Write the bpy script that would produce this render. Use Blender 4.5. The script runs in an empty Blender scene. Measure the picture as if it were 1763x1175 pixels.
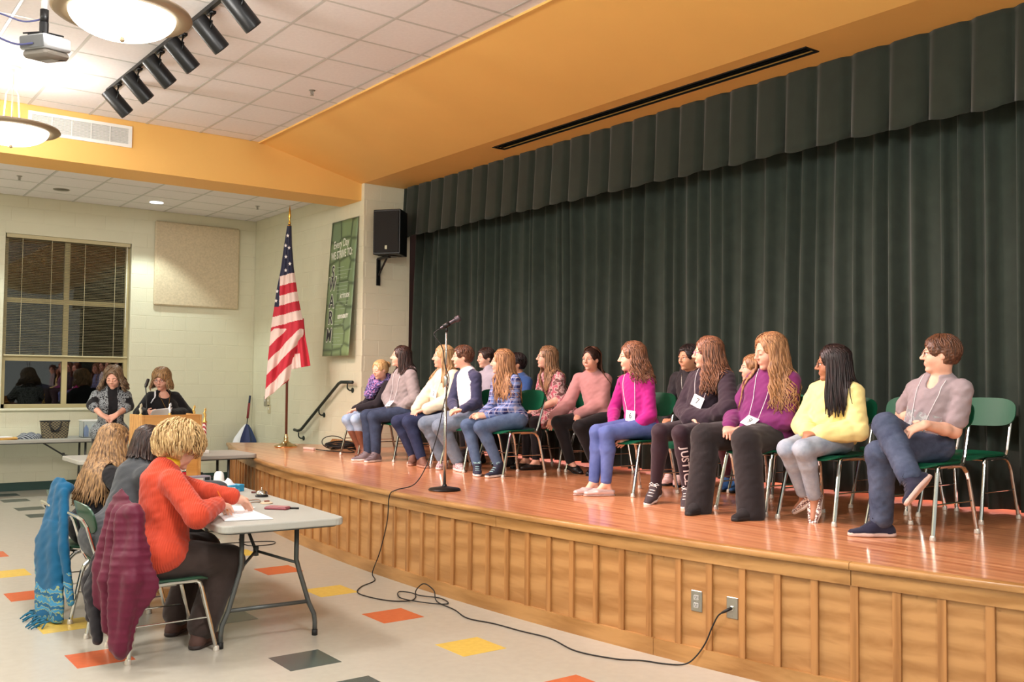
import bpy, bmesh, math, random
import numpy as np
from mathutils import Vector, Matrix
from math import sin, cos, pi, radians, sqrt, atan2

SC = bpy.context.scene
COL = SC.collection
rng = random.Random(7)
ZS = .69                                  # stage floor height

# ------------------------------------------------------------------ camera, world, exposure
CAMR = Matrix(((0.79906, -0.032773, -0.600357),(-0.601172, -0.027427, -0.798649),(0.009708, 0.999086, -0.041618)))
cd = bpy.data.cameras.new('camera'); cam = bpy.data.objects.new('camera', cd); COL.objects.link(cam)
cam.matrix_world = Matrix.Translation((0, 0, 1.5687)) @ CAMR.to_4x4()
cd.sensor_fit = 'HORIZONTAL'; cd.sensor_width = 36; cd.lens = 33.9246; cd.clip_start = .05; cd.clip_end = 100
SC.camera = cam
vs = SC.view_settings
vs.view_transform = 'Standard'; vs.look = 'None'; vs.gamma = 1; vs.use_curve_mapping = False
vs.exposure = 0.27
W = bpy.data.worlds.new('hall_ambient'); SC.world = W; W.use_nodes = True
W.node_tree.nodes['Background'].inputs[0].default_value = (.95, .98, .90, 1)
W.node_tree.nodes['Background'].inputs[1].default_value = .58

def lin(c):
    return tuple((v/255/12.92) if v/255 <= .04045 else ((v/255+.055)/1.055)**2.4 for v in c)

def lamp(name, kind, loc, power, color, **kw):
    l = bpy.data.lights.new(name, kind); l.energy = power; l.color = color
    o = bpy.data.objects.new(name, l); COL.objects.link(o); o.location = loc
    for k, v in kw.items():
        if k == 'aim':
            o.rotation_euler = (Vector(v)-Vector(loc)).to_track_quat('-Z', 'Y').to_euler()
        else: setattr(l, k, v)
    return o

ROOMC = (1, .975, .94)
# the other hanging bowl lamps of the hall, behind and left of the camera
for i, (x, y) in enumerate(((1.6, 2.4), (-2.2, 2.4), (-2.2, 6.3), (-2.2, 10), (1.6, -1.2))):
    lamp('hall_lamp', 'AREA', (x, y, 3.75), 40, ROOMC, shape='DISK', size=.8)
    lamp('hall_lamp_up', 'POINT', (x, y, 4.05), 150, ROOMC, shadow_soft_size=.25)
# recessed lights over the strip along the window wall
lamp('downlight_beam', 'SPOT', (4.14, 13.96, 4.03), 105, (.88, 1, .96), spot_size=radians(100), spot_blend=.35, shadow_soft_size=.07)
lamp('downlight_beam', 'SPOT', (1.55, 13.9, 4.03), 105, (.88, 1, .96), spot_size=radians(100), spot_blend=.35, shadow_soft_size=.07)
# six track heads that light the stage
STAGEC = (1, .69, .655)
TRACK = [(2.495, 9.72), (2.51, 9.10), (2.525, 8.50), (2.54, 7.95), (2.555, 7.33), (2.57, 6.73)]
AIMS = [(5.5, 10.2), (5.6, 9.0), (5.6, 7.8), (5.6, 6.4), (5.6, 5.0), (5.6, 3.6)]
def stage_beams():
    for (x, y), (ax, ay) in zip(TRACK, AIMS):
        d = (Vector((ax, ay, 1.2))-Vector((x, y, 4.2))).normalized()
        p = Vector((x, y, 4.25)) + d*.30
        lamp('track_beam', 'SPOT', p, 300, STAGEC, spot_size=radians(62), spot_blend=.7, shadow_soft_size=.06, aim=(ax, ay, 1.2))
    # an added spot, no head built, brightens the near end of the stage
    for (x, y), (ax, ay) in zip(((2.6, 5.2),), ((5.6, 4.0),)):
        lamp('track_beam', 'SPOT', (x, y, 4.1), 300, STAGEC, spot_size=radians(62), spot_blend=.7, shadow_soft_size=.06, aim=(ax, ay, 1.2))
stage_beams()
# a work light backstage that shows under the curtain hem
for y in (3.2, 6.2, 9.2):
    lamp('backstage_light', 'AREA', (7.25, y, .98), 30, (1, .42, .36), shape='RECTANGLE', size=.25, size_y=2.6)

# ------------------------------------------------------------------ materials
MATS = {}
def nmat(name):
    m = bpy.data.materials.new(name); m.use_nodes = True
    return m, m.node_tree, m.node_tree.nodes['Principled BSDF']
def N(nt, t, **kw):
    n = nt.nodes.new(t)
    for k, v in kw.items():
        if k[0] == '_': n.inputs[int(k[1:])].default_value = v
        else: setattr(n, k, v)
    return n
def mat(name, c, rough=.5, metal=0, var=.0, vscale=6, bump=0, bscale=40, coat=0, sheen=0, emit=0, spec=.5, alpha=1, trans=0):
    if name in MATS: return MATS[name]
    m, nt, b = nmat(name); L = nt.links.new
    col = lin(c) + (1,)
    b.inputs['Base Color'].default_value = col
    b.inputs['Roughness'].default_value = rough; b.inputs['Metallic'].default_value = metal
    b.inputs['Coat Weight'].default_value = coat; b.inputs['Sheen Weight'].default_value = sheen
    b.inputs['Specular IOR Level'].default_value = spec
    b.inputs['Transmission Weight'].default_value = trans
    if emit:
        b.inputs['Emission Color'].default_value = col; b.inputs['Emission Strength'].default_value = emit
    if var or bump:
        tc = N(nt, 'ShaderNodeTexCoord')
        if var:
            n = N(nt, 'ShaderNodeTexNoise'); n.inputs['Scale'].default_value = vscale; n.inputs['Detail'].default_value = 4
            L(tc.outputs['Object'], n.inputs['Vector'])
            mr = N(nt, 'ShaderNodeMapRange'); mr.inputs[1].default_value = .3; mr.inputs[2].default_value = .7
            mr.inputs[3].default_value = 1-var; mr.inputs[4].default_value = 1+var
            L(n.outputs[0], mr.inputs[0])
            mx = N(nt, 'ShaderNodeMix', data_type='RGBA', blend_type='MULTIPLY'); mx.inputs[0].default_value = 1
            mx.inputs[6].default_value = col; L(mr.outputs[0], mx.inputs[7]); L(mx.outputs[2], b.inputs['Base Color'])
        if bump:
            n = N(nt, 'ShaderNodeTexNoise'); n.inputs['Scale'].default_value = bscale; n.inputs['Detail'].default_value = 5
            L(tc.outputs['Object'], n.inputs['Vector'])
            bp = N(nt, 'ShaderNodeBump'); bp.inputs['Strength'].default_value = bump; bp.inputs['Distance'].default_value = .01
            L(n.outputs[0], bp.inputs['Height']); L(bp.outputs[0], b.inputs['Normal'])
    MATS[name] = m
    return m

def wood(name, c1, c2, axis=2, scale=1.0, rough=.4, coat=0., planks=None, dist=5):
    """wood grain running along the given axis; planks = strip width across x"""
    if name in MATS: return MATS[name]
    m, nt, b = nmat(name); L = nt.links.new
    tc = N(nt, 'ShaderNodeTexCoord'); mp = N(nt, 'ShaderNodeMapping')
    sc = [14*scale]*3; sc[axis] = 1.3*scale
    mp.inputs['Scale'].default_value = sc
    L(tc.outputs['Object'], mp.inputs['Vector'])
    n = N(nt, 'ShaderNodeTexNoise'); n.inputs['Scale'].default_value = 1.5; n.inputs['Detail'].default_value = 6; n.inputs['Distortion'].default_value = 1.2
    w = N(nt, 'ShaderNodeTexWave', wave_type='RINGS' if dist > 3 else 'BANDS'); w.inputs['Scale'].default_value = .35; w.inputs['Distortion'].default_value = dist; w.inputs['Detail'].default_value = 3
    L(mp.outputs[0], n.inputs['Vector']); L(mp.outputs[0], w.inputs['Vector'])
    mixf = N(nt, 'ShaderNodeMath', operation='MULTIPLY_ADD'); L(w.outputs['Fac'], mixf.inputs[0]); mixf.inputs[1].default_value = .45
    L(n.outputs[0], mixf.inputs[2])
    rp = N(nt, 'ShaderNodeValToRGB'); e = rp.color_ramp.elements
    e[0].position = .35; e[0].color = lin(c1)+(1,); e[1].position = .95; e[1].color = lin(c2)+(1,)
    last = mixf.outputs[0]
    if planks:
        sx = N(nt, 'ShaderNodeSeparateXYZ'); L(tc.outputs['Object'], sx.inputs[0])
        dv = N(nt, 'ShaderNodeMath', operation='DIVIDE'); dv.inputs[1].default_value = planks; L(sx.outputs[0], dv.inputs[0])
        fl = N(nt, 'ShaderNodeMath', operation='FLOOR'); L(dv.outputs[0], fl.inputs[0])
        wn = N(nt, 'ShaderNodeTexWhiteNoise', noise_dimensions='1D'); L(fl.outputs[0], wn.inputs['W'])
        yo = N(nt, 'ShaderNodeMath', operation='MULTIPLY_ADD'); L(wn.outputs[0], yo.inputs[0]); yo.inputs[1].default_value = 7; 
        dy = N(nt, 'ShaderNodeMath', operation='DIVIDE'); dy.inputs[1].default_value = 1.4; L(sx.outputs[1], dy.inputs[0]); L(dy.outputs[0], yo.inputs[2])
        fy = N(nt, 'ShaderNodeMath', operation='FLOOR'); L(yo.outputs[0], fy.inputs[0])
        cb = N(nt, 'ShaderNodeCombineXYZ'); L(fl.outputs[0], cb.inputs[0]); L(fy.outputs[0], cb.inputs[1])
        w2 = N(nt, 'ShaderNodeTexWhiteNoise', noise_dimensions='2D'); L(cb.outputs[0], w2.inputs['Vector'])
        ad = N(nt, 'ShaderNodeMath', operation='MULTIPLY_ADD'); L(w2.outputs[0], ad.inputs[0]); ad.inputs[1].default_value = .32
        a2 = N(nt, 'ShaderNodeMath', operation='MULTIPLY_ADD'); L(last, a2.inputs[0]); a2.inputs[1].default_value = .55; a2.inputs[2].default_value = .14
        L(a2.outputs[0], ad.inputs[2]); last = ad.outputs[0]
        fr = N(nt, 'ShaderNodeMath', operation='FRACT'); L(dv.outputs[0], fr.inputs[0])
        pg = N(nt, 'ShaderNodeMath', operation='PINGPONG'); pg.inputs[1].default_value = .5; L(fr.outputs[0], pg.inputs[0])
        lt = N(nt, 'ShaderNodeMath', operation='GREATER_THAN'); lt.inputs[1].default_value = .02; L(pg.outputs[0], lt.inputs[0])
    L(last, rp.inputs[0])
    if planks:
        mx = N(nt, 'ShaderNodeMix', data_type='RGBA', blend_type='MULTIPLY'); mx.inputs[0].default_value = .16
        L(rp.outputs[0], mx.inputs[6]); L(lt.outputs[0], mx.inputs[7]); L(mx.outputs[2], b.inputs['Base Color'])
    else: L(rp.outputs[0], b.inputs['Base Color'])
    b.inputs['Roughness'].default_value = rough; b.inputs['Coat Weight'].default_value = coat; b.inputs['Coat Roughness'].default_value = .12
    MATS[name] = m
    return m

M_WALL = mat('cream_block_paint', (218, 215, 190), .55, var=.02, vscale=3, bump=.12, bscale=60)
M_JAMB = M_WALL
M_YEL = mat('yellow_paint', (236, 186, 104), .6, var=.02, vscale=2)
M_TILE = mat('ceiling_tile_board', (232, 229, 229), .9, var=.03, vscale=30, bump=.25, bscale=180)
M_GRID = mat('ceiling_grid_metal', (196, 196, 192), .5)
M_FLOOR = mat('cream_vinyl_tile', (180, 173, 160), .22, var=.03, vscale=18, spec=.45)
M_VO = mat('orange_vinyl_tile', (196, 96, 58), .22, var=.05, vscale=30)
M_VY = mat('yellow_vinyl_tile', (214, 180, 84), .22, var=.05, vscale=30)
M_VG = mat('slate_green_vinyl_tile', (64, 76, 74), .22, var=.08, vscale=30)
M_BASEB = mat('dark_green_rubber', (36, 66, 60), .5)
M_OAK = wood('golden_oak', (140, 92, 46), (174, 122, 70), 2, 1.0, .42, .15)
M_OAKH = wood('golden_oak_horizontal', (146, 100, 50), (180, 132, 78), 1, 1.0, .4, .2)
M_STAGE = wood('varnished_stage_strip', (190, 114, 72), (232, 164, 116), 1, .8, .28, .6, planks=.057, dist=2)
M_OAKP = wood('lectern_oak', (176, 120, 58), (204, 152, 88), 0, .8, .45)
M_CURT = mat('black_green_velvet', (46, 55, 48), .9, var=.12, vscale=9, sheen=.25, spec=.15)
M_VAL = mat('black_green_valance', (40, 47, 40), .85, var=.1, vscale=9, sheen=.25, spec=.15)
M_BLK = mat('black_plastic', (11, 11, 13), .45)
M_BLKM = mat('satin_black_metal', (20, 21, 23), .38, metal=.3)
M_CHR = mat('chrome', (205, 205, 200), .13, metal=1)
M_STEEL = mat('brushed_steel', (170, 170, 165), .35, metal=1)
M_BRASS = mat('brass', (214, 170, 80), .25, metal=1)
M_GRN = mat('green_chair_shell', (14, 84, 58), .42, spec=.22)
M_GRND = mat('dark_green_chair_shell', (40, 76, 56), .36, spec=.4)
M_WHITE = mat('white_plastic', (236, 236, 232), .4)
M_PAPER = mat('white_paper', (240, 238, 240), .8)
M_TABLE = mat('grey_blow_moulded_plastic', (168, 166, 158), .55, bump=.1, bscale=250)
M_TLEG = mat('grey_painted_steel', (84, 86, 84), .4, metal=.4)
M_RUB = mat('black_rubber', (20, 20, 20), .7)

# ------------------------------------------------------------------ mesh helpers
class MB:
    def __init__(s): s.v = []; s.f = []; s.m = []
    def add(s, vs_, fs, mi=0):
        o = len(s.v); s.v += [tuple(p) for p in vs_]; s.f += [tuple(i+o for i in f) for f in fs]; s.m += [mi]*len(fs)
    def box(s, lo, hi, mi=0, M=None, c=0.0):
        x0, y0, z0 = lo; x1, y1, z1 = hi
        if c <= 0:
            P = [(x0,y0,z0),(x1,y0,z0),(x1,y1,z0),(x0,y1,z0),(x0,y0,z1),(x1,y0,z1),(x1,y1,z1),(x0,y1,z1)]
            F = [(3,2,1,0),(4,5,6,7),(0,1,5,4),(1,2,6,5),(2,3,7,6),(3,0,4,7)]
        else:
            bm = bmesh.new(); bmesh.ops.create_cube(bm, size=1)
            for v in bm.verts:
                v.co = Vector(((x0+x1)/2+v.co.x*(x1-x0), (y0+y1)/2+v.co.y*(y1-y0), (z0+z1)/2+v.co.z*(z1-z0)))
            bmesh.ops.bevel(bm, geom=bm.edges[:], offset=c, segments=1, affect='EDGES', profile=.5)
            bm.verts.index_update()
            P = [tuple(v.co) for v in bm.verts]; F = [tuple(v.index for v in f.verts) for f in bm.faces]; bm.free()
        if M is not None: P = [tuple(M @ Vector(p)) for p in P]
        s.add(P, F, mi)
    def tube(s, pts, r, n=8, mi=0, closed=False, caps=True, flat=None):
        pts = [Vector(p) for p in pts]; k = len(pts)
        rs = r if hasattr(r, '__len__') else [r]*k
        tang = []
        for i in range(k):
            a = pts[(i-1) % k] if (closed or i > 0) else pts[i]; b = pts[(i+1) % k] if (closed or i < k-1) else pts[i]
            t = b-a; tang.append(t.normalized() if t.length > 1e-9 else Vector((0, 0, 1)))
        t0 = tang[0]; up = Vector((0, 0, 1)) if abs(t0.z) < .9 else Vector((1, 0, 0))
        u = t0.cross(up).normalized(); P = []
        for i in range(k):
            t = tang[i]; u = (u - t*u.dot(t))
            u = u.normalized() if u.length > 1e-6 else t.cross(Vector((1, 0, 0))).normalized()
            w = t.cross(u)
            for j in range(n):
                a = 2*pi*j/n; P.append(pts[i]+(u*cos(a)+w*sin(a)*(flat or 1))*rs[i])
        F = []
        for i in range(k if closed else k-1):
            a, b = i*n, ((i+1) % k)*n
            for j in range(n): F.append((a+j, a+(j+1) % n, b+(j+1) % n, b+j))
        if caps and not closed:
            F.append(tuple(range(n))[::-1]); F.append(tuple((k-1)*n+j for j in range(n)))
        s.add(P, F, mi)
    def lathe(s, prof, n=24, c=(0, 0, 0), mi=0, M=None):
        P = []; F = []
        for (r, z) in prof:
            for j in range(n):
                a = 2*pi*j/n; P.append(Vector((r*cos(a), r*sin(a), z)))
        k = len(prof)
        for i in range(k-1):
            for j in range(n): F.append((i*n+j, i*n+(j+1) % n, (i+1)*n+(j+1) % n, (i+1)*n+j))
        F.append(tuple(range(n))[::-1]); F.append(tuple((k-1)*n+j for j in range(n)))
        if M is not None: P = [M @ p for p in P]
        P = [p+Vector(c) for p in P]
        s.add(P, F, mi)
    def prism(s, poly, z0, z1, mi=0, M=None):
        n = len(poly); P = [(x, y, z0) for x, y in poly]+[(x, y, z1) for x, y in poly]
        F = [tuple(range(n))[::-1], tuple(range(n, 2*n))]+[(i, (i+1) % n, n+(i+1) % n, n+i) for i in range(n)]
        if M is not None: P = [tuple(M @ Vector(p)) for p in P]
        s.add(P, F, mi)
    def grid(s, fn, nu, nv, mi=0):
        P = [fn(i/(nu-1), j/(nv-1)) for i in range(nu) for j in range(nv)]
        F = [(i*nv+j, (i+1)*nv+j, (i+1)*nv+j+1, i*nv+j+1) for i in range(nu-1) for j in range(nv-1)]
        s.add(P, F, mi)
    def build(s, name, mats, parent=None, smooth=False, loc=None, bevel=0, kind=None):
        """geometry is given in world space; loc moves the object's origin there"""
        me = bpy.data.meshes.new(name)
        if loc is None and parent is not None: loc = parent.get('_at', (0, 0, 0))
        lo = Vector(loc) if loc is not None else Vector((0, 0, 0))
        me.from_pydata([tuple(Vector(p)-lo) for p in s.v], [], s.f)
        if not isinstance(mats, (list, tuple)): mats = [mats]
        for m in mats: me.materials.append(m)
        if len(mats) > 1: me.polygons.foreach_set('material_index', s.m)
        if smooth:
            me.polygons.foreach_set('use_smooth', [True]*len(me.polygons))
            if smooth != True: me.set_sharp_from_angle(angle=radians(smooth))
        me.update()
        o = bpy.data.objects.new(name, me); COL.objects.link(o)
        if parent is not None:
            o.parent = parent; o.location = lo - wloc(parent)
        else: o.location = lo
        if bevel:
            b = o.modifiers.new('edge', 'BEVEL'); b.width = bevel; b.segments = 2; b.limit_method = 'ANGLE'
        if kind: o['kind'] = kind
        return o
def wloc(o):
    p = Vector((0, 0, 0))
    while o is not None: p = p+o.location; o = o.parent
    return p
def thing(name, label, cat, at=(0, 0, 0), group=None, kind=None):
    o = bpy.data.objects.new(name, None); COL.objects.link(o); o.location = at; o.empty_display_size = .1
    o['label'] = label; o['category'] = cat
    if group: o['group'] = group
    if kind: o['kind'] = kind
    return o
def tag(o, label, cat, group=None):
    o['label'] = label; o['category'] = cat
    if group: o['group'] = group
    return o
def struct(o, label=None, cat=None):
    o['kind'] = 'structure'
    if label: o['label'] = label
    if cat: o['category'] = cat
    return o
def copy_tree(o, parent=None):
    c = o.copy(); COL.objects.link(c); c.parent = parent
    for ch in [x for x in KIDS.get(o.name, [])]: copy_tree(ch, c)
    return c
KIDS = {}
def index_kids():
    KIDS.clear()
    for o in COL.objects:
        if o.parent: KIDS.setdefault(o.parent.name, []).append(o)
def inst(proto, name, loc, parent):
    """another object on the same mesh"""
    o = bpy.data.objects.new(name, proto); COL.objects.link(o)
    if parent is not None: o.parent = parent
    o.location = Vector(loc)-(wloc(parent) if parent else Vector((0, 0, 0)))
    return o
def bez(P, n=8):
    """smooth path through points (Catmull-Rom)"""
    P = [Vector(p) for p in P]; out = []
    for i in range(len(P)-1):
        a = P[max(i-1, 0)]; b = P[i]; c = P[i+1]; d = P[min(i+2, len(P)-1)]
        for k in range(n):
            t = k/n
            out.append(.5*((2*b)+(c-a)*t+(2*a-5*b+4*c-d)*t*t+(3*b-a-3*c+d)*t**3))
    return out+[P[-1]]
def mesh_of(mb, name, mats):
    me = bpy.data.meshes.new(name); me.from_pydata(mb.v, [], mb.f)
    for m in (mats if isinstance(mats, (list, tuple)) else [mats]): me.materials.append(m)
    me.update(); return me
def text_mesh(body, size, extrude=.001, align='CENTER', bold=0):
    c = bpy.data.curves.new('txt', 'FONT'); c.body = body; c.size = size; c.extrude = extrude; c.align_x = align; c.align_y = 'CENTER'; c.offset = bold
    c.resolution_u = 3
    o = bpy.data.objects.new('txt', c); COL.objects.link(o)
    dg = bpy.context.evaluated_depsgraph_get(); dg.update()
    me = bpy.data.meshes.new_from_object(o.evaluated_get(dg)); bpy.data.objects.remove(o); bpy.data.curves.remove(c)
    return me
def text_on(body, size, M, material, parent, name='lettering', bold=0, extrude=.0012):
    me = text_mesh(body, size, extrude, bold=bold); me.transform(M); me.materials.clear(); me.materials.append(material)
    o = bpy.data.objects.new(name, me); COL.objects.link(o)
    if parent: o.parent = parent; me.transform(Matrix.Translation(-wloc(parent)))
    return o
def frame_M(o, x, y):
    x = Vector(x).normalized(); y = Vector(y); y = (y-x*y.dot(x)).normalized(); z = x.cross(y)
    return Matrix(((x.x, y.x, z.x, o[0]), (x.y, y.y, z.y, o[1]), (x.z, y.z, z.z, o[2]), (0, 0, 0, 1)))
# ------------------------------------------------------------------ room shell
ZC, ZB, YB, XS = 4.45, 4.07, 14.70, 5.92     # main ceiling, low ceiling, window wall, stage wall
T12 = .3048
m = MB(); m.box((-5, -3, -.12), (7.9, YB, -.002)); m.box((-5, -3, -.002), (7.9, YB, 0))
floor = struct(m.build('floor', M_FLOOR), 'cream vinyl tile floor with scattered coloured tiles', 'floor')
for col, tops in ((4.28, ((19.36, 'o'), (22.2, 'y'), (25.62, 'o'), (28.65, 'y'), (31.85, 'o'), (35, 'y'))),
                  (7.275, ((12.1, 'g'), (15.07, 'g'), (17.07, 'g'), (20.95, 'g'), (24, 'g'), (39.75, 'g'), (42.0, 'g'), (45.0, 'g'), (47.2, 'g'))),
                  (10.275, ((10.05, 'y'), (13.03, 'o'), (16.07, 'y'), (19.07, 'o'), (22.07, 'y'), (25.2, 'o'), (28.2, 'y'), (31.4, 'o'), (34.5, 'y'))),
                  (13.4, ((10.45, 'g'),)), (1.3, ((15, 'g'), (18, 'g'), (21, 'g'), (36, 'g'))), (-1.7, ((20, 'o'), (26, 'y')))):
    for top, k in tops:
        t = MB(); t.box((col*T12+.001, (top-1)*T12+.001, -.001), ((col+1)*T12-.001, top*T12-.001, .0012))
        t.build('tile', {'o': M_VO, 'y': M_VY, 'g': M_VG}[k], floor)

# painted block walls: every block is a piece of its wall
BW, BH, J = .4064, .2032, .005
def block_mesh(w, h, d=.04):
    mb = MB(); mb.box((-w/2, -d, -h/2), (w/2, 0, h/2), c=.0025)
    return mesh_of(mb, 'block', M_WALL)
BM = {}
def block(parent, x0, x1, z0, z1, frame):
    """frame(u, z) -> world point on the wall face and the rotation about z"""
    w, h = round(x1-x0-J, 4), round(z1-z0-J, 4)
    if w < .03 or h < .03: return
    if (w, h) not in BM: BM[(w, h)] = block_mesh(w, h)
    p, rz = frame((x0+x1)/2, (z0+z1)/2)
    o = inst(BM[(w, h)], 'block', p, parent); o.rotation_euler.z = rz
def courses(parent, u0, u1, ztop, frame, joint_u, holes=(), breaks=()):
    n = 0; z = .048-BH
    while z < ztop-.01:
        za, zb = max(z, 0), min(z+BH, ztop)
        off = joint_u if n % 2 == 0 else joint_u+BW/2
        u = off-math.ceil((off-u0)/BW)*BW
        edges = []
        while u < u1+BW: edges.append(u); u += BW
        for a, b in zip(edges, edges[1:]):
            segs = [(max(a, u0), min(b, u1))]
            for br in breaks:
                segs = [s for (p, q) in segs for s in (((p, br), (br, q)) if p < br < q else ((p, q),))]
            for p, q in segs:
                if q-p < .03: continue
                out = [(p, q)]
                for (h0, h1, g0, g1) in holes:
                    if zb > g0+.02 and za < g1-.02:
                        nn = []
                        for (s, e) in out:
                            if e <= h0 or s >= h1: nn.append((s, e))
                            else:
                                if s < h0: nn.append((s, h0))
                                if e > h1: nn.append((h1, e))
                        out = nn
                for s, e in out: block(parent, s, e, za, zb, frame)
        z += BH; n += 1

WX0, WX1, WZ0, WZ1 = 2.35, 4.02, 1.13, 3.54       # window opening
m = MB()                                          # the mortar plane behind the blocks
y0 = YB+.0022
m.box((-5, y0, 0), (WX0, YB+.2, ZC)); m.box((WX1, y0, 0), (6.3, YB+.2, ZC)); m.box((WX0, y0, 0), (WX1, YB+.2, WZ0)); m.box((WX0, y0, WZ1), (WX1, YB+.2, ZC))
m.box((-5, YB, 0), (1.44, y0, ZC))
wall_back = struct(m.build('wall_back', M_WALL), 'cream painted block wall with the window', 'wall')
courses(wall_back, 1.44, XS, ZB, lambda u, z: ((u, YB+.04, z), 0), 4.65, holes=((WX0, WX1, WZ0, WZ1),), breaks=(4.843,))
m = MB(); m.box((XS+.0022, 11.1025, 0), (6.3, YB, ZC))
m.box((6.3, 11.1025, 0), (6.62, 11.4, ZC))
wall_stage = struct(m.build('wall_stage', M_WALL), 'cream painted block wall beside the stage', 'wall')
courses(wall_stage, 11.104, YB, 4.12, lambda u, z: ((XS+.04, u, z), -pi/2), 11.3)
courses(wall_stage, XS+.004, 6.60, 4.12, lambda u, z: ((u, 11.14, z), 0), 6.16)
m = MB(); m.box((7.8, -1, 0), (7.9, 11.4, ZC)); m.box((6.6, 11.3, 0), (7.9, 11.4, ZC))
struct(m.build('wall_backstage', mat('dark_backstage_wall', (60, 52, 50), .8)))
m = MB(); m.box((-5.1, -3, 0), (-5, YB, ZC)); struct(m.build('wall_left', M_WALL), 'plain cream wall at the far side of the hall', 'wall')

# baseboards
m = MB(); m.box((-5, YB-.012, 0), (XS-.01, YB, .115), c=.004); struct(m.build('baseboard_back', M_BASEB))
m = MB(); m.box((XS-.012, 12.6, 0), (XS, YB-.012, .115), c=.004); struct(m.build('baseboard_stage', M_BASEB))

# ceilings: tiles laid one by one in a metal grid
S24 = .6096
m = MB(); m.box((-5, -3, ZC+.012), (4.55, 11.2, ZC+.05))
ceiling = struct(m.build('ceiling', M_GRID), 'white tiled main ceiling of the hall', 'ceiling')
def tile_mesh(w, d):
    mb = MB(); mb.box((-w/2, -d/2, 0), (w/2, d/2, .016), c=.004); return mesh_of(mb, 'ceiling_tile', M_TILE)
TM = {}
def tiles(parent, xs, ys, z, xmax):
    for xa, xb in zip(xs, xs[1:]):
        for ya, yb in zip(ys, ys[1:]):
            w, d = round(xb-xa-.024, 3), round(yb-ya-.024, 3)
            if w < .03 or d < .03: continue
            if (w, d) not in TM: TM[(w, d)] = tile_mesh(w, d)
            inst(TM[(w, d)], 'ceiling_tile', ((xa+xb)/2, (ya+yb)/2, z-.002+rng.uniform(-.001, .001)), parent)
def grid_bars(parent, xs, ys, z, x0, x1, y0, y1):
    for x in xs:
        mb = MB(); mb.box((x-.012, y0, z-.004), (x+.012, y1, z+.012)); mb.build('grid_bar', M_GRID, parent)
    for y in ys:
        mb = MB(); mb.box((x0, y-.012, z-.003), (x1, y+.012, z+.012)); mb.build('grid_bar', M_GRID, parent)
xs = [4.40-S24*i for i in range(9)][::-1]+[4.52]
ys = [6.631+S24*k for k in range(-12, 8)]+[11.17]
tiles(ceiling, xs, ys, ZC, 4.52); grid_bars(ceiling, xs[:-1], ys[:-1], ZC, xs[0], 4.54, ys[0], 11.17)
m = MB(); m.box((-5, 11.7, ZB+.012), (XS, YB, ZB+.05))
ceiling_low = struct(m.build('ceiling_low', M_GRID), 'lower tiled ceiling over the window strip', 'ceiling')
xs = [2.555+.6375*i for i in range(-2, 6)]+[XS]
ys = [11.75, 12.36, 12.97, 13.57, 14.17, YB]
tiles(ceiling_low, xs, ys, ZB, XS); grid_bars(ceiling_low, xs[:-1], ys[1:-1], ZB, xs[0], XS, 11.75, YB)

# yellow bulkhead over the window strip, sloped panel and header over the stage opening
m = MB(); m.box((-5, 11.17, 3.90), (XS+.02, 11.75, ZC+.03))
bulk = struct(m.build('wall_bulkhead', M_YEL), 'yellow bulkhead above the window strip', 'wall')
m = MB(); poly = [(4.52, ZC), (XS, 4.12), (XS, ZC+.05), (4.52, ZC+.05)]
RX = Matrix(((1, 0, 0, 0), (0, 0, 1, 0), (0, 1, 0, 0), (0, 0, 0, 1)))
m.prism(poly, -3, 11.171, M=RX)
struct(m.build('ceiling_slope', M_YEL), 'yellow sloped ceiling panel along the stage', 'ceiling')
m = MB(); m.box((4.505, -3, ZC-.02), (4.523, 11.17, ZC+.03)); struct(m.build('trim_1', M_YEL))
SY0, SY1, SX0, SX1 = 4.44, 8.47, 6.09, 6.235
m = MB(); z0, z1 = 4.12, 4.5
m.box((XS, -3, z0), (SX0, 11.104, z1)); m.box((SX1, -3, z0), (6.62, 11.104, z1)); m.box((SX0, -3, z0), (SX1, SY0, z1)); m.box((SX0, SY1, z0), (SX1, 11.104, z1))
header = struct(m.build('wall_header', M_YEL), 'yellow header soffit over the stage opening', 'wall')
slot = thing('slot_diffuser', 'long black slot diffuser in the yellow soffit above the curtain', 'air vent', (6.16, 6.45, 4.12))
m = MB()
for a, b in (((SX0-.012, SY0-.012), (SX0+.006, SY1+.012)), ((SX1-.006, SY0-.012), (SX1+.012, SY1+.012)), ((SX0, SY0-.012), (SX1, SY0+.006)), ((SX0, SY1-.006), (SX1, SY1+.012))):
    m.box((a[0], a[1], 4.112), (b[0], b[1], 4.124))
m.build('frame', M_BLKM, slot)
for x in (6.125, 6.16, 6.20):
    m = MB(); m.box((x-.004, SY0, 4.125), (x+.004, SY1, 4.17)); m.build('vane', M_BLKM, slot)
m = MB(); m.box((SX0, SY0, 4.2), (SX1, SY1, 4.22)); m.build('duct', M_BLK, slot)

# window
m = MB(); fr = .055; yw = YB+.12
MW = mat('tan_window_metal', (186, 172, 128), .5)
xm = 3.165
for lo, hi in (((WX0, WZ0), (WX0+fr, WZ1)), ((WX1-fr, WZ0), (WX1, WZ1)), ((WX0, WZ0), (WX1, WZ0+fr)), ((WX0, WZ1-fr), (WX1, WZ1))):
    m.box((lo[0], yw-.03, lo[1]), (hi[0], yw+.03, hi[1]))
m.box((xm-.035, yw-.032, WZ0+fr), (xm+.035, yw+.03, WZ1-fr))
window = struct(m.build('window_1', MW), 'tan framed night window with half lowered blind', 'window')
zr = (1.82, 2.63)
for z in zr:
    q = MB(); q.box((WX0+fr, yw-.031, z-.035), (xm-.035, yw+.03, z+.035)); q.box((xm+.035, yw-.031, z-.035), (WX1-fr, yw+.03, z+.035)); q.build('window_rail', MW, window)
GL, nt, b = nmat('window_glass')
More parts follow.
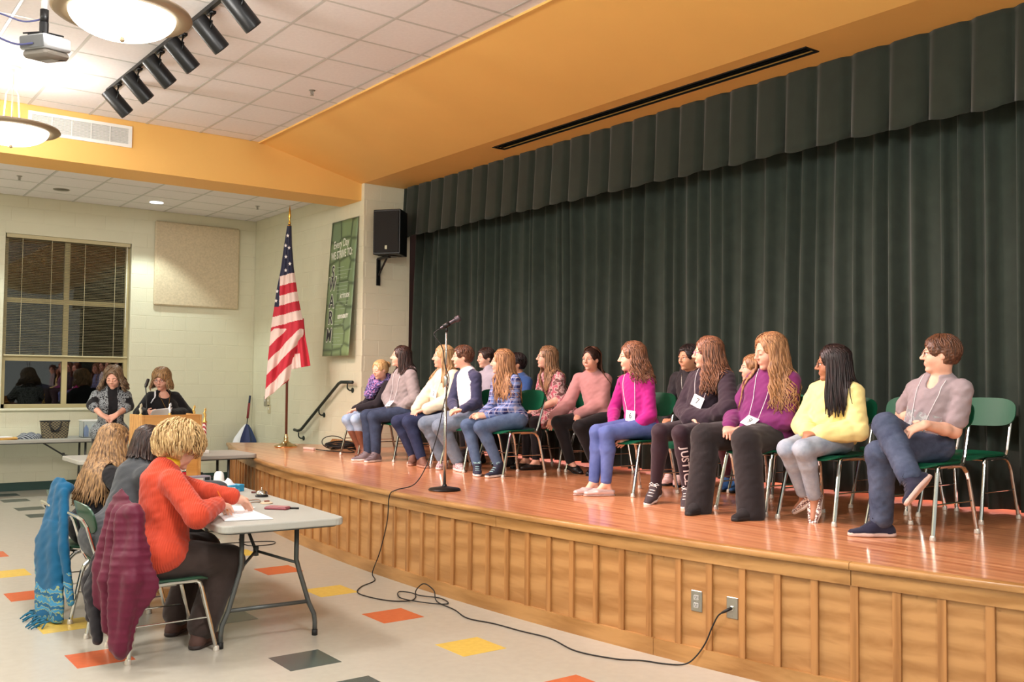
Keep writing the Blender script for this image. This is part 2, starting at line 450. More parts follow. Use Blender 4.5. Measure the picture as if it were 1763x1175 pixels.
b.inputs['Base Color'].default_value = (.75, .8, .78, 1); b.inputs['Roughness'].default_value = .01; b.inputs['Transmission Weight'].default_value = 1; b.inputs['IOR'].default_value = 1.6
for xa, xb in ((WX0+fr, xm-.035), (xm+.035, WX1-fr)):
    for za, zb in ((WZ0+fr, zr[0]-.035), (zr[0]+.035, zr[1]-.035), (zr[1]+.035, WZ1-fr)):
        q = MB(); q.box((xa, yw-.004, za), (xb, yw+.004, zb)); q.build('pane', GL, window)
q = MB(); q.box((WX0-.03, YB-.05, WZ0-.035), (WX1+.03, yw-.03, WZ0), c=.008); q.build('window_sill', M_WALL, window)
NT = mat('night_box_black', (10, 11, 13), .9)
m = MB(); m.box((1.4, 16.9, -.1), (5, 17, 4.6)); m.box((1.3, 14.95, -.1), (1.4, 17, 4.6)); m.box((5, 14.95, -.1), (5.1, 17, 4.6)); m.box((1.3, 14.95, 4.5), (5.1, 17, 4.6)); m.box((1.3, 14.95, -.2), (5.1, 17, -.1))
struct(m.build('night_box', NT))  # added black box keeps the ambient light out behind the panes
# blind, lowered to just above the bottom panes
bl = thing('window_blind', 'cream slatted blind lowered to the bottom third of the window', 'blind', (xm, YB+.035, WZ1))
MBL = mat('cream_blind_slat', (176, 166, 134), .5)
m = MB(); m.box((WX0+.015, YB+.01, WZ1-.055), (WX1-.015, YB+.06, WZ1-.002), c=.004); m.build('headrail', mat('blind_rail', (196, 184, 146), .5), bl)
q = MB(); w = (WX1-WX0-.05)/2; rot = Matrix.Rotation(radians(-8), 4, 'X')
q.box((-w, -.0125, -.0006), (w, .0125, .0006), M=rot)
sm = mesh_of(q, 'slat', MBL)
zt = WZ1-.075; k = 0; ZBL = 1.865
while zt > ZBL+.02:
    inst(sm, 'slat', (xm, YB+.035, zt), bl); zt -= .0225; k += 1
m = MB(); m.box((WX0+.02, YB+.02, ZBL-.016), (WX1-.02, YB+.05, ZBL+.006), c=.004); m.build('bottom_rail', mat('blind_rail', (196, 184, 146), .5), bl)
for x in (WX0+.22, xm-.22, xm+.22, WX1-.22):
    m = MB(); m.tube([(x, YB+.021, WZ1-.05), (x, YB+.021, ZBL)], .0035, 5); m.build('ladder_cord', MBL, bl)
m = MB(); m.tube([(WX1-.06, YB+.012, WZ1-.05), (WX1-.065, YB+.01, 2.3)], .004, 5); m.build('tilt_wand', M_WHITE, bl)

# acoustic panel on the window wall
pan = thing('acoustic_panel', 'beige fabric acoustic wall panel beside the window', 'wall panel', (4.99, YB, 3.28))
m = MB(); m.box((4.34, YB-.06, 2.65), (5.64, YB-.001, 3.92), c=.02)
m.build('fabric_board', mat('beige_wool_fabric', (206, 190, 160), .95, var=.10, vscale=40, bump=.3, bscale=200), pan)

# thermostat plates on the stage wall
for n_, y, z, hh in (('switch_plate', 14.17, 1.25, .10), ('switch_plate', 14.05, 1.25, .10), ('thermostat', 14.02, 1.13, .09)):
    t = thing(n_, {'switch_plate': 'grey switch plate on the cream wall left of the flag' if y > 14.1 else 'cream switch plate beside the grey one left of the flag'}.get(n_, 'small cream box just below the two switch plates'), 'switch' if n_ != 'thermostat' else 'thermostat', (XS, y, z))
    m = MB(); m.box((XS-.012, y-.05, z-hh), (XS-.001, y+.05, z+hh*.5), c=.004); m.build('plate', mat('grey_plate', (150, 146, 128), .4) if y > 14.1 else mat('tan_plate', (196, 186, 150), .4), t)
    m = MB(); m.box((XS-.018, y-.012, z-.03), (XS-.012, y+.012, z+.0)); m.build('toggle', M_WHITE, t)

# supply grille on the bulkhead
gr = thing('air_grille', 'white louvred air grille on the yellow bulkhead', 'air vent', (2.49, 11.17, 4.26))
gx0, gx1, gz0, gz1 = 1.96, 3.02, 4.145, 4.385
m = MB(); f = .035
for lo, hi in (((gx0, gz0), (gx0+f, gz1)), ((gx1-f, gz0), (gx1, gz1)), ((gx0+f, gz0), (gx1-f, gz0+f)), ((gx0+f, gz1-f), (gx1-f, gz1))): m.box((lo[0], 11.152, lo[1]), (hi[0], 11.17, hi[1]))
m.build('frame', M_WHITE, gr)
m = MB(); m.box((gx0+f, 11.1655, gz0+f), (gx1-f, 11.169, gz1-f)); m.build('backing', mat('grille_shadow', (150, 156, 156), .7), gr)
q = MB(); w = (gx1-gx0)/2-f; q.box((-w, -.005, -.002), (w, .005, .002), M=Matrix.Rotation(radians(-35), 4, 'X')); lm = mesh_of(q, 'louvre', M_WHITE)
for i in range(13): inst(lm, 'louvre', ((gx0+gx1)/2, 11.16, gz0+f+.008+i*.0128), gr)
for i in range(1, 5):
    x = gx0+f+(gx1-gx0-2*f)*i/5; q = MB(); q.box((x-.004, 11.153, gz0+f), (x+.004, 11.16, gz1-f)); q.build('mullion', M_WHITE, gr)

# sprinklers and recessed lights
for x, y, z, lb in ((4.10, 8.81, ZC, 'small sprinkler head on the main ceiling near the sloped panel'), (5.38, 13.32, ZB, 'small sprinkler head on the low ceiling near the flag'), (2.25, 13.25, ZB, 'faint sprinkler head on the low ceiling at the far left')):
    t = thing('sprinkler', lb, 'sprinkler', (x, y, z))
    m = MB(); m.lathe([(.03, z-.008), (.034, z-.003), (.034, z)], 16, (x, y, 0)); m.build('escutcheon', M_STEEL, t, True)
    m = MB(); m.lathe([(.008, z-.05), (.008, z-.008)], 10, (x, y, 0)); m.lathe([(.018, z-.054), (.018, z-.05)], 12, (x, y, 0)); m.tube([(x-.014, y, z-.01), (x-.016, y, z-.035), (x, y, z-.05)], .003, 5); m.tube([(x+.014, y, z-.01), (x+.016, y, z-.035), (x, y, z-.05)], .003, 5)
    m.build('head', M_STEEL, t)
for x, y, lit in ((4.14, 13.96, 1), (2.86, 13.84, 0), (1.55, 13.9, 1)):
    t = thing('recessed_light', {(4.14): 'lit round recessed light in the low ceiling', (2.86): 'unlit round recessed light in the low ceiling', (1.55): 'lit recessed light in the low ceiling outside the left edge'}[x], 'ceiling light', (x, y, ZB))
    m = MB(); m.lathe([(.075, ZB-.002), (.10, ZB-.010), (.105, ZB-.004), (.105, ZB)], 32, (x, y, 0)); m.build('trim_ring', M_WHITE if lit else mat('grey_ring', (150, 146, 136), .4), t, True)  # trim ring is grey on one fitting, white on the others
    m = MB(); m.lathe([(.0, ZB-.0105), (.09, ZB-.0105), (.09, ZB-.008)], 32, (x, y, 0))
    m.build('lens', mat('lit_lens', (225, 235, 255), .4, emit=9) if lit else mat('dark_reflector', (110, 106, 98), .3, metal=.6), t, True)
# ------------------------------------------------------------------ stage
AC, AR, ZS = (23.5, 6.7), 19.62, .69
def arc(y, off=0.):
    r = AR+off; return AC[0]-sqrt(r*r-(y-AC[1])**2)
def apt(y, off=0.):
    """point on the arc whose radial line passes the base arc at y"""
    b = Vector((arc(y)-AC[0], y-AC[1])).normalized()
    return (AC[0]+b.x*(AR+off), AC[1]+b.y*(AR+off))
Y0, YE = .6, 12.93
stage = thing('stage', 'low curved oak fronted stage with an orange varnished strip floor', 'stage', (5.2, 6.5, 0))
yy = [Y0+(YE-Y0)*i/70 for i in range(71)]
tail = [(5.26, 12.73), (5.90, 11.86), (5.90, 11.09), (7.75, 11.09), (7.75, Y0)]
m = MB(); m.prism([apt(y, .0) for y in yy]+tail, .55, ZS-.03); m.build('deck_frame', M_OAKH, stage)
m = MB(); m.prism([apt(y, .012) for y in yy]+tail, ZS-.03, ZS); m.build('deck_planks', M_STAGE, stage)
def band(y0, y1, o0, o1, z0, z1, n=40, rnd=0):
    mb = MB(); P = []; F = []
    ring = [(o0, z0), (o1, z0), (o1, z1), (o0, z1)]
    if rnd:
        ring = [(o0, z0), (o1-rnd, z0), (o1-rnd*.3, z0+rnd*.3), (o1, z0+rnd), (o1, z1-rnd), (o1-rnd*.3, z1-rnd*.3), (o1-rnd, z1), (o0, z1)]
    k = len(ring)
    for i in range(n+1):
        y = y0+(y1-y0)*i/n
        for o, z in ring: x_, y_ = apt(y, o); P.append((x_, y_, z))
    for i in range(n):
        for j in range(k): F.append((i*k+j, i*k+(j+1) % k, (i+1)*k+(j+1) % k, (i+1)*k+j))
    F.append(tuple(range(k))[::-1]); F.append(tuple(n*k+j for j in range(k)))
    mb.add(P, F); return mb
def oakseg(name, a, b, o0, o1, z0, z1, mt, rnd=0): return band(a, b, o0, o1, z0, z1, max(4, int((b-a)*5)), rnd).build(name, mt, stage, smooth=40)
for a, b in ((Y0, 2.838), (2.842, 5.356), (5.36, 9.1), (9.104, YE)):
    oakseg('fascia_board', a, b, 0, .022, .575, .652, M_OAKH)
for a, b in ((Y0, 2.838), (2.841, YE)):
    oakseg('nosing', a, b, 0.0, .048, .652, ZS+.001, M_OAKH, .012)
for a, b in ((Y0, 4.0), (4.003, 8.0), (8.003, YE)):
    oakseg('base_board', a, b, -.01, .022, 0, .098, M_OAKH)
M_OAKPN = wood('oak_veneer_panel', (150, 102, 54), (182, 134, 82), 1, .8, .42, .1)
bw = .2032; k0 = -8; n = 0
ys_b = []
y = 2.2128-8*.2012
while y < YE-.05:
    ys_b.append(y); y += .2022
for ya, yb in zip(ys_b, ys_b[1:]):
    band(ya+.001, yb-.001, -.012, 0.0, .09, .58, 3).build('veneer_panel', M_OAKPN, stage, smooth=40)
for y in ys_b:
    if y < Y0+.03: continue
    band(y-.019, y+.019, -.002, .016, .098, .576, 1).build('batten', M_OAK, stage)
# end face toward the stairs
e0 = apt(YE); m = MB()
d = (Vector((5.26, 12.73))-Vector(e0)).normalized(); nrm = Vector((-d.y, d.x))
q = [Vector(e0), Vector((5.26, 12.73)), Vector((5.26, 12.73))-nrm*.02, Vector(e0)-nrm*.02]
m.prism([tuple(p) for p in q], 0, .56); 
q = [Vector((5.26, 12.73)), Vector((5.90, 11.86)), Vector((5.89, 11.84)), Vector((5.25, 12.70))]
m.prism([tuple(p) for p in q], 0, .56); m.build('end_panel', M_OAK, stage)

# outlets in the stage front
def outlet_frame(y, z):
    x_, y_ = apt(y, .0); b = Vector((x_-AC[0], y_-AC[1], 0)).normalized()
    # local x runs to the viewer's right along the face, z outward
    return frame_M((x_, y_, z), Vector((-b.y, b.x, 0))*(1 if -b.x > 0 else 1), (0, 0, 1)), b
for y, lb, ck in ((3.722, 'steel duplex power outlet in the stage front', 0), (3.497, 'steel jack plate in the stage front with the cable plugged in', 1)):
    M0, b = outlet_frame(y, .352)
    if (M0.col[2].xyz).dot(b) < 0: M0 = M0 @ Matrix.Rotation(pi, 4, 'Y')
    o_at = M0.translation
    t = thing('wall_outlet' if not ck else 'jack_plate', lb, 'outlet', o_at)
    m = MB(); m.box((-.036, -.058, 0), (.036, .058, .007), M=M0, c=.003); m.build('cover_plate', M_STEEL, t)
    if not ck:
        for s in (-1, 1):
            m = MB(); m.box((-.017, s*.021-.014, .006), (.017, s*.021+.014, .010), M=M0, c=.004); r_ = m.build('receptacle', mat('grey_receptacle', (176, 172, 166), .5), t)
            m = MB()
            for dx in (-.007, .006): m.box((dx-.0015, s*.021-.002, .009), (dx+.0015, s*.021+.008, .0108), M=M0)
            m.lathe([(.003, .009), (.003, .0108)], 8, M=M0 @ Matrix.Translation((0, s*.021-.007, 0)))
            m.build('slot', M_BLK, t)
        m = MB(); m.lathe([(.003, .007), (.003, .009)], 10, M=M0); m.build('screw', M_STEEL, t)
    else:
        m = MB(); m.lathe([(.013, .006), (.013, .012), (.009, .014), (.009, .018)], 18, M=M0); m.build('jack_socket', M_CHR, t, smooth=40)
        JACK = M0 @ Vector((0, 0, .018)); JB = b.copy()
        for s in (-1, 1):
            m = MB(); m.lathe([(.003, .007), (.003, .009)], 10, M=M0 @ Matrix.Translation((0, s*.042, 0))); m.build('screw', M_STEEL, t)

# ------------------------------------------------------------------ stage curtain and valance
rf = random.Random(21); RIDGES = []; yr = -.2
while yr < 11.4:
    RIDGES.append((yr, rf.uniform(.022, .048), rf.uniform(.07, .16))); yr += rf.uniform(.11, .25)
RY = np.array(RIDGES)
def fold(s):
    """irregular drapery: rounded ridges of random width and depth, metres toward the room"""
    return min(.205, float((RY[:, 2]*np.exp(-((s-RY[:, 0])/RY[:, 1])**2)).sum()))
YC0, YC1 = .2, 11.08
m = MB(); nu, nv = 1200, 7
def cf(u, v):
    y = YC0+(YC1-YC0)*u; z = ZS+.032+(4.16-ZS-.032)*v
    f_ = fold(y+.02*sin(2.2*v+y)); a = .7+.3*(1-v)
    x = 6.78-f_*a+.010*sin(7*v+y*3)
    return (x, y, z+ (0 if v > 0 else .006*sin(y*5)))
m.grid(cf, nu, nv)
cur = m.build('stage_curtain', M_CURT, smooth=True, loc=(6.66, 6, ZS)); tag(cur, 'tall black green velvet stage curtain in deep folds', 'curtain')
so = cur.modifiers.new('thick', 'SOLIDIFY'); so.thickness = .004
m = MB(); nu, nv = 560, 12
def vf(u, v):
    y = YC0+(YC1-YC0)*u
    ph = (y-.06)/.305+.06*sin(y*2.3); fr_ = ph-math.floor(ph)
    # box pleat: broad flat face, a deep narrow tuck between
    tuck = max(0, 1-abs(fr_-.5)/.5)          # 1 in the face centre, 0 at the tuck
    prof = min(1, (tuck*2.6))
    amp = .035+.035*(1-v)
    x = 6.47+.07-prof*amp-.018*(1-v)*sin(pi*fr_)
    z = 3.485+(4.14-3.485)*v - (1-v)*.045*math.sin(pi*fr_)**.7 + .006*sin(y*9)*(1-v)
    return (x, y+ (fr_-.5)*.02*(1-v), z)
m.grid(vf, nu, nv)
val = m.build('valance', M_VAL, smooth=True, loc=(6.5, 6, 4.14)); tag(val, 'dark green box pleated valance across the top of the stage', 'valance')
so = val.modifiers.new('thick', 'SOLIDIFY'); so.thickness = .004
# ------------------------------------------------------------------ ceiling fixtures
M_RIM = mat('bronze_lamp_rim', (150, 132, 108), .45, metal=.35)
M_GLOW = mat('glowing_bowl_glass', (255, 248, 228), .4, emit=5)
def pendant(x, y, z, label):
    R_ = .42
    t = thing('pendant_lamp', label, 'pendant lamp', (x, y, ZC))
    m = MB(); m.lathe([(R_-.115, z+.012), (R_-.07, z-.008), (R_-.02, z-.002), (R_, z+.014), (R_-.01, z+.034), (R_-.06, z+.042), (R_-.115, z+.03)], 64, (x, y, 0)); m.build('rim', M_RIM, t, True)
    prof = [(.0, z-.135), (.02, z-.134)]+[((R_-.10)*sin(a), z+.01-.145*cos(a)) for a in [pi/2*i/12 for i in range(1, 13)]]
    m = MB(); m.lathe(prof, 48, (x, y, 0)); m.build('glass_bowl', M_GLOW, t, True)
    m = MB(); m.lathe([(.0, z-.165), (.012, z-.16), (.016, z-.148), (.010, z-.136), (.018, z-.130)], 16, (x, y, 0)); m.build('finial', M_RIM, t, True)
    m = MB(); m.lathe([(.075, ZC-.02), (.08, ZC-.001), (.02, ZC)], 24, (x, y, 0)); m.lathe([(.012, ZC-.18), (.014, ZC-.02)], 10, (x, y, 0)); m.build('canopy', mat('pale_lamp_metal', (200, 190, 165), .4, metal=.4), t, 40)
    for k in range(3):
        a = 2*pi*k/3+.4; m = MB()
        m.tube([(x+.01*cos(a), y+.01*sin(a), ZC-.17), (x+.06*cos(a), y+.06*sin(a), ZC-.25), (x+.085*cos(a), y+.085*sin(a), z+.03)], .007, 7); m.build('rod', mat('pale_lamp_metal', (200, 190, 165), .4, metal=.4), t, True)
    m = MB(); m.lathe([(.10, z+.028), (.10, z+.036)], 20, (x, y, 0)); m.build('hub', M_RIM, t)
    lamp('pendant_uplight', 'POINT', (x, y, z+.16), 52, ROOMC, shadow_soft_size=.16)
    lamp('pendant_downlight', 'AREA', (x, y, z-.2), 48, ROOMC, shape='DISK', size=.55)
pendant(1.60, 9.9, 3.85, 'hanging bowl lamp at the left edge in front of the air grille')
pendant(1.63, 6.3, 3.85, 'large hanging bowl lamp above the projector beside the track')

# track light
tr = thing('track_light', 'black ceiling track with six cylinder heads aimed at the stage', 'track light', (2.5, 8, ZC))
m = MB(); a, b = Vector((2.48, 10.08, ZC)), Vector((2.585, 3.6, ZC))
d = (b-a).normalized(); sd = Vector((-d.y, d.x, 0))*.017
m.prism([tuple((a+sd).xy), tuple((a-sd).xy), tuple((b-sd).xy), tuple((b+sd).xy)], ZC-.036, ZC-.002); m.build('track', M_BLKM, tr)
for (x, y), (ax, ay) in zip(TRACK, AIMS):
    dr = (Vector((x+1.0, y-.08, ZC-1.05))-Vector((x, y, ZC))).normalized()
    p = Vector((x-.03, y, ZC-.19))-dr*.10
    zq = dr; xq = zq.cross(Vector((0, 0, 1))).normalized(); yq = zq.cross(xq)
    Mh = Matrix(((xq.x, yq.x, zq.x, p.x), (xq.y, yq.y, zq.y, p.y), (xq.z, yq.z, zq.z, p.z), (0, 0, 0, 1)))
    m = MB(); m.lathe([(.02, -.01), (.066, -.008), (.07, 0), (.07, .27), (.064, .272), (.062, .25), (.0, .245)], 28, M=Mh)
    h = m.build('spotlight_head', M_BLKM, tr, 40)
    m = MB(); m.lathe([(.0, .2475), (.058, .2475), (.058, .2485), (0, .2486)], 24, M=Mh); m.build('lens', mat('spot_lens', (255, 236, 220), .3, emit=6), h)
    m = MB(); m.box((x-.02, y-.05, ZC-.055), (x+.02, y+.05, ZC-.036)); m.tube([(x, y, ZC-.05), (x-.01, y, ZC-.10), (x-.02, y-.074, ZC-.13), (x-.03, y-.074, ZC-.19)], .007, 6); m.tube([(x-.01, y, ZC-.10), (x-.02, y+.074, ZC-.13), (x-.03, y+.074, ZC-.19)], .007, 6)
    m.build('yoke', M_BLKM, h, True)

# projector
pr = thing('projector', 'silver grey ceiling projector hanging on a pole', 'projector', (1.30, 7.05, ZC))
MS = mat('silver_grey_plastic', (176, 180, 184), .4); MG = mat('grey_brown_plastic', (118, 112, 104), .5)
Mp = Matrix.Translation((1.345, 7.16, 3.83)) @ Matrix.Rotation(radians(36), 4, 'Z') @ Matrix.Rotation(radians(-8), 4, 'Y')
m = MB(); m.box((-.115, -.115, -.03), (.135, .115, .065), M=Mp, c=.015); m.build('housing', MS, pr, 40)
m = MB(); m.box((-.11, -.105, -.085), (.125, .10, -.0295), M=Mp, c=.02); m.build('underside', MG, pr, 40)
m = MB(); m.box((.01, -.05, -.0875), (.085, .05, -.0845), M=Mp); m.build('label_plate', MS, pr)
m = MB(); m.box((.06, -.085, -.0885), (.095, -.055, -.0845), M=Mp); m.build('foot_pad', M_BLK, pr)
m = MB(); m.box((-.121, -.10, -.025), (-.114, .09, .055), M=Mp); m.build('port_panel', mat('port_panel_grey', (96, 98, 100), .5), pr)
m = MB(); m.lathe([(.035, 0), (.035, .025), (.028, .03)], 20, M=Mp @ Matrix.Translation((.133, .05, .02)) @ Matrix.Rotation(pi/2, 4, 'Y')); m.build('objective', M_BLK, pr, 40)
top = Mp @ Vector((.0, 0, .065))
m = MB(); m.tube([top, top+Vector((0, 0, .10))], .03, 12); m.box((-.08, -.06, .066), (.08, .06, .078), M=Mp)
for sx, sy in ((-.1, -.08), (.1, -.08), (.1, .08), (-.1, .08)): m.tube([Mp @ Vector((0, 0, .10)), Mp @ Vector((sx, sy, .08))], .006, 6)
m.build('mount', M_BLKM, pr)
m = MB(); m.tube([top+Vector((0, 0, .08)), Vector((top.x, top.y, ZC))], .022, 14); m.build('pole', mat('white_pole', (190, 192, 192), .4, metal=.3), pr, True)
m = MB(); m.tube([top+Vector((0, 0, .1)), Vector((top.x, top.y, top.z+.19))], .028, 14); m.build('collar', M_BLKM, pr, True)
m = MB(); pb = Mp @ Vector((-.125, -.02, .0)); m.tube(bez([pb, pb+Vector((-.10, .06, -.01)), pb+Vector((-.25, .12, .05)), pb+Vector((-.42, .2, .14))]), .007, 6)
pc = top+Vector((0, 0, .13)); m.tube(bez([pc, pc+Vector((-.12, .06, -.03)), pc+Vector((-.3, .15, .02)), pc+Vector((-.5, .2, -.06))]), .006, 6)
m.build('cable', mat('blue_grey_cable', (70, 74, 120), .5), pr, True)

# loudspeaker on the jamb
sp = thing('loudspeaker', 'black box loudspeaker on a wall bracket at the stage opening', 'speaker', (6.2, 10.83, 3.15))
ang = radians(-144.4)
xf = Vector((cos(ang), sin(ang), 0)); Ms = frame_M((6.19, 10.83, 3.455), Vector((xf.y, -xf.x, 0))*-1, (0, 0, 1))
# frame: local x right, y up, z toward the audience
m = MB(); poly = [(-.19, -.17), (.19, -.17), (.14, .17), (-.14, .17)]
Mz = Ms @ Matrix(((1, 0, 0, 0), (0, 0, 1, 0), (0, -1, 0, 0), (0, 0, 0, 1)))
sgn = 1 if (Ms.col[2].xyz).dot(xf) > 0 else -1
Mz = Ms @ Matrix(((1, 0, 0, 0), (0, 0, 1, 0), (0, -sgn, 0, 0), (0, 0, 0, 1)))
m.prism(poly, -.29, .29, M=Mz); m.build('cabinet', M_BLK, sp, bevel=.012)
m = MB(); m.box((-.172, -.182, -.265), (.172, -.168, .265), M=Mz, c=.006); m.build('grille', mat('speaker_grille', (17, 18, 20), .75, bump=.6, bscale=260), sp)
m = MB(); m.box((-.016, -.186, -.225), (.016, -.181, -.175), M=Mz, c=.002); m.build('badge', mat('pale_badge', (150, 146, 122), .4, metal=.3), sp)
m = MB(); m.lathe([(.012, .29), (.012, .30)], 10, M=Mz @ Matrix.Translation((.1, .05, 0))); m.lathe([(.012, .29), (.012, .30)], 10, M=Mz @ Matrix.Translation((-.1, .05, 0))); m.build('rigging_bolts', M_BLKM, sp)
m = MB(); m.box((6.115, 11.075, 2.80), (6.165, 11.098, 3.15)); m.box((6.12, 10.80, 3.135), (6.16, 11.09, 3.162)); m.tube([(6.14, 11.08, 2.93), (6.14, 10.87, 3.14)], .013, 8); m.box((6.08, 10.74, 3.155), (6.28, 10.9, 3.168))
m.build('bracket', M_BLKM, sp)

# handrail along the hidden stage steps
hr = thing('handrail', 'sloping dark green handrail on the cream wall left of the stage', 'handrail', (XS, 12, 1.0))
m = MB(); P = [(5.84, 12.93, .845), (5.84, 12.80, .835), (5.84, 12.70, .86)]+[(5.84, 12.70-1.13*k/8, .86+.655*k/8) for k in range(1, 8)]+[(5.84, 11.57, 1.515), (5.84, 11.50, 1.535), (5.84, 11.18, 1.535)]
m.tube(P, .021, 12); m.build('rail', mat('dark_green_rail', (34, 46, 42), .4, metal=.2), hr, True)
for y, z in ((12.78, .83), (12.14, 1.18), (11.32, 1.53)):
    m = MB(); m.tube(bez([(5.84, y, z-.015), (5.84, y, z-.07), (5.87, y, z-.10), (5.90, y, z-.10)], 4), .010, 8); m.lathe([(.034, 0), (.034, .008), (.02, .012)], 16, M=Matrix.Translation((5.919, y, z-.10)) @ Matrix.Rotation(-pi/2, 4, 'Y')); m.build('bracket', mat('dark_green_rail', (34, 46, 42), .4, metal=.2), hr, 40)

# ------------------------------------------------------------------ vinyl banner
ban = thing('banner', 'tall green honeycomb banner with white and black lettering on the stage wall', 'banner', (5.86, 11.6, 2.8))
HX, nt, b = nmat('green_honeycomb_print'); L = nt.links.new
tc = N(nt, 'ShaderNodeTexCoord'); mp = N(nt, 'ShaderNodeMapping'); mp.inputs['Scale'].default_value = (1, 3.4, 3.4); L(tc.outputs['Object'], mp.inputs[0])
vo = N(nt, 'ShaderNodeTexVoronoi', feature='DISTANCE_TO_EDGE', voronoi_dimensions='2D'); vo.inputs['Randomness'].default_value = .35; vo.inputs['Scale'].default_value = 1
v2 = N(nt, 'ShaderNodeTexVoronoi', feature='F1', voronoi_dimensions='2D'); v2.inputs['Randomness'].default_value = .35; v2.inputs['Scale'].default_value = 1
sx = N(nt, 'ShaderNodeSeparateXYZ'); L(mp.outputs[0], sx.inputs[0]); fl = N(nt, 'ShaderNodeMath', operation='FLOOR'); L(sx.outputs[2], fl.inputs[0])
hf = N(nt, 'ShaderNodeMath', operation='MULTIPLY_ADD'); L(fl.outputs[0], hf.inputs[0]); hf.inputs[1].default_value = .5; L(sx.outputs[1], hf.inputs[2])
cb = N(nt, 'ShaderNodeCombineXYZ'); L(sx.outputs[1], cb.inputs[0]); L(sx.outputs[2], cb.inputs[1]); L(cb.outputs[0], vo.inputs[0]); L(cb.outputs[0], v2.inputs[0])
rp = N(nt, 'ShaderNodeValToRGB'); e = rp.color_ramp.elements; e[0].position = .0; e[0].color = lin((96, 108, 100))+(1,); e[1].position = .12; e[1].color = (1, 1, 1, 1); L(vo.outputs[0], rp.inputs[0])
r2 = N(nt, 'ShaderNodeValToRGB'); e = r2.color_ramp.elements; e[0].color = lin((112, 136, 104))+(1,); e[1].color = lin((128, 152, 104))+(1,); L(v2.outputs['Color'], r2.inputs[0])
mx = N(nt, 'ShaderNodeMix', data_type='RGBA', blend_type='MULTIPLY'); mx.inputs[0].default_value = .8; L(r2.outputs[0], mx.inputs[6]); L(rp.outputs[0], mx.inputs[7]); L(mx.outputs[2], b.inputs['Base Color']); b.inputs['Roughness'].default_value = .45
def bpt(s, t, off=0.):
    """banner point: s 0..1 left to right for the viewer, t 0..1 down"""
    y = 11.965-.755*s; z = 3.70-1.82*t; x = 5.905-.115*t-.012*sin(pi*s)*sin(2.2*pi*t)-off
    return (x, y, z)
m = MB(); m.grid(lambda u, v: bpt(v, u), 30, 12); sh = m.build('sheet', HX, ban, True); so = sh.modifiers.new('t', 'SOLIDIFY'); so.thickness = .003; so.offset = 0
m = MB(); m.tube([bpt(0, 0, -.003), bpt(1, 0, -.003)], .006, 6); m.build('hanging_rod', M_STEEL, ban, True)
MWH = mat('white_print', (224, 228, 216), .6); MDK = mat('charcoal_print', (44, 46, 52), .6)
def btext(body, s, t, size, mt, sx_=1.0, tilt=0, off=.004, bold=0):
    x = Vector(bpt(s+.1, t))-Vector(bpt(s-.1, t)); y = Vector(bpt(s, t-.05))-Vector(bpt(s, t+.05))
    Mt = frame_M(bpt(s, t, off), x, y) @ Matrix.Rotation(tilt, 4, 'Z') @ Matrix.Diagonal((sx_, 1, 1, 1))
    return text_on(body, size, Mt, mt, ban, 'lettering', bold, .0006)
btext('Every Day', .46, .175, .15, MWH, .72, .05, bold=.002)
btext('WE STRIVE TO:', .50, .255, .145, MWH, .62, .05, bold=.003)
for ch, t in (('S', .385), ('W', .47), ('A', .60), ('R', .72), ('M', .85)):
    btext(ch, .20, t, .25, MWH, .78, 0, .0035, bold=.014); btext(ch, .20, t, .24, MDK, .78, 0, .0055, bold=.004)
btext('ATTITUDE', .68, .60-.035, .075, MWH, .8, .03, bold=.003)
btext('RESPONSIBILITY', .66, .715, .07, MWH, .62, .03, bold=.003)
m = MB()
for t0, n_ in ((.35, 4), (.465, 4), (.605, 3), (.745, 3), (.84, 4)):
    for i in range(n_):
        t = t0+i*.026; w = rng.uniform(.3, .55); nseg = int(w/.045)
        for k in range(nseg):
            if rng.random() < .1: continue
            s0 = .36+k*.045; Mt = frame_M(bpt(s0+.018, t, .0035), Vector(bpt(s0+.1, t))-Vector(bpt(s0, t)), (0, 0, 1))
            m.box((-.0165, -.0035, 0), (.0165, .0035, .001), M=Mt)
m.build('small_print', mat('pale_print', (160, 178, 156), .6), ban)['kind'] = 'stuff'

# ------------------------------------------------------------------ flag on its pole
FX0, FY0 = 5.20, 11.76
fp = thing('flag_pole', 'brown floor flag pole with brass base and spear holding the furled flag', 'flag', (FX0, FY0, ZS))
m = MB(); m.lathe([(.0, 0), (.145, 0), (.15, .012), (.14, .022), (.075, .045), (.035, .07), (.028, .10), (.03, .12), (.022, .14), (.022, .16), (.018, .165)], 40, (FX0, FY0, ZS)); m.build('base', M_BRASS if 0 else mat('pale_brass', (206, 178, 130), .22, metal=1), fp, 50)
m = MB(); m.tube([(FX0, FY0, ZS+.14), (FX0-.01, FY0, 3.60)], .017, 14); m.build('pole', mat('mahogany_pole', (92, 48, 38), .3, coat=.4), fp, True)
m = MB(); m.lathe([(.016, 3.58), (.02, 3.60), (.010, 3.63), (.014, 3.66), (.020, 3.69), (.013, 3.76), (.003, 3.83), (.001, 3.84)], 12, (FX0-.01, FY0, 0)); m.build('spear', M_BRASS, fp, True)
MRED = mat('flag_red', (196, 34, 56), .7, sheen=.2); MWT = mat('flag_white', (236, 214, 206), .7, sheen=.2); MNV = mat('flag_navy', (30, 36, 66), .7, sheen=.2)
rt = Vector((cos(radians(-53-11)), sin(radians(-53-11)), 0)); rt = Vector((.80, -.60, 0)).normalized()   # sideways across the drape
fwv = Vector((-.60, -.80, 0)).normalized()                                                           # toward the room
KPX = .0075
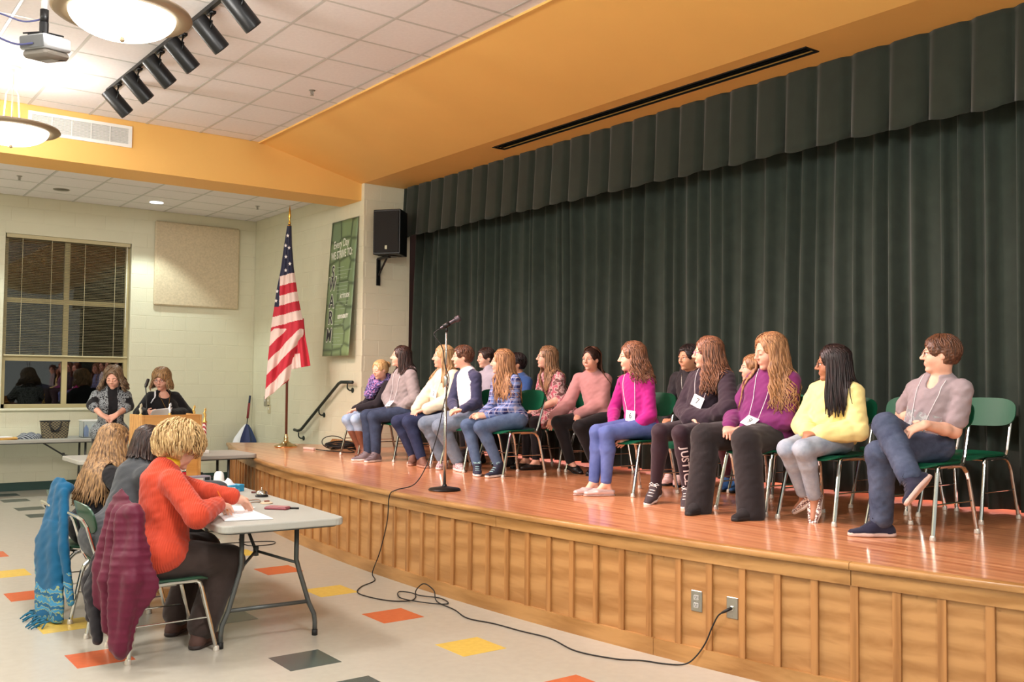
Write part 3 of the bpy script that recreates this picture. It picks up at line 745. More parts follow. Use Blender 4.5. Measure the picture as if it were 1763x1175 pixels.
# drape outline (x across from the pole, z above the stage) read as one hanging cloth: (z, left, right) of the front lobe and the back lobe
def lerp_tab(tab, z):
    for (z0, a0, b0), (z1, a1, b1) in zip(tab, tab[1:]):
        if z0 >= z >= z1:
            k = (z0-z)/(z0-z1); return a0+(a1-a0)*k, b0+(b1-b0)*k
    return tab[-1][1:]
FRONT = [(3.56, -.022, .026), (3.30, -.058, .038), (3.0, -.092, .066), (2.72, -.142, .112), (2.5, -.168, .155), (2.28, -.20, .205), (2.12, -.215, .205), (2.0, -.225, .155), (1.85, -.24, .10), (1.65, -.255, .06), (1.48, -.265, .04), (1.42, -.27, .02)]
BACK = [(2.36, .03, .20), (2.12, .05, .225), (1.9, .055, .27), (1.75, .06, .295), (1.72, .065, .30)]
def flag_sheet(tab, nz, nx, dep, phase, slope_):
    mb = MB(); zt, zb = tab[0][0], tab[-1][0]; P = []; F = []; MI = []
    Z = [[0]*nx for _ in range(nz)]
    for i in range(nz):
        for j in range(nx):
            v = i/(nz-1); u = j/(nx-1); z = zt+(zb-zt)*v
            a, b_ = lerp_tab(tab, z); w = b_-a; x = a+w*u
            # bottom edge slants and folds run down the drape
            zz = z+slope_(u)*max(0, v-.55)/.45
            amp = dep*min(1, .25+v*1.1)
            d_ = amp*(sin(phase+u*2*pi*1.6)+.45*sin(phase*2+u*2*pi*3.3+v*2))
            p = Vector((FX0-.005, FY0, 0))+rt*x+fwv*(.035+d_+.02*(1-abs(2*u-1)))
            P.append((p.x, p.y, zz)); Z[i][j] = (x, zz, u, v)
    for i in range(nz-1):
        for j in range(nx-1):
            x, z, u, v = [ (Z[i][j][k]+Z[i+1][j+1][k])/2 for k in range(4)]
            F.append((i*nx+j, i*nx+j+1, (i+1)*nx+j+1, (i+1)*nx+j)); MI.append((x, z, u, v))
    mb.v, mb.f, mb.m = P, F, [0]*len(F)
    return mb, MI
def stripes(q): return 1 if math.floor(q) % 2 == 0 else 0
mb, info = flag_sheet(FRONT, 280, 80, .028, .6, lambda u: .12*(u-.5)*2)
for k, (x, z, u, v) in enumerate(info):
    if z > 2.93+.30*x or (x < -.105 and z > 2.50): mb.m[k] = 2
    elif z > 2.22: mb.m[k] = 0 if stripes((2.93+.28*x-z)/.128) == 0 else 1
    else:
        mb.m[k] = 0 if stripes((2.22+1.05*x-z)/.17) == 1 else 1
fl_ = mb.build('flag_cloth', [MRED, MWT, MNV], fp, True); so = fl_.modifiers.new('t', 'SOLIDIFY'); so.thickness = .003
mb, info = flag_sheet(BACK, 110, 40, .022, 2.0, lambda u: .05*(u-.5))
for k, (x, z, u, v) in enumerate(info): mb.m[k] = 1 if (u < .52 and (v > .72 or .18 < v < .36)) else 0
mb.v = [tuple(Vector(p)-fwv*.05) for p in mb.v]
fb = mb.build('flag_cloth_rear', [MRED, MWT, MNV], fp, True); so = fb.modifiers.new('t', 'SOLIDIFY'); so.thickness = .003
def star(mb, c, r):
    q = []
    for k in range(10):
        rr = r if k % 2 == 0 else r*.42; a = pi/2+k*pi/5; q.append(c+rt*(rr*cos(a)*.8)+Vector((0, 0, rr*sin(a))))
    n_ = len(q); o = [p+fwv*.004 for p in q]
    mb.add(q+o+[c+fwv*.005], [(i, (i+1) % n_, n_+(i+1) % n_, n_+i) for i in range(n_)]+[(n_+i, n_+(i+1) % n_, 2*n_) for i in range(n_)])
def flag_pt(x, z):
    best = min(range(len(fl_.data.vertices)), key=lambda i: (lambda p: (p.z-z)**2+((p.xy-Vector((FX0-.005, FY0))).dot(rt.xy)-x)**2)(fl_.data.vertices[i].co+wl))
    return fl_.data.vertices[best].co+wl
wl = wloc(fl_)
for x, z in ((-.012, 3.43), (-.035, 3.30), (.012, 3.27), (-.030, 3.15), (.026, 3.06), (-.03, 2.98), (-.13, 2.70), (-.145, 2.58)):
    m = MB(); star(m, flag_pt(x, z)+fwv*.016, .028); m.build('star', mat('flag_star_white', (240, 236, 236), .7), fp)
m = MB(); m.tube([(FX0-.01+.022*cos(a), FY0+.022*sin(a), 3.565) for a in [2*pi*i/12 for i in range(12)]], .007, 6, closed=True); m.build('gold_tie', M_BRASS, fp, True)
# ------------------------------------------------------------------ school chairs (one set of meshes, copied)
def chair_meshes():
    D = {}
    for nm, sx, sy in (('leg_fl', 1, 1), ('leg_fr', 1, -1), ('leg_rl', -1, 1), ('leg_rr', -1, -1)):
        m = MB()
        if sx > 0: P = [(.245, .212*sy, .012), (.158, .192*sy, .375), (.150, .190*sy, .396), (.132, .188*sy, .408), (.0, .186*sy, .410)]
        else: P = [(-.245, .212*sy, .012), (-.188, .194*sy, .325), (-.172, .190*sy, .365), (-.140, .188*sy, .395), (-.10, .187*sy, .405), (0, .186*sy, .410)]
        m.tube(P, .0125, 10); D[nm] = (mesh_of(m, 'leg', M_CHR), 'leg')
        g = MB(); g.lathe([(.017, 0), (.018, .006), (.016, .022), (.013, .03)], 14, (P[0][0], P[0][1], 0)); D['glide_'+nm] = (mesh_of(g, 'glide', mat('steel_glide', (214, 206, 196), .35, metal=.5)), 'glide')
    for k, sy in (('st_l', 1), ('st_r', -1)):
        m = MB(); m.tube([(.20, .202*sy, .195), (-.213, .203*sy, .195)], .005, 7); D[k] = (mesh_of(m, 'stretcher', M_CHR), 'stretcher')
    for k, xx in (('cross_f', .13), ('cross_b', -.13)):
        m = MB(); m.tube([(xx, .18, .400), (xx, -.18, .400)], .008, 8); D[k] = (mesh_of(m, 'cross_rail', M_CHR), 'cross_rail')
    P = []
    for sy in (1, -1):
        q = [(.02, .172*sy, .400), (-.12, .172*sy, .402), (-.165, .172*sy, .415), (-.185, .171*sy, .450), (-.250, .168*sy, .66), (-.272, .155*sy, .70), (-.290, .12*sy, .715)]
        P += q if sy > 0 else q[::-1]
    m = MB(); m.tube(P, .011, 10); D['back_frame'] = (mesh_of(m, 'back_frame', M_CHR), 'back_frame')
    def shell(fn, nu, nv, th, material, name):
        mb = MB(); top = [fn(i/(nu-1)*2-1, j/(nv-1)*2-1) for i in range(nu) for j in range(nv)]
        # normals by finite difference are close to the shell axis, so offset along one direction
        n_ = len(top); off = Vector(th)
        bot = [Vector(p)+off for p in top]
        F = [(i*nv+j, i*nv+j+1, (i+1)*nv+j+1, (i+1)*nv+j) for i in range(nu-1) for j in range(nv-1)]
        F += [(n_+i*nv+j, n_+(i+1)*nv+j, n_+(i+1)*nv+j+1, n_+i*nv+j+1) for i in range(nu-1) for j in range(nv-1)]
        rim = [j for j in range(nv)]+[i*nv+nv-1 for i in range(1, nu)]+[(nu-1)*nv+j for j in range(nv-2, -1, -1)]+[i*nv for i in range(nu-2, 0, -1)]
        F += [(rim[k], n_+rim[k], n_+rim[(k+1) % len(rim)], rim[(k+1) % len(rim)]) for k in range(len(rim))]
        mb.add(top+bot, F); me = mesh_of(mb, name, material); me.polygons.foreach_set('use_smooth', [True]*len(me.polygons)); me.set_sharp_from_angle(angle=radians(50)); return me
    def sq(u, v, p=5):      # squircle mapping of the square
        r_ = max(abs(u), abs(v))
        if r_ < 1e-6: return 0, 0
        k = (abs(u/r_)**p+abs(v/r_)**p)**(-1/p); return u*k, v*k
    def seat(u, v):
        a, b_ = sq(u, v, 4); x = .02+.205*a; y = .205*b_*(1-.06*(a < 0)*(-a))
        z = .432-.012*(1-b_*b_)*(1-a*a)-.028*max(0, a-.55)**2/.2+.02*max(0, -a-.6)
        return (x, y, z)
    def back(u, v):
        a, b_ = sq(u, v, 3.2); y = .215*a; z = .70+.095*b_
        x = -.232-.030*(1-a*a)+.012-.026*b_-.0*abs(b_)
        return (x, y, z)
    D['seat'] = (shell(seat, 15, 15, (0, 0, -.011), M_GRN, 'seat'), 'seat')
    D['backrest'] = (shell(back, 17, 9, (.010, 0, .002), M_GRN, 'backrest'), 'backrest')
    return D
CH = chair_meshes()
CHD = {}
for k in ('seat', 'backrest'):
    q = CH[k][0].copy(); q.materials.clear(); q.materials.append(M_GRND); CHD[k] = q
def chair(x, y, z, rz, label, group, dark=False):
    t = thing('school_chair', label, 'chair', (x, y, z), group); t.rotation_euler.z = rz
    objs = {}
    for k, (me, nm) in CH.items():
        if k.startswith('glide_'): continue
        o = bpy.data.objects.new(nm, CHD[k] if dark and k in CHD else me); COL.objects.link(o); o.parent = t; objs[k] = o
    for k, (me, nm) in CH.items():
        if k.startswith('glide_'):
            o = bpy.data.objects.new(nm, me); COL.objects.link(o); o.parent = objs[k[6:]]
    return t
G1 = 'green school chairs on the stage'
for x, y, who in ((5.44, 10.0, 'girl in the patterned scarf'), (5.44, 9.2, 'child in the grey hoodie'), (5.44, 8.47, 'girl in the cream sweater'), (5.44, 7.87, 'boy in the navy and white raglan shirt'), (5.44, 7.24, 'girl in the blue plaid shirt'),
                (5.44, 5.57, 'girl in the magenta top'), (5.44, 4.95, 'girl in lettered leggings'), (5.44, 4.32, 'girl in the purple sweater'), (5.44, 3.80, 'girl in the yellow sweatshirt'), (5.44, 3.16, 'boy in the grey T-shirt'),
                (6.31, 8.85, 'boy in the light grey shirt'), (6.31, 8.2, 'dark haired child in blue'), (6.31, 7.5, 'girl in the floral dress'), (6.31, 6.97, 'girl in the dusty pink sweater'), (6.31, 5.75, 'boy in the black jacket'), (6.31, 4.95, 'child mostly hidden behind the purple sweater')):
    chair(x, y, ZS+.001, pi, 'green school chair under the '+who, G1)
chair(6.31, 3.84, ZS+.001, pi, 'empty green chair between the yellow sweatshirt and the grey T-shirt', G1)
chair(6.31, 3.33, ZS+.001, pi, 'empty green chair at the right end against the curtain', G1)
G2 = 'chairs at the judges table'
chair(1.79, 5.73, 0, 0, 'dark green chair with the maroon jacket on its back', G2, True)
chair(1.74, 6.42, 0, 0, 'dark green chair of the woman in grey, its back bare', G2, True)
chair(1.72, 7.12, 0, 0, 'dark green chair with the teal shawl on its back', G2, True)

# ------------------------------------------------------------------ folding tables
def folding_table(cx, cy, ang, Lx, Wy, label, z=.74):
    """long axis along local x"""
    t = thing('folding_table', label, 'table', (cx, cy, 0)); R = Matrix.Translation((cx, cy, 0)) @ Matrix.Rotation(ang, 4, 'Z')
    r = .07; pts = []
    for sx, sy, a0 in ((1, 1, 0), (-1, 1, 90), (-1, -1, 180), (1, -1, 270)):
        for k in range(6):
            a = radians(a0+90*k/5); pts.append((sx*(Lx/2-r)+r*cos(a), sy*(Wy/2-r)+r*sin(a)))
    m = MB(); m.prism(pts, z-.044, z, M=R); m.build('table_top', M_TABLE, t, bevel=.008)
    m = MB(); m.prism([(p[0]*.97, p[1]*.93) for p in pts], z-.055, z-.04, M=R); m.build('under_frame', M_TLEG, t)
    for sx in (-1, 1):
        xe = sx*(Lx/2-.26)
        for sy in (-1, 1):
            m = MB(); P = [(xe, sy*.17, z-.05), (xe, sy*.17, .47), (xe+sx*.006, sy*.185, .41), (xe+sx*.015, sy*.25, .20), (xe+sx*.018, sy*.283, .13), (xe+sx*.018, sy*.29, .08), (xe+sx*.018, sy*.29, .012)]
            m.tube([R @ Vector(p) for p in P], .0145, 10); lg = m.build('leg', M_TLEG, t, True)
            m = MB(); m.tube([R @ Vector((xe+sx*.018, sy*.29, .035)), R @ Vector((xe+sx*.018, sy*.29, 0))], .0175, 10); m.build('foot', M_RUB, lg, True)
        m = MB(); m.tube([R @ Vector((xe+sx*.014, -.245, .21)), R @ Vector((xe+sx*.014, .245, .21))], .012, 8); m.build('crossbar', M_TLEG, t, True)
        hub = R @ Vector((xe-sx*.24, 0, .50))
        m = MB(); m.tube([R @ Vector((xe-sx*.52, 0, z-.055)), hub], .0105, 8); m.build('brace', M_TLEG, t, True)
        for sy in (-1, 1):
            m = MB(); m.tube([hub, R @ Vector((xe, sy*.17, .45))], .009, 8); m.build('brace', M_TLEG, t, True)
        m = MB(); m.tube([hub+Vector((0, 0, .03)), hub-Vector((0, 0, .03))], .018, 8); m.build('brace_collar', M_TLEG, t, True)
    return t
folding_table(2.41, 6.50, radians(90-3.1), 2.44, .76, 'long grey folding table in front of the three seated women')
folding_table(3.27, 10.60, radians(0), 1.86, .76, 'grey folding table behind the oak lectern')
folding_table(2.35, 14.26, 0, 2.44, .76, 'long folding table under the window holding the tote bag')

# ------------------------------------------------------------------ lectern
LX0, LX1, LY0, LY1, LZ = 2.76, 3.345, 9.60, 10.02, 1.205
lc = thing('lectern', 'oak lectern with a plain front panel and recessed lower panel', 'lectern', ((LX0+LX1)/2, 9.8, 0))
m = MB(); m.box((LX0, LY0, 0), (LX0+.022, LY1, LZ)); m.build('side_panel', M_OAKP, lc, bevel=.003)
m = MB(); m.box((LX1-.022, LY0, 0), (LX1, LY1, LZ)); m.build('side_panel', M_OAKP, lc, bevel=.003)
m = MB(); m.box((LX0+.022, LY0+.004, LZ-.265), (LX1-.022, LY0+.024, LZ)); m.build('front_panel', M_OAKP, lc, bevel=.003)
m = MB(); m.box((LX0+.022, LY0+.05, .05), (LX1-.022, LY0+.068, LZ-.265)); m.build('lower_panel', wood('lectern_oak_low', (186, 124, 54), (208, 150, 80), 0, .8, .45), lc)
m = MB(); m.box((LX0+.022, LY0+.03, LZ-.12), (LX1-.022, LY1, LZ-.10), M=None); m.build('reading_shelf', M_OAKP, lc)
m = MB(); m.box((LX0+.022, LY0+.03, .02), (LX1-.022, LY1, .05)); m.build('bottom_shelf', M_OAKP, lc)
mic = thing('gooseneck_microphone', 'black gooseneck microphone at the left of the lectern', 'microphone', (LX0+.10, 9.80, LZ-.10))
m = MB(); bx_, by_ = LX0+.10, 9.80
m.tube(bez([(bx_, by_, LZ-.10), (bx_, by_, LZ+.06), (bx_+.01, by_+.05, LZ+.18), (bx_+.02, by_+.12, LZ+.27)]), .006, 8); m.build('gooseneck', M_BLKM, mic, True)
m = MB(); m.tube(bez([(bx_+.02, by_+.12, LZ+.27), (bx_+.04, by_+.15, LZ+.305), (bx_+.065, by_+.19, LZ+.345)]), [.012]*4+[.017]*4+[.016]*8+[.01], 12); m.build('mic_capsule', M_BLK, mic, True)
m = MB(); m.lathe([(.03, LZ-.10), (.03, LZ-.09), (.012, LZ-.08)], 16, (bx_, by_, 0)); m.build('mic_base', M_BLKM, mic, True)
# trophies on the table behind the lectern and in front of it
M_GOLD = mat('trophy_gold', (222, 184, 100), .3, metal=.55)
def trophy(x, y, z0, h, label, col, colm, figure=None):
    t = thing('trophy', label, 'trophy', (x, y, z0), 'trophies beside the lectern')
    m = MB(); m.box((x-.045, y-.045, z0), (x+.045, y+.045, z0+.035), c=.004); m.build('base', mat('white_marble', (226, 222, 214), .25, var=.06, vscale=30), t)
    hc = h-.17
    m = MB(); m.lathe([(.022, z0+.035), (.022, z0+hc)], 18, (x, y, 0)); m.build('column', colm, t, 40)
    m = MB(); m.lathe([(.026, z0+hc), (.028, z0+hc+.012), (.012, z0+hc+.03), (.018, z0+hc+.045), (.010, z0+hc+.055)], 16, (x, y, 0)); m.build('cap', M_GOLD, t, True)
    zz = z0+hc+.05
    m = MB(); m.tube(bez([(x, y, zz), (x+.004, y, zz+.03), (x-.003, y, zz+.06), (x, y, zz+.085)]), [.010]*6+[.014]*6+[.012]*6+[.008]*7, 10); m.tube(bez([(x, y, zz+.07), (x+.014, y, zz+.085), (x+.008, y, zz+.115)]), .0045, 6); m.tube(bez([(x, y, zz+.07), (x-.014, y, zz+.06), (x-.010, y, zz+.04)]), .0045, 6)
    m.lathe([(.001, zz+.082), (.009, zz+.09), (.009, zz+.1), (.001, zz+.108)], 10, (x, y, 0)); m.build('figure', figure or M_GOLD, t, True)
RW, nt, b = nmat('red_white_patterned_column'); tc = N(nt, 'ShaderNodeTexCoord'); wv = N(nt, 'ShaderNodeTexWave', wave_type='BANDS', bands_direction='DIAGONAL'); wv.inputs['Scale'].default_value = 14; nt.links.new(tc.outputs['Object'], wv.inputs[0])
rp = N(nt, 'ShaderNodeValToRGB'); rp.color_ramp.interpolation = 'CONSTANT'; rp.color_ramp.elements[0].color = lin((178, 60, 66))+(1,); rp.color_ramp.elements[1].position = .55; rp.color_ramp.elements[1].color = lin((230, 214, 206))+(1,); nt.links.new(wv.outputs[0], rp.inputs[0]); nt.links.new(rp.outputs[0], b.inputs['Base Color'])
trophy(3.73, 10.62, .74, .505, 'trophy with a red and white column right of the lectern', 0, RW)
trophy(3.69, 10.86, .74, .53, 'gold trophy just behind the right corner of the lectern', 0, M_BRASS)
trophy(3.06, 10.70, .74, .555, 'pale trophy behind the left end of the lectern', 0, mat('ivory_column', (214, 202, 176), .4), mat('ivory_figure', (206, 196, 168), .4))
trophy(3.37, 10.70, .74, .56, 'white and blue trophy in front of the woman at the lectern', 0, mat('blue_white_column', (206, 214, 226), .4), mat('white_figure', (220, 224, 230), .4))

# ------------------------------------------------------------------ things on the window table
def tote():
    x0, y0, z0 = 2.93, 14.16, .741
    t = thing('tote_bag', 'dark patterned tote bag standing on the window table', 'bag', (x0, y0, z0))
    Tm, nt, b = nmat('woven_logo_canvas'); L = nt.links.new
    tc = N(nt, 'ShaderNodeTexCoord'); ck = N(nt, 'ShaderNodeTexChecker'); ck.inputs['Scale'].default_value = 46; mp = N(nt, 'ShaderNodeMapping'); mp.inputs['Scale'].default_value = (1, 1, 1.2); L(tc.outputs['Object'], mp.inputs[0]); L(mp.outputs[0], ck.inputs[0])
    ck.inputs[1].default_value = lin((52, 48, 44))+(1,); ck.inputs[2].default_value = lin((126, 114, 84))+(1,); L(ck.outputs[0], b.inputs['Base Color']); b.inputs['Roughness'].default_value = .7
    m = MB(); w0, w1, d, h = .155, .185, .07, .24
    P = []; F = []; n_ = 24; rows = 7
    for i in range(rows):
        v = i/(rows-1); w = w0+(w1-w0)*v; dd = d*(1-.45*v)
        for k in range(n_):
            a = 2*pi*k/n_; c_, s_ = cos(a), sin(a); q = (abs(c_)**6+abs(s_)**6)**(-1/6)
            P.append((x0+w*c_*q, y0+dd*s_*q+.008*sin(v*5+k), z0+h*v-(.012*(1-c_*c_) if i == rows-1 else 0)))
    for i in range(rows-1):
        for k in range(n_): F.append((i*n_+k, i*n_+(k+1) % n_, (i+1)*n_+(k+1) % n_, (i+1)*n_+k))
    F.append(tuple(range(n_))[::-1]); F.append(tuple((rows-1)*n_+k for k in range(n_)))
    m.add(P, F); m.build('body', Tm, t, 40)
    m = MB(); m.box((x0-.186, y0-.042, z0+.222), (x0+.186, y0+.042, z0+.236), c=.004); m.build('top_band', M_BLK, t)
    for s in (-1, 1):
        m = MB(); m.tube(bez([(x0-.075, y0+s*.05, z0+.23), (x0-.07, y0-.078, z0+.16), (x0-.02+.02*s, y0-.08, z0+.09), (x0+.05, y0-.076, z0+.15), (x0+.07, y0+s*.05, z0+.23)]), .008, 8); m.build('handle', M_BLK, t, True)
tote()
fc = thing('folded_cloth', 'striped grey and navy cloth crumpled on the window table', 'cloth', (2.62, 14.15, .74))
SM, nt, b = nmat('striped_knit'); tc = N(nt, 'ShaderNodeTexCoord'); wv = N(nt, 'ShaderNodeTexWave', bands_direction='DIAGONAL'); wv.inputs['Scale'].default_value = 16; wv.inputs['Distortion'].default_value = 1.5; nt.links.new(tc.outputs['Object'], wv.inputs[0])
rp = N(nt, 'ShaderNodeValToRGB'); rp.color_ramp.interpolation = 'CONSTANT'; rp.color_ramp.elements[0].color = lin((44, 48, 64))+(1,); rp.color_ramp.elements[1].position = .5; rp.color_ramp.elements[1].color = lin((164, 170, 176))+(1,); nt.links.new(wv.outputs[0], rp.inputs[0]); nt.links.new(rp.outputs[0], b.inputs['Base Color']); b.inputs['Roughness'].default_value = .9
m = MB()
def lump(u, v):
    a = 2*pi*u; r = .5+.0*v; x = .155*cos(a)*sin(pi*v/2)*(1+.08*sin(5*a)); y = .085*sin(a)*sin(pi*v/2)*(1+.1*sin(4*a+1))
    z = .075*cos(pi*v/2)**.7*(1+.2*sin(x*60+y*30)) if v < 1 else 0
    return (2.62+x, 14.15+y, .741+max(0, z))
m.grid(lump, 33, 10); m.build('cloth', SM, fc, True)
ev = thing('envelope_stack', 'stack of manila and white envelopes at the left end of the window table', 'envelope', (2.27, 14.1, .74))
for i, (mt, dx, a) in enumerate(((mat('manila', (222, 172, 92), .8), 0, 4), (mat('manila', (222, 172, 92), .8), .02, -6), (M_PAPER, -.06, 10))):
    m = MB(); m.box((-.17, -.10, i*.014), (.17, .10, i*.014+.012), M=Matrix.Translation((2.27+dx, 14.08, .741)) @ Matrix.Rotation(radians(a), 4, 'Z'), c=.003); m.build('envelope', mt, ev)
tb = thing('plastic_bin', 'clear plastic bin holding bottles at the right of the window table', 'container', (3.40, 14.22, .74))
PL, nt, b = nmat('clear_plastic'); b.inputs['Base Color'].default_value = (.86, .92, .97, 1); b.inputs['Roughness'].default_value = .15; b.inputs['Transmission Weight'].default_value = .85; b.inputs['IOR'].default_value = 1.2
m = MB(); x0, x1, y0, y1, z0, z1 = 3.27, 3.57, 14.06, 14.30, .741, .97
for lo, hi in (((x0, y0, z0), (x1, y1, z0+.006)), ((x0, y0, z0), (x1, y0+.005, z1)), ((x0, y1-.005, z0), (x1, y1, z1)), ((x0, y0, z0), (x0+.005, y1, z1)), ((x1-.005, y0, z0), (x1, y1, z1))): m.box(lo, hi)
m.build('body', PL, tb)
m = MB(); m.tube([(x0-.006, y0-.006, z1), (x1+.006, y0-.006, z1), (x1+.006, y1+.006, z1), (x0-.006, y1+.006, z1)], .009, 6, closed=True); m.build('rim', M_WHITE, tb)
for x, c_ in ((3.33, (70, 130, 200)), (3.42, (196, 214, 232))):
    t = thing('water_bottle', 'blue plastic bottle inside the clear bin' if x < 3.4 else 'pale plastic bottle inside the clear bin', 'bottle', (x, 14.16, .748))
    m = MB(); m.lathe([(.028, .748), (.032, .755), (.032, .85), (.026, .875), (.012, .89), (.012, .905)], 18, (x, 14.16, 0)); m.build('body', mat('bottle_%d' % int(x*100), c_, .2), t, True)
    m = MB(); m.lathe([(.014, .905), (.014, .925)], 14, (x, 14.16, 0)); m.build('cap', M_WHITE, t, 40)

# umbrella leaning in the corner
um = thing('umbrella', 'furled navy and white golf umbrella leaning in the corner', 'umbrella', (5.72, 14.48, .25))
t0, t1 = Vector((5.67, 14.42, .30)), Vector((5.84, 14.6, 1.30))
ax = (t1-t0).normalized(); M1 = ax.to_track_quat('Z', 'Y').to_matrix().to_4x4(); M1.translation = t0
for k, col in enumerate(((34, 46, 92), (232, 234, 240), (34, 46, 92), (40, 60, 104), (232, 234, 240), (34, 46, 92), (232, 234, 240), (34, 46, 92))):
    m = MB(); P = []
    a0, a1 = 2*pi*k/8, 2*pi*(k+1)/8
    prof = [(.03, -.04), (.17, .04), (.215, .17), (.18, .33), (.085, .50), (.03, .57)]
    for r, z in prof:
        for q in range(5):
            a = a0+(a1-a0)*q/4; rr = r*(1-.22*sin(pi*q/4)); P.append(M1 @ Vector((rr*cos(a), rr*sin(a), z)))
    m.add(P, [(i*5+j, i*5+j+1, (i+1)*5+j+1, (i+1)*5+j) for i in range(5) for j in range(4)])
    m.build('panel', mat('umbrella_%d' % sum(col), col, .6), um, True)
m = MB(); m.tube([t0, t1-ax*.25], .007, 8); m.build('shaft', M_BLKM, um, True)
m = MB(); m.tube([t1-ax*.36, t1-ax*.12], .018, 10); m.build('handle', mat('dark_red_grip', (130, 38, 44), .5), um, True)
m = MB(); m.tube([t1-ax*.12, t1], .016, 10); m.build('handle_end', mat('navy_grip', (26, 34, 64), .5), um, True)

# ------------------------------------------------------------------ microphone stand and cables on the stage
MX, MY = 4.24, 6.52
ms = thing('microphone_stand', 'steel microphone stand with a round black base near the stage edge', 'microphone stand', (MX, MY, ZS))
m = MB(); m.lathe([(.0, 0), (.125, 0), (.13, .008), (.12, .018), (.05, .030), (.02, .036), (.016, .05)], 40, (MX, MY, ZS)); m.build('base', M_BLKM, ms, 60)
m = MB(); m.tube([(MX, MY, ZS+.04), (MX, MY, ZS+.86)], .0125, 12); m.build('lower_pole', mat('stand_steel', (186, 186, 180), .25, metal=.9), ms, True)
m = MB(); m.tube([(MX, MY, ZS+.83), (MX, MY, ZS+.845), (MX, MY, ZS+.90), (MX, MY, ZS+.915)], [.014, .018, .018, .013], 12); m.build('clutch', mat('stand_steel', (186, 186, 180), .25, metal=.9), ms, True)
m = MB(); m.tube([(MX, MY, ZS+.9), (MX, MY, ZS+1.275)], .0085, 12); m.build('upper_pole', mat('stand_steel', (186, 186, 180), .25, metal=.9), ms, True)
mdir = Vector((.80*.9, -.60*.9, .52)).normalized(); mc0 = Vector((MX, MY, ZS+1.325))
m = MB(); m.tube([(MX, MY, ZS+1.27), (MX, MY, ZS+1.305)], .012, 10); m.tube([mc0-mdir*.03, mc0+mdir*.03], .019, 12); m.build('mic_clip', M_BLK, ms, True)
hm = thing('microphone', 'handheld dark microphone in the clip of the stand', 'microphone', mc0)
a = mc0-mdir*.055
m = MB(); m.tube([a, a+mdir*.01, a+mdir*.13, a+mdir*.135], [.010, .0115, .0165, .0165], 14); m.build('handle', mat('mic_grey', (62, 56, 62), .3, metal=.5), hm, 40)
m = MB(); m.tube([a+mdir*(.134+.05*k/8) for k in range(9)], [.019+.007*sin(pi*k/8)**.7 if k < 8 else .004 for k in range(9)], 16); m.build('grille_head', mat('mic_mesh', (80, 72, 78), .4, metal=.6, bump=.5, bscale=300), hm, True)
cord = MB()
def onarc(y, z, off): x_, y_ = apt(y, off); return (x_, y_, z)
CP = [a-mdir*.005, a-mdir*.06+Vector((0, 0, -.02)), (MX-.045, MY-.005, ZS+1.15), (MX-.02, MY-.02, ZS+1.0), (MX+.02, MY-.015, ZS+.88), (MX-.02, MY-.01, ZS+.70), (MX-.06, MY+.02, ZS+.45), (MX-.13, MY+.05, ZS+.22), (MX-.24, MY+.06, ZS+.06), onarc(6.62, ZS+.018, .02), onarc(6.66, ZS-.03, .062), onarc(6.72, .45, .045), onarc(6.82, .2, .05), onarc(6.92, .02, .06),
      (3.72, 6.70, .006), (3.52, 6.55, .006), (3.40, 6.35, .006), (3.46, 6.05, .006), (3.60, 5.95, .006), (3.72, 6.1, .01), (3.66, 6.22, .012), (3.56, 6.02, .014), (3.64, 5.78, .014), (3.76, 5.72, .006), (3.80, 5.88, .01), (3.70, 6.05, .02), (3.73, 6.00, .10), (3.77, 5.92, .06), (3.72, 5.80, .012), (3.70, 5.55, .006),
      (3.64, 5.30, .006), (3.70, 5.08, .006), (3.73, 4.84, .006), (3.77, 4.60, .006), (3.72, 4.30, .006), (3.80, 4.05, .006), (3.90, 3.94, .006), (3.96, 3.82, .006), (4.03, 3.74, .012), (4.065, 3.69, .06), (4.085, 3.64, .14), (4.085, 3.595, .23), (4.085, 3.555, .30), JACK+Vector((-.035, .035, -.026)), JACK+Vector((-.018, .018, -.013))]
cord.tube(bez(CP, 7), .0042, 7)
mcord = thing('microphone_cable', 'black cable trailing from the microphone over the stage edge to the jack plate', 'cable', (3.7, 6, 0))
cord.build('cord', M_RUB, mcord, True)
m = MB(); m.tube([JACK+Vector((-.035, .035, -.026)), JACK+Vector((-.018, .018, -.013)), JACK], [.006, .009, .0085], 10); m.build('plug', mat('plug_dark', (40, 36, 34), .35, metal=.4), mcord, True)

coil = thing('cable_coil', 'heap of coiled black cable on the stage by the wall', 'cable', (5.55, 10.95, ZS))
for k in range(7):
    r = .15+.02*(k % 3); cx, cy = 5.56+rng.uniform(-.03, .05), 10.93+rng.uniform(-.05, .05); m = MB()
    m.tube([(cx+r*1.2*cos(a)*.9, cy-.0+r*1.3*sin(a), ZS+.024+.011*k+.012*sin(2*a+k)) for a in [2*pi*i/28 for i in range(28)]], .008, 6, closed=True); m.build('loop', M_RUB, coil, True)
m = MB(); m.tube([(5.50+.16*cos(a), 11.0+.06*sin(a), ZS+.09+.08*sin(a)) for a in [2*pi*i/24 for i in range(24)]], .006, 6, closed=True); m.build('loop', M_RUB, coil, True)
ex = thing('extension_cord', 'extension cord with a pale plug end lying on the stage by the flag', 'cable', (5.28, 10.9, ZS))
m = MB(); m.tube(bez([(5.27, 11.02, ZS+.012), (5.31, 10.8, ZS+.008), (5.36, 10.62, ZS+.008), (5.43, 10.4, ZS+.008), (5.52, 10.5, ZS+.01), (5.6, 10.8, ZS+.012)]), .006, 6); m.build('cord', M_RUB, ex, True)
m = MB(); m.box((-.10, -.02, 0), (.10, .02, .03), M=Matrix.Translation((5.24, 11.15, ZS+.001)) @ Matrix.Rotation(radians(105), 4, 'Z'), c=.006); m.build('socket_block', mat('pale_pink_plug', (226, 196, 186), .5), ex)
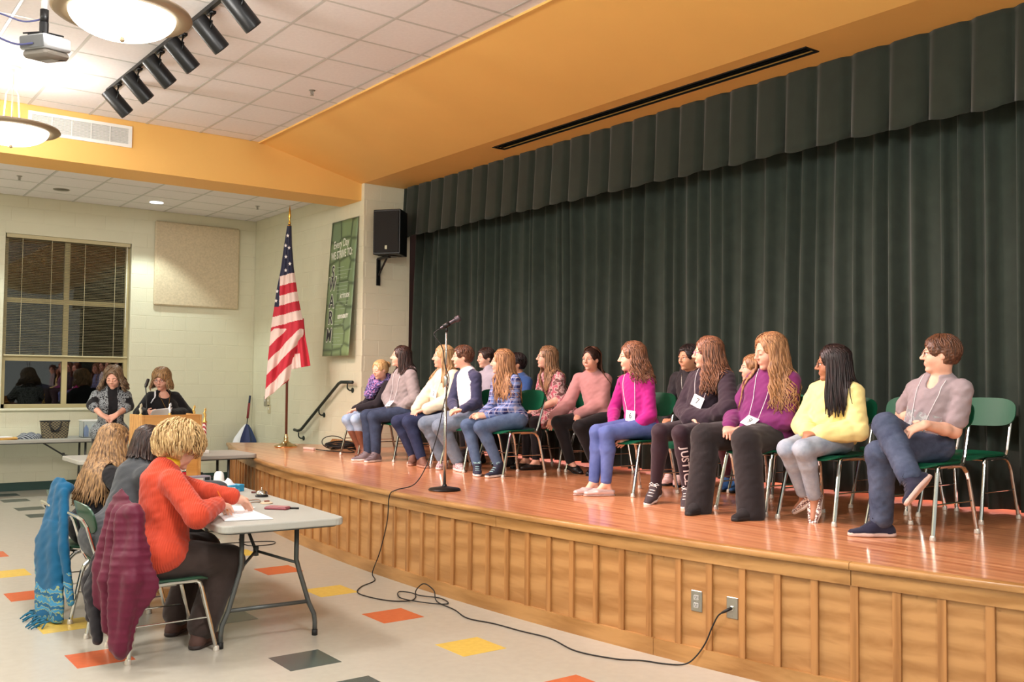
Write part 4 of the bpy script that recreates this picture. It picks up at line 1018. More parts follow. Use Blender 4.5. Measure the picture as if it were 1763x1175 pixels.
wd = thing('stair_curb', 'low oak curb at the top of the hidden steps behind the cable coil', 'curb', (5.86, 11.5, ZS))
m = MB(); m.prism([(11.15, ZS+.002), (11.92, ZS+.002), (11.80, ZS+.085), (11.15, ZS+.085)], 5.875, 5.915, M=Matrix(((0, 0, 1, 0), (1, 0, 0, 0), (0, 1, 0, 0), (0, 0, 0, 1)))); m.build('board', M_OAK, wd)
# ------------------------------------------------------------------ people: joint positions in metres
# each row: neck, head, pelvis, then shoulder, hip, knee, ankle, toe, elbow, wrist of the left and of the right side, then the facing direction and nod
ROWS = {
 'p1': (5.42, 9.667, 1.556, 5.36, 9.601, 1.686, 5.46, 9.9, 1.21, 5.42, 9.522, 1.523, 5.46, 9.821, 1.21, 5.13, 9.729, 1.121, 5.254, 9.733, 0.786, 5.164, 9.648, 0.721, 5.336, 9.598, 1.3, 5.167, 9.736, 1.244, 5.42, 9.811, 1.523, 5.46, 9.979, 1.21, 5.124, 9.931, 1.112, 5.287, 9.903, 0.791, 5.205, 9.814, 0.722, 5.323, 9.822, 1.295, 5.267, 10.022, 1.228, -0.982, -0.188, 12),
 'p2': (5.44, 9.203, 1.678, 5.4, 9.219, 1.824, 5.46, 9.2, 1.21, 5.44, 9.044, 1.641, 5.46, 9.112, 1.21, 5.077, 9.222, 1.172, 5.101, 9.2, 0.782, 4.973, 9.14, 0.719, 5.436, 8.954, 1.373, 5.386, 9.163, 1.267, 5.44, 9.363, 1.641, 5.46, 9.288, 1.21, 5.072, 9.373, 1.177, 5.093, 9.355, 0.783, 4.953, 9.374, 0.719, 5.361, 9.423, 1.378, 5.304, 9.219, 1.262, -0.911, 0.412, -4),
 'p3': (5.46, 8.37, 1.675, 5.42, 8.395, 1.812, 5.46, 8.5, 1.21, 5.46, 8.212, 1.639, 5.46, 8.413, 1.21, 5.078, 8.487, 1.143, 5.187, 8.409, 0.779, 5.154, 8.272, 0.72, 5.39, 8.237, 1.364, 5.221, 8.386, 1.275, 5.46, 8.528, 1.639, 5.46, 8.587, 1.21, 5.099, 8.743, 1.134, 5.255, 8.684, 0.784, 5.164, 8.577, 0.722, 5.357, 8.628, 1.396, 5.184, 8.521, 1.272, -0.922, 0.388, 0),
 'p4': (5.44, 7.974, 1.669, 5.4, 8.002, 1.806, 5.46, 7.9, 1.21, 5.44, 7.814, 1.633, 5.46, 7.812, 1.21, 5.088, 7.92, 1.12, 5.287, 7.895, 0.787, 5.241, 7.763, 0.72, 5.44, 7.808, 1.352, 5.221, 7.725, 1.295, 5.44, 8.133, 1.633, 5.46, 7.988, 1.21, 5.1, 8.195, 1.137, 5.28, 8.156, 0.79, 5.177, 8.063, 0.722, 5.391, 8.167, 1.358, 5.28, 7.966, 1.28, -0.899, 0.439, 2),
 'p5': (5.46, 7.358, 1.63, 5.42, 7.365, 1.749, 5.46, 7.25, 1.21, 5.46, 7.204, 1.595, 5.46, 7.166, 1.21, 5.102, 7.258, 1.142, 5.269, 7.194, 0.796, 5.146, 7.16, 0.722, 5.409, 7.191, 1.322, 5.209, 7.306, 1.252, 5.46, 7.511, 1.595, 5.46, 7.334, 1.21, 5.106, 7.478, 1.151, 5.183, 7.42, 0.786, 5.112, 7.308, 0.719, 5.43, 7.517, 1.324, 5.229, 7.423, 1.251, -0.805, 0.593, 0),
 'p6': (5.45, 5.597, 1.63, 5.4, 5.589, 1.772, 5.46, 5.55, 1.21, 5.45, 5.445, 1.596, 5.46, 5.467, 1.21, 5.093, 5.541, 1.175, 5.098, 5.554, 0.791, 4.977, 5.599, 0.718, 5.437, 5.415, 1.318, 5.291, 5.515, 1.163, 5.45, 5.749, 1.596, 5.46, 5.633, 1.21, 5.087, 5.648, 1.178, 5.08, 5.674, 0.791, 4.953, 5.697, 0.718, 5.42, 5.811, 1.344, 5.271, 5.671, 1.237, -0.829, 0.559, 4),
 'p7': (5.46, 4.806, 1.658, 5.42, 4.814, 1.789, 5.46, 4.92, 1.21, 5.46, 4.645, 1.622, 5.46, 4.832, 1.21, 5.075, 4.757, 1.21, 5.172, 4.773, 0.804, 5.062, 4.7, 0.723, 5.338, 4.543, 1.391, 5.338, 4.772, 1.309, 5.46, 4.967, 1.622, 5.46, 5.008, 1.21, 5.073, 4.953, 1.212, 5.116, 5.039, 0.808, 4.996, 4.99, 0.722, 5.442, 5.073, 1.366, 5.302, 4.881, 1.307, -0.739, 0.674, 2),
 'p8': (5.46, 4.25, 1.653, 5.4, 4.233, 1.787, 5.46, 4.33, 1.21, 5.46, 4.083, 1.615, 5.46, 4.238, 1.21, 5.052, 4.156, 1.195, 5.038, 4.106, 0.773, 4.886, 4.086, 0.72, 5.389, 4.103, 1.323, 5.217, 4.298, 1.266, 5.46, 4.418, 1.615, 5.46, 4.422, 1.21, 5.048, 4.509, 1.2, 4.974, 4.491, 0.773, 4.831, 4.437, 0.718, 5.388, 4.528, 1.349, 5.179, 4.409, 1.269, -0.914, 0.405, 10),
 'p9': (5.46, 3.752, 1.577, 5.42, 3.749, 1.702, 5.46, 3.8, 1.21, 5.46, 3.602, 1.543, 5.46, 3.718, 1.21, 5.091, 3.736, 1.161, 5.276, 3.792, 0.851, 5.23, 3.77, 0.714, 5.431, 3.581, 1.278, 5.251, 3.72, 1.255, 5.46, 3.903, 1.543, 5.46, 3.882, 1.21, 5.096, 3.861, 1.155, 5.314, 3.9, 0.859, 5.352, 3.993, 0.752, 5.415, 3.978, 1.295, 5.252, 3.822, 1.265, -0.625, 0.781, 4),
 'p10': (5.46, 3.041, 1.609, 5.42, 3.017, 1.752, 5.46, 3.16, 1.21, 5.46, 2.878, 1.572, 5.46, 3.071, 1.21, 5.079, 3.207, 1.168, 5.103, 3.207, 0.78, 4.985, 3.295, 0.717, 5.433, 2.947, 1.302, 5.195, 2.991, 1.343, 5.46, 3.204, 1.572, 5.46, 3.249, 1.21, 5.084, 3.163, 1.332, 4.923, 2.92, 1.066, 4.804, 2.872, 0.97, 5.586, 3.362, 1.383, 5.417, 3.18, 1.373, -0.575, 0.818, 0),
 'b1': (6.36, 8.867, 1.69, 6.32, 8.894, 1.828, 6.36, 8.85, 1.21, 6.36, 8.706, 1.653, 6.36, 8.762, 1.21, 5.978, 8.673, 1.117, 5.971, 8.487, 0.766, 5.835, 8.429, 0.714, 6.341, 8.663, 1.376, 6.152, 8.712, 1.231, 6.36, 9.028, 1.653, 6.36, 8.938, 1.21, 5.981, 8.834, 1.132, 5.913, 8.701, 0.768, 5.774, 8.651, 0.716, 6.363, 9.119, 1.394, 6.224, 8.96, 1.27, -0.992, 0.129, 4),
 'b2': (6.38, 8.354, 1.624, 6.34, 8.356, 1.757, 6.36, 8.2, 1.21, 6.38, 8.199, 1.589, 6.36, 8.115, 1.21, 5.984, 8.159, 1.126, 6.023, 8.021, 0.775, 5.896, 7.964, 0.717, 6.27, 8.11, 1.36, 6.09, 8.199, 1.235, 6.38, 8.509, 1.589, 6.36, 8.285, 1.21, 5.984, 8.34, 1.13, 6.045, 8.211, 0.776, 5.92, 8.152, 0.717, 6.284, 8.38, 1.378, 6.112, 8.294, 1.243, -0.955, 0.296, 0),
 'b3': (6.36, 7.794, 1.671, 6.32, 7.803, 1.817, 6.36, 7.55, 1.21, 6.36, 7.639, 1.636, 6.36, 7.465, 1.21, 5.993, 7.584, 1.166, 5.997, 7.561, 0.782, 5.86, 7.571, 0.719, 6.29, 7.597, 1.373, 6.089, 7.691, 1.278, 6.36, 7.949, 1.636, 6.36, 7.635, 1.21, 5.984, 7.7, 1.184, 5.989, 7.716, 0.79, 5.857, 7.729, 0.72, 6.32, 7.923, 1.367, 6.128, 7.812, 1.284, -0.906, 0.423, -4),
 'b4': (6.34, 7.123, 1.655, 6.28, 7.068, 1.789, 6.36, 7.0, 1.21, 6.407, 6.98, 1.619, 6.397, 6.921, 1.21, 6.01, 6.918, 1.143, 6.168, 6.878, 0.79, 6.046, 6.816, 0.721, 6.317, 6.96, 1.355, 6.119, 7.062, 1.254, 6.273, 7.267, 1.619, 6.323, 7.079, 1.21, 5.942, 7.153, 1.174, 6.076, 7.124, 0.801, 6.074, 6.994, 0.721, 6.183, 7.284, 1.358, 5.979, 7.263, 1.232, -0.959, -0.282, 2),
 'b5': (6.36, 5.863, 1.663, 6.3, 5.808, 1.789, 6.36, 5.75, 1.21, 6.36, 5.7, 1.626, 6.36, 5.661, 1.21, 5.968, 5.662, 1.128, 6.149, 5.771, 0.791, 6.031, 5.693, 0.723, 6.304, 5.695, 1.344, 6.083, 5.764, 1.257, 6.36, 6.026, 1.626, 6.36, 5.839, 1.21, 5.966, 5.83, 1.142, 6.147, 5.885, 0.791, 6.024, 5.815, 0.723, 6.312, 6.04, 1.347, 6.132, 5.9, 1.251, -0.996, 0.093, 4),
 'b6': (6.36, 5.123, 1.574, 6.32, 5.124, 1.693, 6.36, 5.0, 1.21, 6.36, 4.968, 1.539, 6.36, 4.915, 1.21, 6.03, 5.046, 1.072, 6.229, 5.21, 0.794, 6.107, 5.16, 0.725, 6.257, 4.93, 1.296, 6.036, 4.965, 1.227, 6.36, 5.278, 1.539, 6.36, 5.085, 1.21, 6.012, 5.167, 1.087, 6.228, 5.296, 0.799, 6.106, 5.254, 0.726, 6.243, 5.155, 1.336, 6.054, 5.061, 1.234, -0.809, 0.587, 0),
 'j3': (1.804, 5.8, 1.038, 1.899, 5.84, 1.148, 1.74, 5.74, 0.535, 1.804, 5.981, 0.999, 1.74, 5.833, 0.535, 2.123, 6.01, 0.504, 1.958, 6.015, 0.1, 2.06, 6.118, 0.026, 2.074, 5.987, 0.858, 2.216, 5.778, 0.845, 1.804, 5.619, 0.999, 1.74, 5.647, 0.535, 2.156, 5.683, 0.47, 1.987, 5.645, 0.097, 2.101, 5.732, 0.023, 1.878, 5.429, 0.794, 2.059, 5.614, 0.823, 0.977, 0.215, 20),
 'j2': (1.863, 6.47, 1.006, 1.924, 6.5, 1.122, 1.72, 6.42, 0.535, 1.863, 6.66, 0.967, 1.72, 6.515, 0.535, 2.164, 6.505, 0.5, 2.228, 6.634, 0.096, 2.344, 6.738, 0.031, 2.125, 6.574, 0.808, 2.396, 6.482, 0.812, 1.863, 6.28, 0.967, 1.72, 6.325, 0.535, 2.139, 6.266, 0.488, 2.177, 6.365, 0.086, 2.293, 6.47, 0.028, 2.04, 6.335, 0.734, 2.292, 6.351, 0.803, 0.97, 0.243, 25),
 'j1': (1.832, 7.18, 0.954, 1.885, 7.22, 1.106, 1.72, 7.12, 0.535, 1.832, 7.353, 0.916, 1.72, 7.212, 0.535, 2.133, 7.321, 0.473, 2.138, 7.523, 0.103, 2.246, 7.628, 0.036, 2.054, 7.275, 0.736, 2.297, 7.179, 0.774, 1.832, 7.007, 0.916, 1.72, 7.028, 0.535, 2.103, 7.152, 0.448, 2.079, 7.328, 0.086, 2.191, 7.432, 0.031, 1.888, 6.795, 0.734, 2.142, 6.799, 0.777, 0.97, 0.243, 18),
 'w1': (3.169, 12.3, 1.414, 3.172, 12.25, 1.569, 3.169, 12.32, 0.864, 3.355, 12.281, 1.374, 3.267, 12.31, 0.864, 3.267, 12.31, 0.458, 3.278, 12.309, 0.085, 3.291, 12.137, 0.03, 3.361, 12.24, 1.217, 3.164, 12.02, 1.127, 2.983, 12.319, 1.374, 3.07, 12.33, 0.864, 3.07, 12.33, 0.458, 3.059, 12.331, 0.085, 3.013, 12.165, 0.03, 2.933, 12.24, 1.234, 2.987, 12.02, 1.13, -0.446, -0.895, 22),
 'w2': (3.926, 12.75, 1.379, 3.884, 12.7, 1.552, 3.926, 12.77, 0.829, 4.112, 12.731, 1.339, 4.025, 12.76, 0.829, 4.025, 12.76, 0.44, 4.035, 12.759, 0.085, 4.048, 12.587, 0.03, 4.221, 12.69, 1.107, 3.927, 12.47, 1.11, 3.74, 12.769, 1.339, 3.828, 12.78, 0.829, 3.828, 12.78, 0.44, 3.817, 12.781, 0.085, 3.77, 12.615, 0.03, 3.616, 12.69, 1.114, 3.638, 12.47, 1.114, -0.574, -0.819, 14),
}
JOINTS = {}
for who, row in ROWS.items():
    names = ['nk', 'hd', 'pel']+[a+b for b in 'LR' for a in ('sh', 'hip', 'kn', 'an', 'to', 'el', 'wr')]+['face']
    JOINTS[who] = {n: row[3*i:3*i+3] for i, n in enumerate(names)}
# ------------------------------------------------------------------ body modelling: smooth distance fields meshed by surface nets
def A(*p): return np.array(p[0] if len(p) == 1 else p, float)
def unit(v): return v/(np.linalg.norm(v)+1e-12)
class Field:
    """list of rounded primitives joined by smooth unions"""
    def __init__(s): s.p = []; s.wr = None; s.cuts = []
    def cone(s, a, b, ra, rb, k=.02, n=None, flat=1.0):
        s.p.append(('c', A(a), A(b), ra, rb, k, None if n is None else unit(A(n)), flat)); return s
    def ell(s, c, R, r, k=.03):
        s.p.append(('e', A(c), A(R), A(r), 0, k, None, 1)); return s
    def sub(s, c, R, r, k=.01):
        s.p.append(('s', A(c), A(R), A(r), 0, k, None, 1)); return s
    def cut(s, o, n, k=.004): s.cuts.append((A(o), unit(A(n)), k)); return s     # removes the side that n points to
    def path(s, pts, rs, k=.02):
        for i in range(len(pts)-1): s.cone(pts[i], pts[i+1], rs[i], rs[i+1], k if i else s_k(k))
        return s
    def box(s, q):
        if q[0] == 'c':
            f = 1.0; lo = np.minimum(q[1]-q[3], q[2]-q[4]); hi = np.maximum(q[1]+q[3], q[2]+q[4])
        else:
            e = np.sqrt(((q[2]*q[3])**2).sum(1)); lo, hi = q[1]-e, q[1]+e
        return lo, hi
    def dist(s, q, P):
        if q[0] == 'c':
            a, b, ra, rb = q[1:5]; ba = b-a; pa = P-a
            n, fl = q[6], q[7]
            if n is not None:
                h = pa@n; pa = pa+(h*(fl-1))[..., None]*n; hb = ba@n; ba = ba+hb*(fl-1)*n
            t = np.clip((pa@ba)/(ba@ba+1e-12), 0, 1)
            d = np.sqrt(((pa-t[..., None]*ba)**2).sum(-1))-(ra+(rb-ra)*t)
            return d if n is None else d/ (1+(fl-1)*.5)
        c, R, r = q[1:4]; l = (P-c)@R
        k0 = np.sqrt(((l/r)**2).sum(-1)); k1 = np.sqrt(((l/(r*r))**2).sum(-1))+1e-9
        return k0*(k0-1)/k1
    def comb(s, q, V, d):
        k = q[5]
        if q[0] == 's':
            d = -d; h = np.maximum(k-np.abs(V-d), 0)/k; return np.maximum(V, d)+h*h*k*.25
        h = np.maximum(k-np.abs(V-d), 0)/k; return np.minimum(V, d)-h*h*k*.25
    def wrinkle(s, P):
        amp, sc, ph = s.wr
        x, y, z = P[..., 0]*sc, P[..., 1]*sc, P[..., 2]*sc
        w = np.sin(x+1.7*y+.6*z+ph+1.3*np.sin(2.1*z+ph))+.7*np.sin(1.9*z-1.3*x+2*ph+1.1*np.sin(1.7*y))+.5*np.sin(2.9*y+2.3*z-ph)
        return amp*w
    def at(s, P):
        P = np.asarray(P, float); V = np.full(P.shape[:-1], .5)
        for q in s.p: V = s.comb(q, V, s.dist(q, P))
        for o, n, k in s.cuts: V = np.maximum(V, (P-o)@n)
        return V
    def grad(s, P, e=.004):
        g = np.stack([s.at(P+d)-s.at(P-d) for d in np.eye(3)*e], -1)
        return g/(np.linalg.norm(g, axis=-1, keepdims=True)+1e-9)
    def push(s, P, off, it=3):
        P = np.asarray(P, float).copy()
        for _ in range(it):
            d = s.at(P); m = d < off
            if not m.any(): break
            P[m] += s.grad(P[m])*(off-d[m])[:, None]
        return P
    def surf(s, p, d, far=.35):
        """first hit from p+d*far going back toward p"""
        t = np.linspace(far, -.05, 160); Q = A(p)+t[:, None]*unit(A(d)); v = s.at(Q); i = np.argmax(v < 0)
        return Q[i] if (v < 0).any() else A(p)
    def mesh(s, vox):
        pos = [q for q in s.p if q[0] != 's']
        B = [s.box(q) for q in pos]; lo = np.min([b[0] for b in B], 0)-4*vox; hi = np.max([b[1] for b in B], 0)+4*vox
        n = np.ceil((hi-lo)/vox).astype(int)+1
        V = np.full(n, .5, np.float64); ax = [lo[i]+vox*np.arange(n[i]) for i in range(3)]
        for q in s.p:
            a, b = s.box(q); pad = q[5]+3*vox
            i0 = np.clip(np.floor((a-pad-lo)/vox).astype(int), 0, n-1); i1 = np.clip(np.ceil((b+pad-lo)/vox).astype(int)+1, 1, n)
            if (i1 <= i0).any(): continue
            sl = tuple(slice(i0[k], i1[k]) for k in range(3))
            P = np.stack(np.meshgrid(ax[0][sl[0]], ax[1][sl[1]], ax[2][sl[2]], indexing='ij'), -1)
            V[sl] = s.comb(q, V[sl], s.dist(q, P))
        near = np.abs(V) < .08
        if s.wr is not None or s.cuts:
            idx = np.argwhere(near); P = lo+idx*vox
            v = V[near]
            if s.wr is not None: v = v+s.wrinkle(P)
            for o, nn, k in s.cuts: v = np.maximum(v, (P-o)@nn)
            V[near] = v
            far_in = V <= -.08
            if s.cuts and far_in.any():
                P = lo+np.argwhere(far_in)*vox; v = V[far_in]
                for o, nn, k in s.cuts: v = np.maximum(v, (P-o)@nn)
                V[far_in] = v
        return nets(V, lo, vox)
def s_k(k): return k
def nets(V, lo, vox):
    S = V < 0
    c = np.zeros(tuple(np.array(S.shape)-1), np.uint8)
    off = [(i, j, k) for i in (0, 1) for j in (0, 1) for k in (0, 1)]
    nx, ny, nz = c.shape
    for (i, j, k) in off: c += S[i:i+nx, j:j+ny, k:k+nz]
    act = (c > 0) & (c < 8)
    I = np.argwhere(act)
    idx = np.full(c.shape, -1, np.int64); idx[act] = np.arange(len(I))
    acc = np.zeros((len(I), 3)); cnt = np.zeros(len(I))
    cv = {o: V[I[:, 0]+o[0], I[:, 1]+o[1], I[:, 2]+o[2]] for o in off}
    for a in off:
        for d in range(3):
            if a[d]: continue
            b = list(a); b[d] = 1; b = tuple(b)
            va, vb = cv[a], cv[b]; m = (va < 0) != (vb < 0)
            t = np.where(m, va/(va-vb+1e-12*(va == vb)), 0)
            p = np.array(a, float)[None].repeat(len(I), 0); p[:, d] += t
            acc[m] += p[m]; cnt[m] += 1
    verts = lo+vox*(I+acc/np.maximum(cnt, 1)[:, None])
    quads = []
    for d in range(3):
        u, w = (d+1) % 3, (d+2) % 3
        s0 = [slice(None)]*3; s1 = [slice(None)]*3
        s0[d] = slice(0, -1); s1[d] = slice(1, None)
        x = S[tuple(s0)] != S[tuple(s1)]
        E = np.argwhere(x)
        E = E[(E[:, u] > 0) & (E[:, w] > 0) & (E[:, u] < c.shape[u]) & (E[:, w] < c.shape[w])]
        if not len(E): continue
        def cell(du, dw):
            q = E.copy(); q[:, u] += du; q[:, w] += dw; return idx[q[:, 0], q[:, 1], q[:, 2]]
        Q = np.stack([cell(-1, -1), cell(0, -1), cell(0, 0), cell(-1, 0)], 1)
        flip = ~S[E[:, 0], E[:, 1], E[:, 2]]
        Q[flip] = Q[flip][:, ::-1]
        quads.append(Q)
    return verts, np.concatenate(quads)
def np_mesh(name, verts, quads, mats, parent, mi=None, smooth=True):
    o0 = np.array(wloc(parent)); me = bpy.data.meshes.new(name)
    me.vertices.add(len(verts)); me.vertices.foreach_set('co', (verts-o0).astype(np.float32).ravel())
    me.loops.add(quads.size); me.loops.foreach_set('vertex_index', quads.astype(np.int32).ravel())
    me.polygons.add(len(quads)); me.polygons.foreach_set('loop_start', np.arange(0, quads.size, 4, dtype=np.int32))
    for m in (mats if isinstance(mats, (list, tuple)) else [mats]): me.materials.append(m)
    if mi is not None: me.polygons.foreach_set('material_index', mi.astype(np.int32))
    me.polygons.foreach_set('use_smooth', np.ones(len(quads), bool))
    me.update(calc_edges=True)
    o = bpy.data.objects.new(name, me); COL.objects.link(o); o.parent = parent
    return o
def field_obj(name, F, vox, mats, parent, pick=None):
    v, q = F.mesh(vox)
    mi = pick(v[q].mean(1)) if pick is not None else None
    return np_mesh(name, v, q, mats, parent, mi)

# ------------------------------------------------------------------ person
def skin_mat(name, c):
    if name in MATS: return MATS[name]
    m = mat(name, c, .5, var=.05, vscale=25, spec=.35); b = m.node_tree.nodes['Principled BSDF']
    b.inputs['Subsurface Weight'].default_value = .12; b.inputs['Subsurface Radius'].default_value = (.02, .008, .004)
    return m
SKIN = {'fair': skin_mat('fair_skin', (226, 176, 152)), 'tan': skin_mat('tan_skin', (204, 150, 118)), 'brown': skin_mat('brown_skin', (170, 116, 88)), 'rosy': skin_mat('rosy_skin', (220, 164, 142))}
def hair_mat(name, c1, c2):
    if name in MATS: return MATS[name]
    m, nt, b = nmat(name); L = nt.links.new
    tc = N(nt, 'ShaderNodeTexCoord'); mp = N(nt, 'ShaderNodeMapping'); mp.inputs['Scale'].default_value = (90, 90, 12); L(tc.outputs['Object'], mp.inputs[0])
    n = N(nt, 'ShaderNodeTexNoise'); n.inputs['Scale'].default_value = 1; n.inputs['Detail'].default_value = 3; L(mp.outputs[0], n.inputs[0])
    rp = N(nt, 'ShaderNodeValToRGB'); e = rp.color_ramp.elements; e[0].position = .35; e[0].color = lin(c1)+(1,); e[1].position = .68; e[1].color = lin(c2)+(1,); L(n.outputs[0], rp.inputs[0]); L(rp.outputs[0], b.inputs['Base Color'])
    bp = N(nt, 'ShaderNodeBump'); bp.inputs['Strength'].default_value = .3; bp.inputs['Distance'].default_value = .004; L(n.outputs[0], bp.inputs['Height']); L(bp.outputs[0], b.inputs['Normal'])
    b.inputs['Roughness'].default_value = .42; b.inputs['Specular IOR Level'].default_value = .4
    MATS[name] = m; return m
def cloth(name, c, rough=.85, rib=None, bump=.15, bscale=220, sheen=.15, var=.06):
    if name in MATS: return MATS[name]
    m = mat(name, c, rough, var=var, vscale=14, bump=bump, bscale=bscale, sheen=sheen, spec=.2)
    if rib:
        nt = m.node_tree; b = nt.nodes['Principled BSDF']; tc = N(nt, 'ShaderNodeTexCoord'); mp = N(nt, 'ShaderNodeMapping', vector_type='TEXTURE'); mp.inputs['Rotation'].default_value = (0, 0, radians(rib[2] if len(rib) > 2 else 0)); nt.links.new(tc.outputs['Object'], mp.inputs[0])
        wv = N(nt, 'ShaderNodeTexWave', bands_direction=rib[1]); wv.inputs['Scale'].default_value = rib[0]; wv.inputs['Distortion'].default_value = .6; wv.inputs['Detail'].default_value = 1
        nt.links.new(mp.outputs[0], wv.inputs[0]); bp = N(nt, 'ShaderNodeBump'); bp.inputs['Strength'].default_value = .35; bp.inputs['Distance'].default_value = .006
        nt.links.new(wv.outputs['Fac'], bp.inputs['Height']); nt.links.new(bp.outputs[0], b.inputs['Normal'])
    return m
def denim(name, c, fade):
    if name in MATS: return MATS[name]
    m, nt, b = nmat(name); L = nt.links.new
    tc = N(nt, 'ShaderNodeTexCoord'); n = N(nt, 'ShaderNodeTexNoise'); n.inputs['Scale'].default_value = 9; n.inputs['Detail'].default_value = 6; n.inputs['Roughness'].default_value = .65; L(tc.outputs['Object'], n.inputs[0])
    rp = N(nt, 'ShaderNodeValToRGB'); e = rp.color_ramp.elements; e[0].position = .22; e[0].color = lin(c)+(1,); e[1].position = .86; e[1].color = lin(fade)+(1,); L(n.outputs[0], rp.inputs[0]); L(rp.outputs[0], b.inputs['Base Color'])
    n2 = N(nt, 'ShaderNodeTexNoise'); n2.inputs['Scale'].default_value = 260; L(tc.outputs['Object'], n2.inputs[0]); bp = N(nt, 'ShaderNodeBump'); bp.inputs['Strength'].default_value = .25; bp.inputs['Distance'].default_value = .003; L(n2.outputs[0], bp.inputs['Height']); L(bp.outputs[0], b.inputs['Normal'])
    b.inputs['Roughness'].default_value = .85; b.inputs['Specular IOR Level'].default_value = .2; MATS[name] = m; return m
M_EYE = mat('eye_white', (232, 226, 222), .25); M_IRIS = mat('dark_iris', (46, 32, 26), .2); M_LIP = mat('lip', (196, 110, 104), .4); M_LIPD = mat('deep_lip', (176, 84, 86), .4)
M_LASH = mat('lash', (34, 26, 22), .7)
EYE3 = np.eye(3)

class Person:
    def __init__(s, key, label, S=1.0, **kw):
        s.J = {k: A(v) for k, v in JOINTS[key].items()}; s.S = S; s.kw = kw; J = s.J
        s.key = key; s.vox = kw.get('vox', .0055); s.floor = kw.get('floor', ZS); s.stout = kw.get('stout', 1.0); s.rnd = random.Random(key)
        base = (J['pel'][0], J['pel'][1], s.floor)
        s.root = thing('person', label, 'person', base, kw.get('group'))
        s.up = unit(J['nk']-J['pel']); s.left = unit((J['shL']-J['shR']));
        for q in ('shL', 'shR'): J[q] = J['nk']+(J[q]-J['nk'])*kw.get('shw', .90)-s.up*.030*S
        s.left = unit(s.left-s.up*(s.left@s.up)); s.fwd = np.cross(s.left, s.up)
        hl = J['hipL']-J['hipR']; s.hleft = unit(hl); s.hfwd = unit(np.cross(s.hleft, A(0, 0, 1)))
        s.RT = np.stack([s.fwd, s.left, s.up], 1)
        s.RH = np.stack([s.hfwd, s.hleft, A(0, 0, 1)], 1)
        f = J['face']; n = radians(f[2]); hf = A(f[0]*cos(n), f[1]*cos(n), -sin(n)); hl_ = unit(np.cross(A(0, 0, 1), hf)); s.HR = np.stack([hf, hl_, np.cross(hf, hl_)], 1)
        s.hs = kw.get('hs', .98)
        s.skin = SKIN[kw.get('skin', 'fair')]
    def hp(s, x, y, z): return s.J['hd']+s.HR@(A(x, y, z)*s.hs)
    def torso(s, F, inf=0., k=.05, bust=0., belly=0., hem=None):
        J, S, st = s.J, s.S, s.stout; L = np.linalg.norm(J['nk']-J['pel'])
        R, RH = s.RT, s.RH
        sw = np.linalg.norm(J['shL']-J['shR'])/2
        hip = J['pel']+s.RH@A(-.015, 0, .015)*S
        F.ell(hip, RH, A(.110*st, .150*st, .110)*S+inf, k)
        F.ell(J['pel']+s.up*L*.34+s.fwd*(.010+belly)*S, R, A(.084*st+belly, .112*st+belly*.8, .15)*S+inf, k)
        F.ell(J['pel']+s.up*L*.66+s.fwd*.006*S, R, A(.090*(1+.4*(st-1)), sw*.84, .165)*A(S, 1, S)+inf, k)
        if bust:
            for sg in (-1, 1): F.ell(J['pel']+s.up*L*.66+s.fwd*.07*S+s.left*sg*.062*S, R, A(.05, .058, .055)*S*bust+inf, .05)
        F.cone(J['shL']-s.left*.015, J['shR']+s.left*.015, .043*S+inf*.8, .043*S+inf*.8, k)
        F.cone(J['nk']-s.up*.06*S-s.fwd*.02, J['nk']-s.up*.01*S-s.fwd*.01, .075*S+inf, .058*S+inf*.6, k)
    def neck(s, F, k=.03):
        S = s.S; F.cone(s.J['nk']-s.up*.04-s.fwd*.008, s.hp(-.018, 0, -.055), .054*S, .047*s.hs*1.02, k)
    def arm(s, F, sd, inf=0., k=.03, to='hand', rs=(.045, .037, .034, .026), kj=.02, loose=(0, 0, 0)):
        J, S = s.J, s.S; a, b, c = J['sh'+sd], J['el'+sd], J['wr'+sd]; st = .5+.5*s.stout
        r = [x*S*st+inf for x in rs]
        F.cone(a, b, r[0]+loose[0], r[1]+loose[1], k)
        if to == 'elbow': return
        m = b+(c-b)*.35; F.cone(b, m, r[1]+loose[1], r[2]+loose[1]*.8+loose[2]*.2, kj); 
        if to == 'mid': return
        F.cone(m, c if to != 'cuff' else b+(c-b)*.97, r[2]+loose[1]*.6+loose[2]*.4, r[3]+loose[2], kj)
    def leg(s, F, sd, inf=0., k=.02, hem=None, rs=(.080, .051, .049, .033), to=1.0, kj=.02):
        J, S = s.J, s.S; a, b, c = J['hip'+sd], J['kn'+sd], J['an'+sd]; st = .4+.6*s.stout
        r = [x*S*st+inf for x in rs]
        F.cone(a, b, r[0], r[1], k)
        m = b+(c-b)*.33; fw = unit(np.cross(np.cross(c-b, b-a+1e-6), c-b)); m = m-fw*.012*S
        e = b+(c-b)*to; rm = max(r[2], .058*S*st) if inf or hem else r[2]; re = r[3] if hem is None else hem
        if hem is not None and hem > r[2]: rm = r[1]+(hem-r[1])*.35
        F.cone(b, m, r[1], rm, kj); F.cone(m, e, rm, max(re, .038*S) if inf or hem else re, kj)
    def handdir(s, sd):
        J = s.J; o = 'R' if sd == 'L' else 'L'
        d = unit(J['wr'+sd]-J['el'+sd]); h = s.kw.get('hand'+sd)
        if h is not None: return unit(A(h[:3])), unit(A(h[3:]))
        mid = (J['wrL']+J['wrR'])/2 if 'wrL' in J else J['wr'+sd]
        toward = unit(mid-J['wr'+sd]+s.hfwd*.06)
        d = unit(d*.7+toward*.5+A(0, 0, -.10)); n = A(0, 0, -1)-d*(-d[2]); return d, unit(n)
